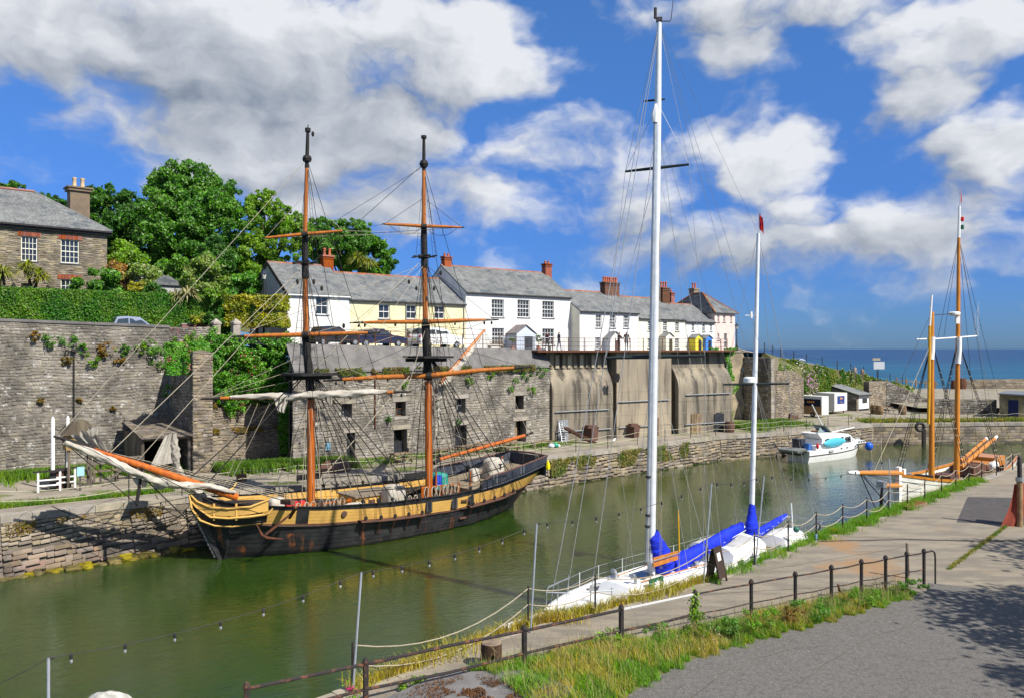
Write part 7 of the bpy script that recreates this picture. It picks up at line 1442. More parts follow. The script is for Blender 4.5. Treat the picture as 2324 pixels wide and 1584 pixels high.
b = MB(); b.box6(fl2-U1*1.6+N1*.2+K*1.35, U1*1.4, N1*.5, K*.05); b.beam(fl2-U1*1.5+N1*.5, fl2-U1*1.5+N1*.5+K*1.35, .07); b.beam(fl2-U1*.4+N1*.5, fl2-U1*.4+N1*.5+K*1.35, .07); b.build('side_shelf', m_gwood, sh_)
# timber trestle, little gabled kiosk on legs, notice
tr_ = thing('timber_trestle', 'rough timber trestle frame in front of the plank shed', 'trestle', Q(235, 1092))
for a, c in (((214, 1092), (214, 1030)), ((228, 1098), (228, 1034)), ((262, 1090), (262, 1036)), ((296, 1086), (296, 1046))): p = Q(*a); b = MB(); q = D(c[0], c[1], p.y); b.beam(p, q, .09, .09, up=(1, 0, 0)); b.build('upright', m_gwood, tr_)
for (a, c) in (((205, 1052), (300, 1046)), ((210, 1070), (290, 1062))): b = MB(); b.beam(D(a[0], a[1], 45.5), D(c[0], c[1], 46.5), .07, .12); b.build('rail', m_gwood, tr_)
for (a, c) in (((232, 1100), (276, 1066)), ((192, 1062), (212, 1096))): b = MB(); b.beam(D(a[0], a[1], 45.2), D(c[0], c[1], 46), .08, .08); b.build('brace', m_gwood, tr_)
kb = Q(178, 1104); kk = thing('timber_kiosk', 'small pointed roof timber kiosk on posts behind the furled jib', 'kiosk', kb); zk = CZ-(1010-CY)/F*kb.y
for sx in (-.55, .55):
    for sy in (-.4, .4): b = MB(); b.beam(kb+U1*sx+N1*sy, V((kb+U1*sx+N1*sy).xy.to_3d())+K*(zk+.2), .1, .1, up=(1, 0, 0)); b.build('leg', m_gwood, kk)
b = MB(); c = V((kb.x, kb.y, zk+.15)); b.box(c+K*.1, 1.4, 1.1, .9, U1); b.build('box', M('tan_boards', (.30, .19, .08), (.22, .14, .06), 3, .85), kk); b = MB(); b.prism([(-.9, .5), (.9, .5), (.35, 1.25), (-.35, 1.25)], c-N1*-.75, U1, K, -N1*1.5); b.build('roof', m_gwood, kk)
nt = thing('notice_board', 'pale blue notice on a post beside the white gate frames', 'notice', Q(178, 1108)); p = Q(182, 1112); b = MB(); b.beam(p, p+K*1.2, .08, .08, up=(1, 0, 0)); b.build('post', m_gwood, nt); b = MB(); c = D(183, 1069, p.y-.06); b.box(c, .36, .04, .5, U1); b.build('panel', M('pale_blue_panel', (.30, .52, .62)), nt)
for i, (px, py, pt) in enumerate(((120, 1112, 950), (154, 1105, 948))):
    p = Q(px, py); t = thing('striped_pole', 'white pole with black foot, %s of the pair by the white gate frames' % ('left' if i == 0 else 'right'), 'pole', p, 'white poles on the left quay'); zt = CZ-(pt-CY)/F*p.y
    b = MB(); b.tube([p+K*1.05, V((p.x, p.y, zt)), V((p.x, p.y, zt+.12))], [.10, .085, .02], 8); b.build('shaft', m_white, t, True); b = MB(); b.box(p+K*.52, .3, .26, 1.05, U1); b.build('foot', m_black, t)
    g_ = thing('white_gate_frame', 'white painted gate frame with black top rail, %s of the pair' % ('left' if i == 0 else 'right'), 'gate', p+N1*.4, 'white gate frames on the left quay'); o_ = p-U1*.75+N1*.35
    for s_ in (0, 1.05): b = MB(); b.beam(o_+U1*s_, o_+U1*s_+K*1.1, .08, .08, up=(1, 0, 0)); b.build('upright', m_white, g_)
    for zz in (.35, .65): b = MB(); b.beam(o_+K*zz, o_+U1*1.05+K*zz, .06, .07); b.build('bar', m_white, g_)
    b = MB(); b.beam(o_-U1*.25+K*1.12, o_+U1*1.25+K*1.12, .1, .08); b.build('top_rail', m_black, g_)
def barrel(label, P, r, h, mat=None, group='barrels on the quay', flower=None):
    t = thing('barrel', label, 'barrel', P, group); b = MB(); b.lathe(P, [(r*.82, 0), (r*.95, h*.25), (r, h*.5), (r*.95, h*.75), (r*.82, h)], 14); b.build('staves', mat or m_wood, t, True)
    for z in (.1, .3, .7, .9): m = MB(); rr_ = r*(.82+.18*math.sin(math.pi*z))+.008; m.lathe(V(P)+K*(h*z), [(rr_, -.03), (rr_, .03)], 14); m.build('hoop', m_rust, t)
barrel('dark barrel between the two white gate frames', Q(136, 1106), .32, .95, m_wale)
barrel('small cut barrel on the coping behind the brig bow', Q(548, 1092), .3, .45)
# rope fences
def rope_fence(name, label, pts, h, mat_r, r=.02, sags=(.12,), heights=(.98,), post_r=.028, pm=m_black, cap=False):
    t = thing(name, label, 'rope fence', pts[0])
    for p in pts: b = MB(); b.tube([p-K*.1, p+K*h, p+K*(h+.05)], [post_r, post_r, post_r*.5], 6); b.build('post', pm, t)
    for a, c in zip(pts, pts[1:]):
        for hh in heights:
            for sg_ in sags: b = MB(); rope(b, a+K*hh, c+K*hh, r, sg_*(c-a).length*.25*R.uniform(.8, 1.25), 5, 9); b.build('rope', mat_r, t)
    return t
fx = []
for i in range(len(ETp)-1):
    p, q = ETp[i], ETp[i+1]; n_ = max(1, round((q-p).length/3.8)); u_ = (q-p).normalized(); inn = V((-u_.y, u_.x, 0)); fx += [lerp(p, q, j/n_)+inn*.55 for j in range(n_)]
rope_fence('quay_rope_fence', 'black posts with pale rope along the far quay edge', fx[2:], 1.15, M('pale_rope', (.52, .50, .34), (.42, .40, .28), 8, .9), .016, (.12,), (1.08, .62))
fe = [lerp(END[0], END[1], i/8)+V((0, .6, 0)) for i in range(9)]; rope_fence('quay_rope_fence', 'black posts with rope along the end quay behind the schooner masts', fe, 1.1, MATS['pale_rope'], .016, (.2,), (1.0,))
# picnic tables and benches
def picnic(label, P, u, group='picnic tables along the warehouse'):
    t = thing('picnic_table', label, 'picnic table', P, group); n_ = V((u.y, -u.x, 0)); P = V(P)
    for j in range(5): ubox('table_plank', t, P+n_*(-.36+j*.148)-u*.85+K*.72, u*1.7, n_*.135, K*.04, m_wood)
    for s_ in (-.78, .62):
        for j in range(2): ubox('seat_plank', t, P+n_*(s_+j*.14-.06)-u*.85+K*.43, u*1.7, n_*.12, K*.04, m_wood)
    for e in (-.6, .6):
        b = MB(); b.beam(P+u*e-n_*.62, P+u*e-n_*.2+K*.72, .09, .05); b.build('leg', m_wood, t); b = MB(); b.beam(P+u*e+n_*.62, P+u*e+n_*.2+K*.72, .09, .05); b.build('leg', m_wood, t); b = MB(); b.beam(P+u*e-n_*.8+K*.39, P+u*e+n_*.8+K*.39, .05, .09); b.build('bearer', m_wood, t)
for lb, px, py in (('picnic table left of the mainmast', 908, 1052), ('picnic table just right of the mainmast', 1008, 1040), ('picnic table behind the boom, second right of the mainmast', 1058, 1033), ('picnic table behind the boom, third right of the mainmast', 1100, 1026), ('picnic table under the boom end', 1152, 1025)): picnic(lb, Q(px, py), UW)
def bench(label, P, u, L=1.8, back=False, mat=m_wood, group='plank benches on the quay'):
    t = thing('plank_bench', label, 'bench', P, group); P = V(P); n_ = V((u.y, -u.x, 0))
    for j in range(3): ubox('seat_plank', t, P-u*L/2+n_*(j*.15)+K*.45, u*L, n_*.135, K*.05, mat)
    for e in (-.42, .42): b = MB(); b.box(P+u*L*e+n_*.2+K*.22, .08, .4, .45, u); b.build('leg', mat, t)
    if back:
        for zz in (.68, .88, 1.08): ubox('back_slat', t, P-u*L/2-n_*.06+K*zz, u*L, n_*.04, K*.11, mat)
        for e in (-.48, .46): b = MB(); b.beam(P+u*L*e-n_*.08+K*.4, P+u*L*e-n_*.08+K*1.2, .06, .06, up=(1, 0, 0)); b.build('back_post', mat, t)
bench('long plank bench against the warehouse near the bunker corner', Q(1225, 1014), UW, 2.2); bench('high backed wooden bench right of the foremast', Q(727, 1048), UW, 1.3, True); bench('high backed bench against the warehouse wall behind the boom', Q(1092, 1017), UW, 1.9, True)
skf = thing('upturned_skiff', 'brown wooden skiff lying on the quay right of the foremast', 'skiff', Q(760, 1068)); c = Q(760, 1070); b = MB(); rows = []
for i in range(11): f = i/10*2-1; w = .62*(1-abs(f)**2.4)+.02; h_ = .75*(1-abs(f)**3*.5); rows.append([c+UW*f*1.25+NW*w, c+UW*f*1.25+NW*w*.9+K*h_*.45, c+UW*f*1.2+NW*w*.45+K*h_*.85, c+UW*f*1.2+K*h_, c+UW*f*1.2-NW*w*.45+K*h_*.85, c+UW*f*1.25-NW*w*.9+K*h_*.45, c+UW*f*1.25-NW*w])
b.grid(rows); b.build('hull', m_wale, skf, True); b = MB(); b.tube([r[3] for r in rows], .04, 5); b.build('keel', m_rust, skf)
bl_ = thing('blue_notice', 'small blue notice on the wall right of the foremast', 'notice', D(742, 1012, 54.6)); b = MB(); c = wp(742, 1012)+NW*.05; b.box(c, .35, .04, .5, UW); b.build('panel', M('blue_notice_panel', (.16, .34, .46)), bl_)
def bpt(px, py, of=.5): k = (px-CX)/F; o_ = C1+NB*of; s = (k*o_.y-o_.x)/(UB.x-k*UB.y); p = o_+UB*s; return V((p.x, p.y, 2.25)), CZ-(py-CY)/F*p.y
# ladder, steps, hoppers, barrel, bags, flag
p, zt = bpt(1272, 958, .55); t = thing('leaning_ladder', 'grey metal ladder leaning on the bunker wall', 'ladder', p+NB*.5); a, c = p+NB*.6, V((p.x, p.y, zt))
for s_ in (-.2, .2): b = MB(); b.beam(a+UB*s_, c+UB*s_*.8, .05, .05); b.build('stile', m_galv, t)
for k in range(1, 9): b = MB(); b.tube([lerp(a, c, k/9)-UB*.2, lerp(a, c, k/9)+UB*.2], .018, 5); b.build('rung', m_galv, t)
p, zt = bpt(1300, 968, .9); t = thing('wooden_steps', 'brown wooden steps lying against the bunker bay beside the ladder', 'steps', p); a, c = p+NB*1.6+UB*1.2, V((p.x, p.y, zt))-UB*.9
for s_ in (-.3, .3): b = MB(); b.beam(a+NB*s_, c+NB*s_, .06, .22); b.build('string', m_wale, t)
for k in range(1, 8): b = MB(); b.box(lerp(a, c, k/8)+K*.05, .26, .58, .04, UB); b.build('tread', m_wood, t)
m_hop = M('brown_steel', (.13, .065, .045), (.09, .05, .04), 4, .7)
for i, (px, pt, w_) in enumerate(((1341, 963, 1.15), (1437, 960, 1.05))):
    p, zt = bpt(px, pt, .75 if i == 0 else .5); h_ = zt-2.25; t = thing('steel_hopper', 'brown steel hopper with lid against the bunker wall, %s of two' % ('left' if i == 0 else 'right'), 'hopper', p, 'hoppers by the bunkers'); b = MB(); b.lathe(p, [(w_*.52, 0), (w_*.60, h_*.8)], 4); b.build('bin', m_hop, t); b = MB(); b.box(p+K*h_*.84, w_*1.05, w_*.75, .10, UB); b.box(p+K*h_*.93, w_*.75, w_*.5, .12, UB); b.build('lid', m_hop, t)
p, zt = bpt(1656, 955, 1.4); barrel('rust brown barrel on its end at the right end of the bunkers', p, .5, 1.05, m_hop); 
bg_ = thing('rubbish_bags', 'green and white plastic bags on the quay below the bunker corner', 'bags', Q(1256, 1015)); c = Q(1256, 1016)
for dx, rr_, mt in ((-.25, .28, M('white_plastic_bag', (.7, .72, .72), (.5, .52, .55), 5, .5)), (.2, .3, M('green_plastic_bag', (.03, .30, .18), (.02, .2, .14), 5, .5)), (.55, .2, MATS['white_plastic_bag'])): b = MB(); b.ball(c+UW*dx+K*rr_*.7, rr_, rr_*.9, rr_*.75, 9, 6); b.build('bag', mt, bg_, True)
p = D(1386, 846, 72.5); t = thing('black_flag', 'small black flag hanging in the slot between the bunker bays', 'flag', p); b = MB(); b.grid([[p+UB*(.7*(j/6-.5))*(1-.25*i/5)+NB*(.9+.07*math.sin(j*2+i))-K*(.8*i/5+.12*abs(j/6-.5)) for j in range(7)] for i in range(6)]); b.build('cloth', m_dark, t, 2); b = MB(); b.beam(p-UB*.6+NB*.9+K*.05, p+UB*.5+NB*.9+K*.05, .03); b.build('staff', m_black, t)
gl = thing('gull', 'white gull standing on the quay in front of the bunkers', 'gull', Q(1393, 1003)); c = Q(1393, 1004); b = MB(); b.tube([c+K*.16-UB*.22, c+K*.2-UB*.08, c+K*.24+UB*.06, c+K*.34+UB*.12, c+K*.38+UB*.17, c+K*.37+UB*.25], [.01, .08, .09, .045, .05, .008], 8); b.build('body', m_white, gl, True); b = MB(); b.tube([c+UB*.02-NB*.03, c+UB*.02-NB*.03+K*.18], .008, 4); b.tube([c+UB*.02+NB*.03, c+UB*.02+NB*.03+K*.18], .008, 4); b.build('legs', M('pink_leg', (.5, .3, .25)), gl)

# ---- right-hand end: trailers, hut, banks, ramp, building, sea wall, coast road
m_tr = M('trailer_panel', (.66, .66, .62), (.60, .60, .57), 2, .5); m_trb = M('trailer_brown', (.40, .24, .11), (.34, .20, .09), 2, .6); m_board = M('navy_menu_board', (.012, .016, .035), None, 1, .5); m_chalk = M('orange_lettering', (.75, .30, .06), None, 1, .6)
TP = Q(1865, 948)
def trailer(label, o, u, n, w, d, h, two):
    t = thing('food_trailer', label, 'trailer', o, 'food trailers by the hut'); o = V(o)
    b = MB(); b.box6(o+K*.35, u*w, -n*d, K*(h-.35)); b.build('body', m_tr, t)
    if two:   # serving side faces left
        b = MB(); b.box6(o+K*.36-u*.02, u*.02, -n*d, K*(h*.42)); b.build('lower_panel', m_trb, t); b = MB(); b.box6(o-n*.15+K*(h*.52)-u*.03, u*.03, -n*(d-.3), K*h*.34); mb_ = b.build('menu_board', m_board, t)
        for k in range(4): b = MB(); b.box6(o-n*(.95+.25*k)+K*(h*.68)-u*.045, u*.015, -n*.17, K*.22); b.build('lettering', m_chalk, mb_)
        b = MB(); b.lathe(o-n*1.2+K*.32-u*.05, [(.18, 0), (.30, .02), (.30, .16), (.18, .18)], 14, u); wl_ = b.build('wheel', m_black, t); b = MB(); b.lathe(o-n*1.2+K*.32-u*.06, [(.12, 0), (.15, .03)], 10, u); b.build('rim', m_galv, wl_)
        b = MB(); b.box6(o+u*.25+K*.4+n*.012, u*(w*.6), n*.01, K*(h-.6)); b.build('door', m_white, t); b = MB(); b.beam(o-n*d+K*.4, o-n*(d+1.2)+K*.35, .08); b.build('drawbar', m_black, t)
    else:
        b = MB(); b.box6(o+u*w*.22+K*h*.48+n*.005, u*w*.56, n*.02, K*h*.38); mb_ = b.build('menu_board', M('blue_menu_board', (.02, .05, .20), None, 1, .5), t)
        for k in range(3): b = MB(); b.box6(o+u*w*(.42+.07*k)+K*h*.70+n*.03, u*w*.05, n*.01, K*.22); b.build('lettering', m_chalk, mb_)
        c = o+u*w*.5+K*h*.62+n*.035; b = MB(); b.tube([c+u*.22*math.cos(a)+K*.22*math.sin(a) for a in [math.pi+math.pi*i/8 for i in range(9)]], .02, 4); b.build('smile_mark', m_chalk, mb_)
        for s_ in (.2, w-.2): b = MB(); b.box(o+u*s_-n*.4+K*.18, .1, .1, .36, u); b.build('leg', m_black, t)
trailer('brown and white food trailer with dark menu board', TP, U1, N1, 1.5, 4.2, 2.55, True)
T2 = Q(1893, 943)+V((1.1, 2.6, 0)); trailer('white food trailer with blue poster, right of the brown one', T2, U1, N1, 3.0, 2.6, 2.6, False)
b = MB(); ps = Q(1803, 952); pu = thing('broken_boat_stern', 'dark weathered boat fragment lying left of the brown trailer', 'boat fragment', ps); b.prism([(-.9, 0), (.9, 0), (.8, .35), (-.2, .5), (-.7, .75)], ps, U1, K, -N1*.8); b.build('hull', m_wale, pu)
# planted bank behind, up to the coast road
def RD(px, py, Y): return D(px, py, Y)
road_f = [RD(1735, 800, 99), RD(1772, 812, 101), RD(1830, 824, 104), RD(1900, 838, 110), RD(1960, 850, 116), RD(2020, 866, 123), RD(2075, 878, 130)]
road_b = [p+V((-2.2, 9.5, .05)) for p in road_f]
b = MB(); b.grid([road_b, road_f]); struct('coast_road', b, m_ter)
foot = [V((26, 99, 2.2)), D1-N1*1.4+K*5.7, E1-N1*1.2+K*3.5, V((38.5, 103, 2.2)), V((45.5, 110, 2.2)), V((52, 114, 2.2)), V((60, 122, 2.2))]
b = MB(); b.grid([road_f, [lerp(a, c, .35)+V((0, 0, .3)) for a, c in zip(road_f, foot)], [lerp(a, c, .7) for a, c in zip(road_f, foot)], foot]); struct('planted_bank', b, m_soil)
P = []; n_ = 30000; idx = NR.integers(1, len(road_f)-1, n_); a_ = NR.random(n_); f_ = NR.random(n_)**1.4*.8
RF = np.array([tuple(p) for p in road_f]); FT = np.array([tuple(p) for p in foot]); A_ = RF[idx]*(1-a_[:, None])+RF[np.minimum(idx+1, len(RF)-1)]*a_[:, None]; B_ = FT[idx]*(1-a_[:, None])+FT[np.minimum(idx+1, len(FT)-1)]*a_[:, None]
P = A_*(1-f_[:, None])+B_*f_[:, None]; lump = noise2(P[:, 0], P[:, 1]+P[:, 2], 1.3); keep = lump > .3; P, lump = P[keep], lump[keep]; P[:, 2] += .75*lump*NR.random(len(P))-.35; P[:, 1] -= .4*lump
bankp = tag(leaves('bank_plants', P, np.tile(np.array((.3, -.6, .7)), (len(P), 1)), .28, M('bank_leaf', (.06, .18, .012), (.20, .24, .03), .5, .6, isl=.4, trans=.3)), 'mass of green plants on the bank below the coast road', 'plants', kind='stuff')
kk_ = NR.choice(len(P), 900); k2 = P[kk_]+np.array((0, -.15, .12)); sel = noise2(k2[:, 0], k2[:, 2], .8) > .55
tag(leaves('bank_flowers', k2[sel], np.tile(np.array((.3, -.6, .7)), (sel.sum(), 1)), .22, m_wfl), 'white flower heads scattered over the bank', 'flowers', kind='stuff')
c3 = np.array(D(1838, 868, 100)); Pp = c3+NR.normal(size=(260, 3))*np.array((.6, .3, .9)); tag(leaves('pink_flowers', Pp, np.tile(np.array((.3, -.6, .5)), (260, 1)), .22, M('lilac_flower', (.50, .22, .42), (.62, .34, .5), 2, .6, trans=.3)), 'patch of lilac flowers above the brown trailer', 'flowers', kind='stuff')
sheet('ivy', 'ivy spilling over the top of the gap right of the bunkers', V((20.2, 84.5, 6.6)), V((.62, .78, 0)), N1, 7, 3.9, 9000, .22, m_leafi, 1.2, .28, .8)
sheet('ivy', 'ivy on the rock face in the gap beside the bunkers', V((20.6, 83.5, 2.4)), V((.62, .78, 0)), N1, 6, 4.0, 5000, .2, m_leafi, .8, .5, .9)
pw_ = thing('coast_parapet', 'low stone parapet along the coast road descending to the sea', 'wall', road_b[0]); b = MB(); 
for p, q in zip(road_b, road_b[1:]): b.box6(p-K*.3, q-p, V((-.1, .45, 0)), K*1.15)
b.build('wall', m_stone2, pw_); b = MB()
for p, q in zip(road_b, road_b[1:]): b.box6(p+K*.86+V((0, -.08, 0)), q-p, V((-.1, .6, 0)), K*.14)
b.build('coping', m_cope, pw_)
ff = thing('coast_fence', 'black post and wire fence along the planted bank', 'fence', road_f[1])
fp_ = [lerp(road_f[i], road_f[i+1], j/2)+K*.0 for i in range(len(road_f)-1) for j in range(2)]
for p in fp_: b = MB(); b.beam(p-K*.2, p+K*1.25, .08, .08, up=(1, 0, 0)); b.build('post', m_black, ff)
for zz in (.5, .85): b = MB(); b.tube([p+K*zz for p in fp_], .014, 4); b.build('wire', m_black, ff)
# white lean-to hut
hp = Q(1949, 932); hu = thing('lean_to_hut', 'white fronted lean-to hut with slate roof and stone flank', 'hut', hp); w_, d_ = 2.6, 5.0; h1_, h2_ = 2.05, 3.4
b = MB(); b.box6(hp, U1*w_, -N1*.15, K*h1_); b.build('front_wall', m_white, hu)
b = MB(); b.prism([(0, 0), (d_+.6, 0), (d_+.6, h2_+.1), (0, h1_-.05), (-.0, .9)], hp-U1*.02, -N1, K, U1*-.5); b.build('flank_core', m_mort2, hu); stones(hu, hp-N1*d_-U1*.54, N1, -U1, d_, 3.3, m_stone, (.16, .28), (.25, .6), topf=lambda x: h2_-.1-(h2_-h1_)*x/d_, keep=80, seed=77)
vv = (-N1*d_+K*(h2_-h1_)); vl = vv.length; vv.normalize(); o_ = hp-U1*.6+N1*.3+K*(h1_+.02); b = MB(); nr = U1.cross(vv).normalized(); b.box6(o_, U1*(w_+.8), vv*(vl+.3), nr*.08); rf_ = b.build('roof', m_slate, hu); slates(rf_, o_+nr*.08, U1, vv, w_+.8, vl+.3, nr, row=.26, wd=.36)
b = MB(); b.box6(hp+U1*.9+K*1.0+N1*.01, U1*1.2, N1*.03, K*.65); b.build('window', m_glass, hu); b = MB(); b.beam(o_-K*.08, o_+U1*(w_+.8)-K*.08, .08, .12); b.build('fascia', m_black, hu); b = MB(); b.box6(hp+N1*.01, U1*w_, N1*.03, K*.25); b.build('plinth', m_black, hu)
for lb, px, py in (('barrel table right of the white hut', 1984, 938), ('second barrel table beside the picnic bench near the hut', 1996, 940), ('barrel beside the picnic bench near the stone ramp', 2048, 940)): barrel(lb, Q(px, py), .5, 1.1)
picnic('picnic table between the hut and the stone ramp', Q(2022, 938)+V((0, 1.0, 0)), U1, None)
# wall, ramp and sea wall
wl2 = thing('slip_wall', 'brown rubble wall right of the hut below the descending road', 'wall', Q(1980, 933)); o_ = Q(1979, 930)+V((.6, 2.2, 0)); b = MB(); b.box6(o_, U1*4.6, -N1*.8, K*3.7); b.build('core', m_mort2, wl2); stones(wl2, o_, U1, N1, 4.6, 3.7, m_stone2, (.16, .28), (.25, .6), keep=110, seed=78)
rp = thing('stone_ramp', 'shaded stone ramp descending to the quay behind the schooner masts', 'ramp', o_+U1*4.6); b = MB(); b.prism([(0, 0), (9, 0), (0, 3.8)], o_+U1*4.62, V((.94, .1, 0)).normalized(), K, -N1*2.0); b.build('core', m_mort2, rp); stones(rp, o_+U1*4.62+V((.0, -.03, 0)), V((.94, .1, 0)).normalized(), V((.1, -.94, 0)).normalized(), 9, 3.7, m_stone, (.2, .3), (.35, .7), topf=lambda x: 3.7*(1-x/9), keep=90, seed=79)
lo = thing('low_quay_wall', 'low grey block wall behind the schooner mainmast', 'wall', Q(2120, 940)); a_ = D(2112, 940, 100); a_.z = 2.25; c_ = D(2262, 938, 99); c_.z = 2.25; u_ = (c_-a_).normalized(); n_ = V((u_.y, -u_.x, 0)); Lq = (c_-a_).length; b = MB(); b.box6(a_, u_*Lq, -n_*.8, K*1.9); b.build('core', m_mort, lo); stones(lo, a_, u_, n_, Lq, 1.9, m_stone, (.2, .34), (.35, .8), keep=110, seed=80)
op = MB(); op.add([V((52, 102, 2.9)), V((140, 102, 2.9)), V((150, 151, 2.95)), V((64, 151, 2.95)), V((56, 134, 2.92))], [(0, 1, 2, 3, 4)]); struct('outer_quay_ground', op, m_quayg)
sw = thing('sea_wall', 'long low stone sea wall against the sea at far right', 'wall', D(2250, 880, 150)); a_, c_ = D(2180, 882, 150), D(2500, 878, 150); u_ = (c_-a_).normalized(); n_ = V((u_.y, -u_.x, 0)); b = MB(); b.box6(a_-K*1, u_*(c_-a_).length, -n_*1.2, K*2.7); b.build('core', m_mort2, sw); stones(sw, a_, u_, n_, (c_-a_).length, 1.6, m_stone2, (.3, .5), (.6, 1.3), keep=110, seed=81)
so_ = MB(); so_.lathe(D(2183, 882, 149), [(.7, 0), (.8, .8), (.7, 2.0)], 10); so_.lathe(D(2165, 884, 149), [(.5, 0), (.6, .8), (.5, 1.8)], 10); st_ = thing('rusty_drum', 'rust brown drum at the left end of the sea wall', 'drum', D(2183, 882, 149)); so_.build('drum', m_rust, st_)
rb = thing('quay_hut', 'rendered stone hut with flat grey roof and navy door at far right', 'hut', Q(2268, 946)); o_ = Q(2268, 946); w_, h_ = 9.0, 2.75
b = MB(); b.box6(o_, V((2.6, -1.6, 0)), V((3, 3.5, 0)), K*h_); b.box6(o_+V((2.6, -1.6, 0)), V((6.5, .8, 0)), V((1.5, 4.5, 0)), K*h_*.98); b.build('wall', m_hst, rb)
b = MB(); b.box6(o_+V((-.4, -.5, h_)), V((3.2, -1.9, -.15)), V((3.5, 4.0, .1)), K*.16); b.box6(o_+V((2.4, -2.2, h_-.1)), V((7, .8, 0)), V((1.5, 5, .1)), K*.14); b.build('roof', m_lead, rb)
b = MB(); e_ = V((2.6, -1.6, 0)).normalized(); b.box6(o_+e_*.9+V((-.03, -.05, 0)), e_*1.0, V((-.02, -.04, 0)), K*2.1); b.build('door', M('navy_door', (.015, .02, .08)), rb); b = MB(); b.box6(o_+V((4.0, -1.5, .9)), V((1.0, .12, 0)), V((.01, -.06, 0)), K*1.2); b.build('window', m_glass, rb)
bench('wooden bench left of the far right hut', Q(2245, 940), V((.98, .1, 0)), 2.2, False, m_wood, None)
tl = thing('tyre_fender', 'black tyre fender hanging on the dock end wall beside the schooner', 'tyre', D(2088, 968, 84)); c = D(2088, 968, END[0].y-1.0); b = MB(); b.tube([c+V((.42*math.cos(a), 0, .42*math.sin(a))) for a in [2*math.pi*i/14 for i in range(15)]], .17, 8, False); b.build('tyre', m_black, tl, True); b = MB(); b.beam(c+V((.5, .2, -.3)), c+V((.5, .2, -2.2)), .35, .3, up=(1, 0, 0)); b.build('fender_pile', m_black, tl)
sg_ = thing('road_sign', 'grey sign board on a post beside the coast road', 'sign', D(1993, 858, 118)); p = D(1993, 862, 118); b = MB(); b.tube([p, D(1993, 815, 118)], .05, 6); b.build('post', m_black, sg_); b = MB(); c = D(1995, 829, 117.9); b.box(c, 1.7, .06, 1.1, (1, .1, 0)); b.build('board', M('grey_sign', (.45, .47, .5)), sg_); b = MB(); c = D(1989, 815, 117.9); b.box(c, 1.2, .06, .35, (1, .1, 0)); b.build('finger_board', m_cope, sg_)
lr = thing('distant_rail', 'pale timber rail at the foot of the coast road', 'rail', D(2050, 862, 132)); b = MB()
for k in range(5): p = D(2035+k*22, 868+k*2, 132); b.beam(p-K*.4, p+K*.9, .2, .2, up=(1, 0, 0))
b.beam(D(2030, 862, 132), D(2130, 871, 132), .12, .15); b.build('rail', m_wood, lr)

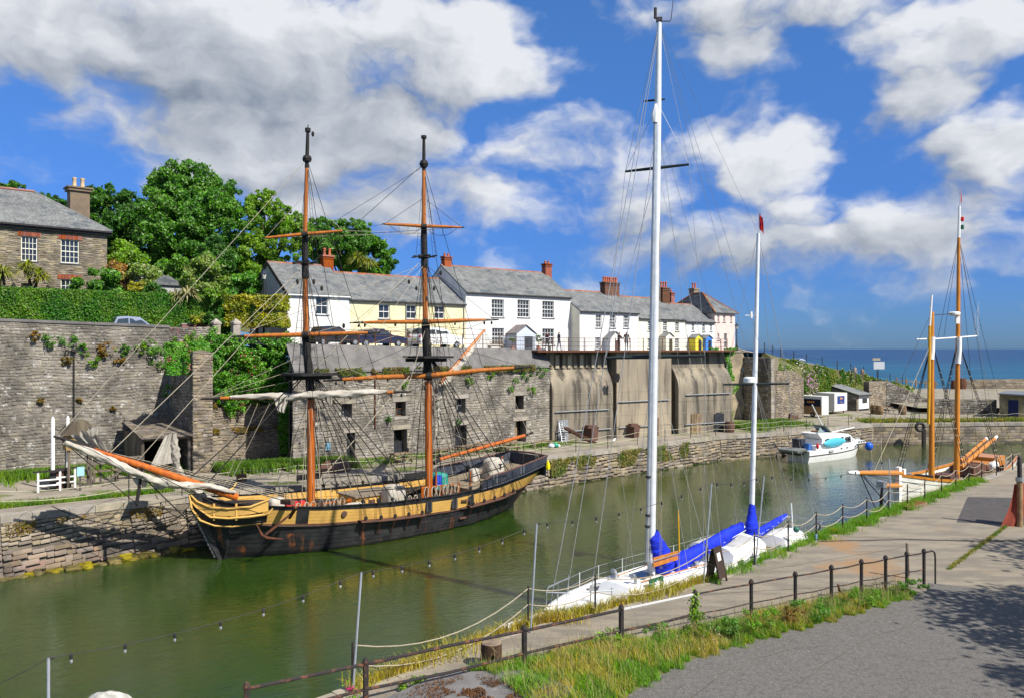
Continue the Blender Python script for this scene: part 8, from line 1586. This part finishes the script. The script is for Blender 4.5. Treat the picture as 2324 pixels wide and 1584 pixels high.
# ================================================================ cars
m_tyre = M('tyre_rubber', (.02, .02, .02), None, 1, .85); m_cglass = M('car_glass', (.03, .04, .045), None, 1, .05, spec=.8)
def car(label, P, u, paint, L=4.3, Wc=1.75, H=1.47, kind='hatch', group='cars parked on the terrace'):
    t = thing('parked_car', label, 'car', P, group); P = V(P); u = V(u).normalized(); n_ = V((u.y, -u.x, 0)); x = lambda f: f*L
    roof = {'hatch': [(.04, .55), (.10, .62), (.17, .97), (.30, 1.0), (.52, .97), (.68, .66)], 'sedan': [(.02, .60), (.16, .66), (.28, .95), (.40, 1.0), (.55, .96), (.70, .66)], 'suv': [(.02, .60), (.04, .66), (.11, .97), (.30, 1.0), (.58, .97), (.70, .68)]}[kind]
    low = [(0, .25), (.0, .5), (.02, .60)]; nose = [(.88, .58), (.97, .5), (1.0, .36), (.99, .2)]
    prof = [(0.01, .2)]+low+[roof[1]]+[roof[-1]]+nose; b = MB(); rows = []
    for s_, sc in ((-.5, .96), (-.47, 1), (.47, 1), (.5, .96)): rows.append([P+u*x(.5+(a-.5)*sc)+n_*(s_*Wc)+K*(h*H*(1 if sc == 1 else .985)) for a, h in prof])
    b.grid(rows, True); m_ = len(prof); b.f += [tuple(range(m_)), tuple(range(3*m_, 4*m_))[::-1]]; b.build('body', paint, t, True)
    b = MB(); cab = roof[1:]; rows = []
    for s_ in (-.44, .44): rows.append([P+u*x(a)+n_*(s_*Wc*(1 if h < .8 else .86))+K*(h*H) for a, h in cab])
    b.grid(rows); m_ = len(cab); b.f += [tuple(range(m_)), tuple(range(m_, 2*m_))[::-1]]; cb_ = b.build('cabin', paint, t, True)
    for s_ in (-1, 1):
        q = [(cab[0][0]+.035, cab[0][1]+.02), (cab[1][0]+.02, cab[1][1]-.05), (cab[3][0]-.01, cab[3][1]-.06), (cab[4][0]-.05, cab[4][1]+.03)]
        mid_ = (q[1][0]+q[2][0])/2; 
        for pl in ([q[0], q[1], (mid_-.01, q[1][1]+.01), (mid_-.01, q[0][1])], [(mid_+.01, q[0][1]), (mid_+.01, q[1][1]+.01), q[2], q[3]]):
            pts = [P+u*x(a)+n_*(s_*Wc*(.447 if h < .75 else .385))+K*(h*H) for a, h in pl]; b = MB(); b.add(pts, [(0, 1, 2, 3) if s_ > 0 else (3, 2, 1, 0)]); b.build('side_window', m_cglass, t)
    for a, c in ((cab[0], cab[1]), (cab[4], cab[3])):
        off = -u*.012 if a is cab[0] else u*.012; w0, w1 = Wc*.40, Wc*.34; b = MB(); b.add([P+u*x(lerp(a[0], c[0], .08))+n_*w0+K*(lerp(a[1], c[1], .1)*H)+off, P+u*x(lerp(a[0], c[0], .08))-n_*w0+K*(lerp(a[1], c[1], .1)*H)+off, P+u*x(lerp(a[0], c[0], .9))-n_*w1+K*(lerp(a[1], c[1], .9)*H)+off, P+u*x(lerp(a[0], c[0], .9))+n_*w1+K*(lerp(a[1], c[1], .9)*H)+off], [(0, 1, 2, 3)]); b.build('windscreen' if a is cab[4] else 'rear_window', m_cglass, t)
    for f in (.17, .80):
        for s_ in (-1, 1):
            c = P+u*x(f)+n_*(s_*Wc*.42)+K*.32; b = MB(); b.lathe(c-n_*s_*.0, [(.2, 0), (.31, .02), (.32, .12), (.28, .17)], 16, n_*s_); w_ = b.build('wheel', m_tyre, t); b = MB(); b.lathe(c, [(.2, .14), (.18, .175), (.05, .18)], 10, n_*s_); b.build('rim', m_galv, w_)
    for s_ in (-1, 1): b = MB(); b.box(P+u*x(.012)+n_*(s_*Wc*.38)+K*.56*H, .1, .26, .18, u); b.build('tail_light', M('tail_lamp_red', (.45, .01, .01), None, 1, .2), t); b = MB(); b.box(P+u*x(.955)+n_*(s_*Wc*.36)+K*.47*H, .2, .34, .12, u); b.build('headlight', M('lamp_clear', (.7, .72, .75), None, 1, .1), t)
    b = MB(); b.box(P+u*(-.005)+K*.42*H, .03, .5, .11, u); b.build('number_plate', M('plate_yellow', (.7, .6, .1)), t)
    return t
def cpos(px, Y, z): return V(((px-CX)/F*Y, Y, z))
m_cblk = M('black_car_paint', (.012, .012, .014), None, 1, .25, spec=.6, coat=.6); m_cblu = M('navy_car_paint', (.012, .018, .05), None, 1, .25, spec=.6, coat=.6); m_cwht = M('white_car_paint', (.78, .78, .77), None, 1, .3, coat=.5); m_clil = M('lilac_grey_car_paint', (.22, .25, .34), None, 1, .3, coat=.5); m_csil = M('silver_car_paint', (.42, .46, .52), None, 1, .3, metal=.3, coat=.5)
def on_street(px, back): p = TE(px); return V((p.x, p.y, p.z-.12))-NW*back
car('black car parked left of the navy saloon on the terrace', on_street(742, 2.6), UW, m_cblk, 4.2, 1.75, 1.48, 'hatch'); car('navy saloon parked in front of the yellow cottage', on_street(838, 2.6), UW, m_cblu, 4.7, 1.8, 1.45, 'sedan'); car('white off-roader parked beside the large white house', on_street(984, 2.6), UW, m_cwht, 4.6, 1.9, 1.72, 'suv')
hp_ = WB-U1*3.6-N1*2.2; car('lilac grey hatchback seen over the tall left parapet', V((hp_.x, hp_.y, 11.0)), U1, m_clil, 4.0, 1.7, 1.62, 'hatch')
cp_ = D(1796, 828, 107); car('silver car on the coast road above the bank', cp_-K*.4, (road_f[3]-road_f[2]).normalized(), m_csil, 4.3, 1.75, 1.45, 'sedan', None)

# ================================================================ people
m_skin = M('skin', (.52, .30, .21), None, 1, .6)
def person(label, P, face, top, legs, hair, h=1.72, stride=.16, arm=.1, lean=0., cat='person', elbow=0.):
    """one continuous skinned body, coloured by clothing"""
    P = V(P); f = V(face).normalized(); s = V((f.y, -f.x, 0)); k = h/1.75; vs = []; es = []; rs = []
    def J(a, b_, z, r): vs.append(P+(f*a+s*b_+K*z)*k); rs.append(r*k); return len(vs)-1
    pel = J(0, 0, .95, .135); sp_ = J(lean*.4, 0, 1.15, .13); ch = J(lean, 0, 1.36, .145); nk = J(lean*1.1, 0, 1.50, .055); hd_ = J(lean*1.2+.02, 0, 1.60, .085); tp_ = J(lean*1.2, 0, 1.72, .07); ns = J(lean*1.2+.11, 0, 1.62, .02)
    es += [(pel, sp_), (sp_, ch), (ch, nk), (nk, hd_), (hd_, tp_), (hd_, ns)]
    for sd_, st in ((1, stride), (-1, -stride)):
        hp = J(0, sd_*.09, .90, .095); kn = J(st*.5+.03, sd_*.10, .50, .062); an = J(st, sd_*.10, .09, .042); to = J(st+.15, sd_*.11, .035, .035); es += [(pel, hp), (hp, kn), (kn, an), (an, to)]
        sh = J(lean, sd_*.19, 1.42, .062); el_ = J(lean-st*arm*3-.02, sd_*.24, 1.13, .046); wr = J(lean-st*arm*6+.10+elbow, sd_*.22, .90+elbow*1.2, .032); pm = J(lean-st*arm*7+.13+elbow*1.3, sd_*.215, .83+elbow*1.4, .036); es += [(ch, sh), (sh, el_), (el_, wr), (wr, pm)]
        for q in range(4): fg = J(lean-st*arm*7+.14+elbow*1.5+.012*q, sd_*(.19+.018*q), .75+elbow*1.5-.005*abs(q-1), .010); es.append((pm, fg))
        th_ = J(lean-st*arm*7+.185+elbow*1.3, sd_*.20, .80+elbow*1.4, .011); es.append((pm, th_))
    me = bpy.data.meshes.new('person_frame'); me.from_pydata([tuple(v) for v in vs], es, []); ob = bpy.data.objects.new('person_frame', me); COL.objects.link(ob)
    ob.modifiers.new('skin', 'SKIN'); ob.modifiers.new('sub', 'SUBSURF').levels = 1
    for i, r_ in enumerate(rs): me.skin_vertices[0].data[i].radius = (r_, r_)
    me.skin_vertices[0].data[0].use_root = True
    dg_ = bpy.context.evaluated_depsgraph_get(); ev = ob.evaluated_get(dg_); m2 = bpy.data.meshes.new_from_object(ev); bpy.data.objects.remove(ob)
    for m in (m_skin, top, legs, hair, m_black): m2.materials.append(m)
    for pl in m2.polygons:
        q = (pl.center-P); z = q.z/k; a = q.dot(f)/k-lean*1.2; lat = abs(q.dot(s))/k
        pl.material_index = 4 if z < .10 else 2 if (z < .95 and lat < .2 and not (z > .7 and lat > .185)) else 1 if (z < 1.48 and not (z < .93+elbow*1.2 and lat > .17)) else 3 if (z > 1.64 or (a < 0 and z > 1.5)) else 0
        pl.use_smooth = True
    t = thing('person', label, cat, P); o = bpy.data.objects.new('body', m2); finish(o, t); return t
C_ = lambda nm, c: M(nm, c, None, 1, .85)
q = on_street(1263, 0); Pp = TE(1263)-NB*1.6; person('person in dark red top walking along the terrace, left of the pair', V((Pp.x, Pp.y, 10.25)), UB+NB*-.2, C_('maroon_cloth', (.09, .03, .035)), C_('dark_denim', (.05, .06, .10)), C_('grey_hair', (.22, .2, .18)))
Pp = TE(1293)-NB*1.8; person('person in navy top walking along the terrace, right of the pair', V((Pp.x, Pp.y, 10.25)), UB, C_('navy_cloth', (.035, .045, .08)), C_('blue_denim', (.10, .15, .25)), C_('brown_hair', (.07, .045, .03)))
Pp = TE(1423)-NB*1.3; person('person in black jacket standing at the railing, left of the couple', V((Pp.x, Pp.y, 10.25)), NB+UB*.6, C_('black_cloth', (.02, .018, .02)), C_('black_trousers', (.02, .02, .025)), C_('dark_hair', (.03, .02, .015)), 1.76, .05, .1, .05, 'person', .18)
Pp = TE(1441)-NB*1.3; person('person in brown coat standing at the railing, right of the couple', V((Pp.x, Pp.y, 10.25)), NB-UB*.5, C_('brown_cloth', (.06, .04, .035)), C_('grey_trousers', (.06, .06, .07)), C_('dark_hair', (.03, .02, .015)), 1.8, .05, .1, .03)
Pp = D(1940, 860, 112); person('person in pale shirt walking on the coast road, left of the pair', V((Pp.x, Pp.y, Pp.z)), V((-.3, -1, 0)), C_('stone_cloth', (.34, .28, .22)), C_('khaki_cloth', (.22, .18, .13)), C_('brown_hair', (.07, .045, .03)), 1.85)
Pp = D(1957, 862, 113); person('person in brown shirt walking on the coast road, right of the pair', V((Pp.x, Pp.y, Pp.z)), V((-.3, -1, 0)), C_('tan_cloth', (.26, .19, .14)), C_('khaki_cloth', (.22, .18, .13)), C_('dark_hair', (.03, .02, .015)), 1.7)
# ================================================================ near quay: railing, ropes, lights, verge
m_pipe = M('rusted_black_pipe', (.03, .025, .024), (.17, .07, .035), 5, .75, .5, 40, con=(.5, .68))
m_pipew = M('worn_white_pipe', (.45, .44, .42), (.16, .09, .06), 6, .7, .4, 40, con=(.55, .7))
RT = [(560, 1556), (830, 1500), (1190, 1425), (1410, 1378), (1577, 1343), (1705, 1320), (1805, 1302), (1887, 1287), (1955, 1274), (2010, 1265), (2058, 1256), (2097, 1250)]
tops = [G(px, py, 3.5) for px, py in RT]
rl_ = thing('iron_railing', 'rusty iron post and pipe railing along the roadside verge', 'railing', V((*tops[1].xy, 2.4)))
for i, p in enumerate(tops):
    b = MB(); h_ = 1.25; b.beam(p-K*h_, p-K*.02, .10 if i < 5 else .075, .10 if i < 5 else .075, up=UR); po = b.build('post', m_pipe if i < 2 else m_black, rl_); b = MB(); b.lathe(p-K*.05, [(.075, 0), (.085, .04), (.05, .12), (.02, .14)], 8); b.build('post_cap', m_pipe, po)
for i, (p, q) in enumerate(zip(tops, tops[1:])):
    b = MB(); mt = m_pipew if i == 3 else m_pipe; r_ = .042 if i < 4 else .026; mid_ = lerp(p, q, .5)+K*(R.uniform(-.03, .03)); b.tube([p-K*.06, mid_-K*.06, q-K*.06], r_, 8); b.build('top_rail', mt, rl_)
    b = MB(); b.tube([p-K*.62, lerp(p, q, .5)-K*(.62+R.uniform(0, .05)), q-K*.62], .036 if i < 4 else .018, 7); b.build('lower_rail', m_pipe, rl_)
e0 = tops[-1]; b = MB(); b.tube([e0-K*.06, e0+UR*.45-K*.04, e0+UR*.58-K*.12, e0+UR*.62-K*.3, e0+UR*.62-K*1.2], .03, 7); b.build('end_loop', m_pipe, rl_)
pk = thing('leaning_timber', 'weathered grey timber leaning at the far end of the railing', 'timber', G(2062, 1300, 2.3)); p = G(2062, 1305, 2.3); b = MB(); b.beam(p, D(2058, 1232, p.y), .10, .05); b.build('plank', m_gwood, pk)
pk = thing('stub_post', 'short rusty stub leaning behind the railing', 'stub', G(1907, 1356, 2.3)); p = G(1910, 1362, 2.3); b = MB(); b.beam(p, D(1902, 1325, p.y), .09, .05); b.build('stub', m_rust, pk)
# ivy on one railing post
P_ = np.array(tops[4]-K*.55)+NR.normal(size=(420, 3))*np.array((.07, .07, .26)); iv_ = thing('post_ivy', 'ivy clinging to a railing post beside the worn pale pipe', 'ivy', tops[4]-K*1.1); leaves('foliage', P_, np.tile(np.array((0, -1., .3)), (420, 1)), .09, m_leafl, iv_)
# rope fence
np_ = [V((x, y, 2.2)) for x, y in POSTS[2:20]]
rope_fence('rope_fence', 'black iron posts with two sagging ropes along the near quay edge', np_, 1.2, M('manila_rope', (.40, .345, .25), (.30, .255, .18), 9, .9), .017, (.34,), (1.15, .68), .032)
lf = thing('lifebuoy_line', 'coiled black line with blue tag on a rope post beside the blue mizzen cover', 'line', np_[6]); b = MB(); p = np_[6]+K*.6
for k in range(3): b.tube([p+V((.13*math.cos(a)*(1+.1*k), -.05-.03*k, .16*math.sin(a))) for a in [2*math.pi*i/10 for i in range(11)]], .012, 4, False)
b.build('coil', m_black, lf); b = MB(); b.lathe(np_[6]+K*.05, [(.05, 0), (.05, .22)], 8); b.build('tag', M('blue_white_tag', (.25, .40, .65)), lf)
# festoon lights on slim poles
m_bulb = M('clear_bulb', (.26, .27, .27), None, 1, .08, spec=.8); FP = [(-8.5, 14.6, 110, 1492), (-3.8, 18.97, 820, 1298), (.53, 23.05, 1218, 1188), (6.7, 27.9, 1615, 1096), (9.3, 30.45, 1734, 1079), (19.0, 40.0, 2018, 1040)]
tp_ = []
for i, (x, y, px, py) in enumerate(FP):
    t = thing('festoon_pole', '%s slim grey light pole from the left along the near quay' % ORD[i], 'pole', (x, y, 2.2), 'festoon light poles'); q = D(px, py, y+.1); tp_.append(q); b = MB(); b.tube([(x, y, 2.1), q], .028, 8); b.build('shaft', M('galvanised_pole', (.42, .45, .50), (.36, .39, .43), 3, .45, metal=.4), t, True); b = MB(); b.tube([q-K*.02, q+V((.12, 0, 0))], .012, 5); b.build('hook', m_black, t)
fs = thing('festoon_lights', 'black festoon cable with clear bulbs strung over the dock edge', 'string lights', tp_[1])
seg = [(D(-260, 1640, 11.5), tp_[0], 1)]+[(a, c, n_) for a, c, n_ in zip(tp_, tp_[1:], (7, 7, 8, 4, 8))]
for a, c, n_ in seg:
    sg_ = .035*(c-a).length; b = MB(); rope(b, a, c, .009, sg_, 4, 14); b.build('cable', m_black, fs)
    for k in range(n_):
        f = (k+.4)/n_; p = lerp(a, c, f)-K*sg_*4*f*(1-f); b = MB(); b.lathe(p, [(.03, -.09), (.035, -.02), (.02, .02)], 8); sk = b.build('lamp_holder', m_black, fs); b = MB(); b.ball(p-K*.13, .03, .03, .045, 8, 6); b.build('bulb', m_bulb, sk, True)
# A-board, pallet, pole with barrier, bollard, blocks
ab = G(1624, 1318, 2.2); ua = V((.62, .78, 0)).normalized(); na = V((ua.y, -ua.x, 0)); A_b = thing('a_board', 'dark wooden sandwich board with a white notice on the quay edge', 'sandwich board', ab)
for sg_, nm in ((1, 'front_panel'), (-1, 'rear_panel')):
    b = MB(); o_ = ab+na*(.28*sg_)-ua*.3; up_ = (K*1.2-na*(.26*sg_)); nn_ = ua.cross(up_).normalized(); b.box6(o_+up_*.12, ua*.62, up_*.88, nn_*.03); pn_ = b.build(nm, M('dark_board_wood', (.05, .032, .022), (.035, .024, .018), 4, .6), A_b)
    for s_ in (0, .56): ubox('leg', pn_, o_+ua*s_-nn_*.01, ua*.06, up_, nn_*.05, MATS['dark_board_wood'])
    if sg_ > 0:
        ubox('notice', pn_, o_+ua*.16+up_*.62+nn_*.035, ua*.26, up_*.22, nn_*.01, m_white)
        for k in range(4): ubox('notice_line', pn_, o_+ua*.19+up_*(.66+.04*k)+nn_*.047, ua*(.2 if k % 2 else .15), up_*.012, nn_*.003, m_black)
pa = thing('slatted_gangplank', 'slatted wooden gangplank lying on the quay by the schooner', 'gangplank', G(2080, 1150, 2.2)); a, c = G(2062, 1158, 2.2), G(2105, 1146, 2.2); u_ = (c-a).normalized(); n_ = V((-u_.y, u_.x, 0)); L_ = (c-a).length
for s_ in (0, .75): b = MB(); b.box6(a+n_*s_, u_*L_, n_*.07, K*.16); b.build('side_rail', m_wood, pa)
for k in range(9): b = MB(); b.box6(a+u_*(k*L_/9+.05)+K*.16, u_*.12, n_*.82, K*.03); b.build('slat', M('orange_slat', (.34, .16, .05), (.26, .12, .04), 4, .8), pa)
bp_ = G(2314, 1194, 2.2); bl2 = thing('rusty_bollard_pole', 'thick rust stained pole with black top at the right edge', 'pole', bp_); b = MB(); b.lathe(bp_, [(.14, 0), (.13, .5), (.13, 2.2)], 12); b.build('shaft', M('rust_stained_pole', (.30, .20, .10), (.20, .12, .06), 3, .8, .3, 20), bl2, True); b = MB(); b.lathe(bp_+K*2.2, [(.10, 0), (.10, 1.0), (.05, 1.06)], 10); b.build('top', m_black, bl2, True); b = MB(); b.lathe(bp_+K*2.1, [(.17, 0), (.17, .18)], 12); b.build('collar', m_galv, bl2)
rbx = thing('red_barrier_mesh', 'orange red plastic barrier mesh sagging beside the pole at right', 'barrier', bp_); b = MB(); rows = []
for i in range(9):
    z = i/8; rows.append([bp_+V((-.95+.62*z+.12*math.sin(z*3), -.1, 0))*1.0+V((.0, .0, z*1.95))+V((.16*j*(1-.35*z), .12*math.sin(j*1.1)+.05*j, 0)) for j in range(9)])
b.grid(rows); b.build('mesh', M('orange_red_mesh', (.30, .062, .038), (.22, .05, .03), 2, .7), rbx, 2)
tb = thing('timber_bollard', 'old dark timber mooring bollard with pale top beside the grass', 'bollard', G(1115, 1512, 2.2)); p = G(1115, 1512, 2.2); b = MB(); b.lathe(p, [(.30, 0), (.28, .3), (.27, .62)], 12); b.build('stump', M('tarred_timber', (.05, .028, .016), (.09, .05, .03), 4, .9, .5, 20), tb, True); b = MB(); b.lathe(p+K*.625, [(.27, 0), (.24, .02)], 12); b.build('top', m_wood, tb)
mb2 = thing('mossy_stone_block', 'broad stone block with brown moss at the bottom of the picture', 'stone block', G(1090, 1575, 2.5)); pts = [G(865, 1588, 2.7), G(1005, 1524, 2.7), G(1185, 1520, 2.7), G(1300, 1556, 2.7), G(1262, 1640, 2.7), G(1000, 1680, 2.7)]; b = MB(); b.add([V((p.x, p.y, 1.9)) for p in pts]+pts, [(5, 4, 3, 2, 1, 0)[::-1], (6, 7, 8, 9, 10, 11)[::-1]]+[(i, (i+1) % 6, 6+(i+1) % 6, 6+i) for i in range(6)]); b.build('block', m_rend, mb2)
n_ = 5200; cc = np.array(G(1090, 1565, 2.72)); Pm = cc+NR.normal(size=(n_, 3))*np.array((.75, .34, 0)); Pm = Pm[noise2(Pm[:, 0]*3, Pm[:, 1]*3, 1.2) > .46]; Pm[:, 2] += .03*NR.random(len(Pm)); leaves('moss', Pm, np.tile(np.array((0, 0, 1.)), (len(Pm), 1)), .045, M('brown_moss', (.15, .06, .018), (.09, .04, .015), 6, .95, isl=.35), mb2)
shrub('bright green bramble trailing over the mossy block', 950, 1560, 19.2, 60, 22, m_leafl, 1500, .07, cat='bramble', name='bramble', group=None, zb=2.3); sp2 = D(1010, 1548, 19.9)
br_ = thing('boulder', 'pale lichen covered rock at the bottom left edge', 'rock', G(242, 1600, 2.5)); b = MB(); c = G(242, 1602, 2.55); rows = []
for i in range(8): th = math.pi*i/7; rows.append([c+V((.52*math.sin(th)*math.cos(a)*(1+.12*math.sin(3*a)), .4*math.sin(th)*math.sin(a)*(1+.1*math.sin(2*a+1)), -.3*math.cos(th)*(1+.08*math.sin(5*a)))) for a in [2*math.pi*j/14 for j in range(14)]])
b.grid(rows, True); b.build('stone', M('lichen_stone', (.50, .48, .43), (.30, .29, .26), 5, .95, .6, 18), br_, True)
vl_ = thing('valerian', 'small pink valerian growing by the festoon pole at the quay edge', 'flower', D(795, 1575, 18.5)); c = np.array(D(795, 1562, 18.4)); leaves('foliage', c+NR.normal(size=(160, 3))*np.array((.1, .08, .14))-np.array((0, 0, .12)), NR.normal(size=(160, 3)), .07, m_leafl, vl_); leaves('flowers', c+NR.normal(size=(120, 3))*.05, NR.normal(size=(120, 3)), .045, M('magenta_flower', (.65, .03, .22)), vl_)
# quay joints and the cable across it
for i, (a, c) in enumerate((((1690, 1300), (2060, 1240)), ((1900, 1215), (2290, 1232)), ((2010, 1172), (2324, 1184)), ((2090, 1142), (2324, 1152)), ((1560, 1350), (1900, 1330)))):
    p, q = G(*a, 2.205), G(*c, 2.205); n_ = V((-(q-p).y, (q-p).x, 0)).normalized()*.018; b = MB(); b.add([p-n_, q-n_, q+n_, p+n_], [(0, 1, 2, 3)]); struct('quay_joint', b, m_quaym)
for i, pts in enumerate((((1560, 1590), (1650, 1520), (1700, 1500), (1800, 1470), (1905, 1462)), ((1800, 1560), (1880, 1500), (1990, 1440), (2060, 1420), (2150, 1370)), ((1985, 1352), (2060, 1345), (2170, 1350), (2330, 1338)), ((2005, 1480), (2090, 1500), (2200, 1490), (2330, 1520)))):
    q_ = [G(px, py, 2.305) for px, py in pts]; q_ = [lerp(a, c, k/5)+V((R.uniform(-.04, .04), R.uniform(-.04, .04), 0)) for a, c in zip(q_, q_[1:]) for k in range(5)]; b = MB(); rows = []
    for a, c in zip(q_, q_[1:]): n_ = V((-(c-a).y, (c-a).x, 0)).normalized()*R.uniform(.006, .018); rows.append([a-n_, a+n_])
    b.grid(rows); struct('road_crack', b, m_quaym)
cb = MB(); cb.tube([G(1856, 1228, 2.225), G(1900, 1226, 2.225), G(2060, 1223, 2.225), G(2200, 1226, 2.225), G(2330, 1226, 2.225)], .018, 5); tag(cb.build('ground_cable', m_black), 'thin black cable lying across the concrete quay', 'cable')
# ---- grasses of the verge
def verge_pts(n, s0, s1, l0=None):
    s = s0+(s1-s0)*NR.random(n); w_ = np.interp(s, [q[0] for q in VW], [q[1] for q in VW]); hh = np.interp(s, [0, 6, 10, 19], [.5, .36, .2, .1]); lo_ = np.where(s < 8, 1.3, .6); l = -lo_+(w_+lo_+.02+.12*np.sin(s*5)+.1*np.sin(s*13))*NR.random(n)
    z = 2.2+hh*np.clip((l+1.2)/1.2, 0, 1)*np.clip((w_-l)/.9+.1, 0, 1); return np.array(RP0)+s[:, None]*np.array(UR)+l[:, None]*np.array(NRr)+z[:, None]*np.array(K), s, l
m_gl1 = M('verge_grass', (.17, .36, .012), (.44, .46, .03), .8, .6, isl=.4, trans=.4, spec=.25, con=(.52, .74)); m_gl2 = M('straw_grass', (.52, .40, .08), (.40, .38, .05), .9, .7, isl=.35, trans=.35, spec=.2)
P, s, l = verge_pts(80000, 3.0, 18.8); hv = .09+.20*noise2(P[:, 0]*2, P[:, 1]*2, 1.); tag(blades('verge_grass', P, hv*(.5+.8*NR.random(len(P))), .008, m_gl1, lean=.45, wind=(-.1, .05)), 'thick green grass along the roadside verge', 'grass', kind='stuff')
P, s, l = verge_pts(30000, 3.0, 16.5); k_ = noise2(P[:, 0]*1.3+2, P[:, 1]*1.3, 1.) > .45; P = P[k_]; tag(blades('dry_verge_grass', P, .14+.24*NR.random(len(P)), .006, m_gl2, lean=.35, wind=(-.12, .05)), 'yellow dry grass mixed through the verge', 'grass', kind='stuff')
P, s, l = verge_pts(2200, 2.8, 18.5); tag(blades('seed_stalks', P, .40+.42*NR.random(len(P)), .0045, M('seed_stalk', (.34, .26, .12), (.25, .22, .09), 2, .8), lean=.28, wind=(-.08, .03)), 'thin seed stalks standing above the verge grass', 'grass', kind='stuff')
hd_ = P+np.stack([NR.normal(size=len(P))*.06, NR.normal(size=len(P))*.06, .62+.3*NR.random(len(P))], 1)
for i, (px, py, rw, rh, mt) in enumerate(((1640, 1418, 40, 18, m_leafm), (1735, 1402, 55, 22, m_leafl), (1845, 1378, 45, 20, m_leafm), (1800, 1392, 30, 14, m_dry), (1960, 1352, 40, 16, m_leafl), (2075, 1326, 32, 13, m_leafm), (1500, 1430, 45, 18, m_leafm), (1580, 1420, 30, 26, m_grass), (1370, 1450, 60, 20, m_leafl))):
    Y_ = F*7.9/(py+rh-CY); shrub('%s leafy weed clump from the left in the roadside verge' % ORD[[1370, 1500, 1580, 1640, 1735, 1800, 1845, 1960, 2075].index(px)], px, py, Y_, rw, rh, mt, 900, .06, cat='weed', name='verge_weed', group='weed clumps in the verge', zb=2.3, per=12)
c = np.concatenate([np.array(D(px, py, Y)) + NR.normal(size=(46, 3))*np.array((.22, .15, .12)) for px, py, Y in ((1560, 1470, 21.3), (1610, 1455, 21.8), (1770, 1392, 24.0), (1830, 1375, 25))]); tag(leaves('verge_flowers', c, np.tile(np.array((0, -.4, .8)), (len(c), 1)), .045, m_wfl), 'small white flowers in the roadside verge', 'flowers', kind='stuff')
for i, (j0, j1, n_, hh, lb) in enumerate(((8, 12, 6500, .28, 'tuft of grass along the near quay edge beside the mizzen'), (12, 17, 6500, .26, 'grass growing along the quay edge beside the schooner'), (5, 8, 3000, .2, 'sparse grass on the quay edge behind the sandwich board'), (2, 5, 5200, .34, 'dry grass on the quay edge below the yacht bow'))):
    Pl = []
    for a, c in zip(np_[max(j0-2, 0):j1-2], np_[max(j0-2, 0)+1:j1-1]): t_ = NR.random(n_//3); w_ = NR.normal(size=n_//3)*.16*(1+.8*np.sin(t_*9+i)); Pl.append(np.array(a)+t_[:, None]*np.array(c-a)+w_[:, None]*np.array(NN)+np.array(NN)*.1)
    P = np.concatenate(Pl); tag(blades('edge_grass', P, hh*(.4+.9*NR.random(len(P))), .011, m_gl1 if i != 3 else m_gl2, lean=.5), lb, 'grass', kind='stuff')
a, c = G(2152, 1292, 2.2), G(2322, 1165, 2.2); t_ = NR.random(2600); P = np.array(a)+t_[:, None]*np.array(c-a)+NR.normal(size=(2600, 1))*.05*np.array(((.6, -.8, 0),)); tag(blades('crack_grass', P, .07*(.4+NR.random(2600)), .012, m_grassd, lean=.6), 'thin line of grass growing in the crack between road and quay', 'grass', kind='stuff')
# roadside trees just right of the view; their shade falls across the road
for lb, x, y, z, r_ in (('leafy roadside tree right of the view shading the road', 22.7, 18.8, 8.0, 4.3), ('second roadside tree right of the view', 20.0, 12.2, 8.2, 3.9), ('third roadside tree right of the view beyond the first', 28.8, 24.5, 8.5, 4.5)):
    t = thing('roadside_tree', lb, 'tree', (x, y, 2.3), 'roadside trees'); Pq, Nq = clumps([((x, y, z), r_, r_, r_*.85), ((x+1.5, y+1, z+2), r_*.7, r_*.7, r_*.6)], 26, (.25, .42), 9000); leaves('crown', Pq, Nq, .3, m_leafm, t); b = MB(); b.tube([(x, y, 2.2), (x+.2, y, 5), (x, y, z+1)], [.3, .24, .1], 8)
    for k in range(6): q = V((x+NR.normal()*r_*.5, y+NR.normal()*r_*.5, z+NR.random()*r_*.5)); b.tube([(x+.2, y, 5), lerp(V((x+.2, y, 5)), q, .6), q], [.12, .08, .03], 6)
    b.build('trunk', m_bark, t, True)
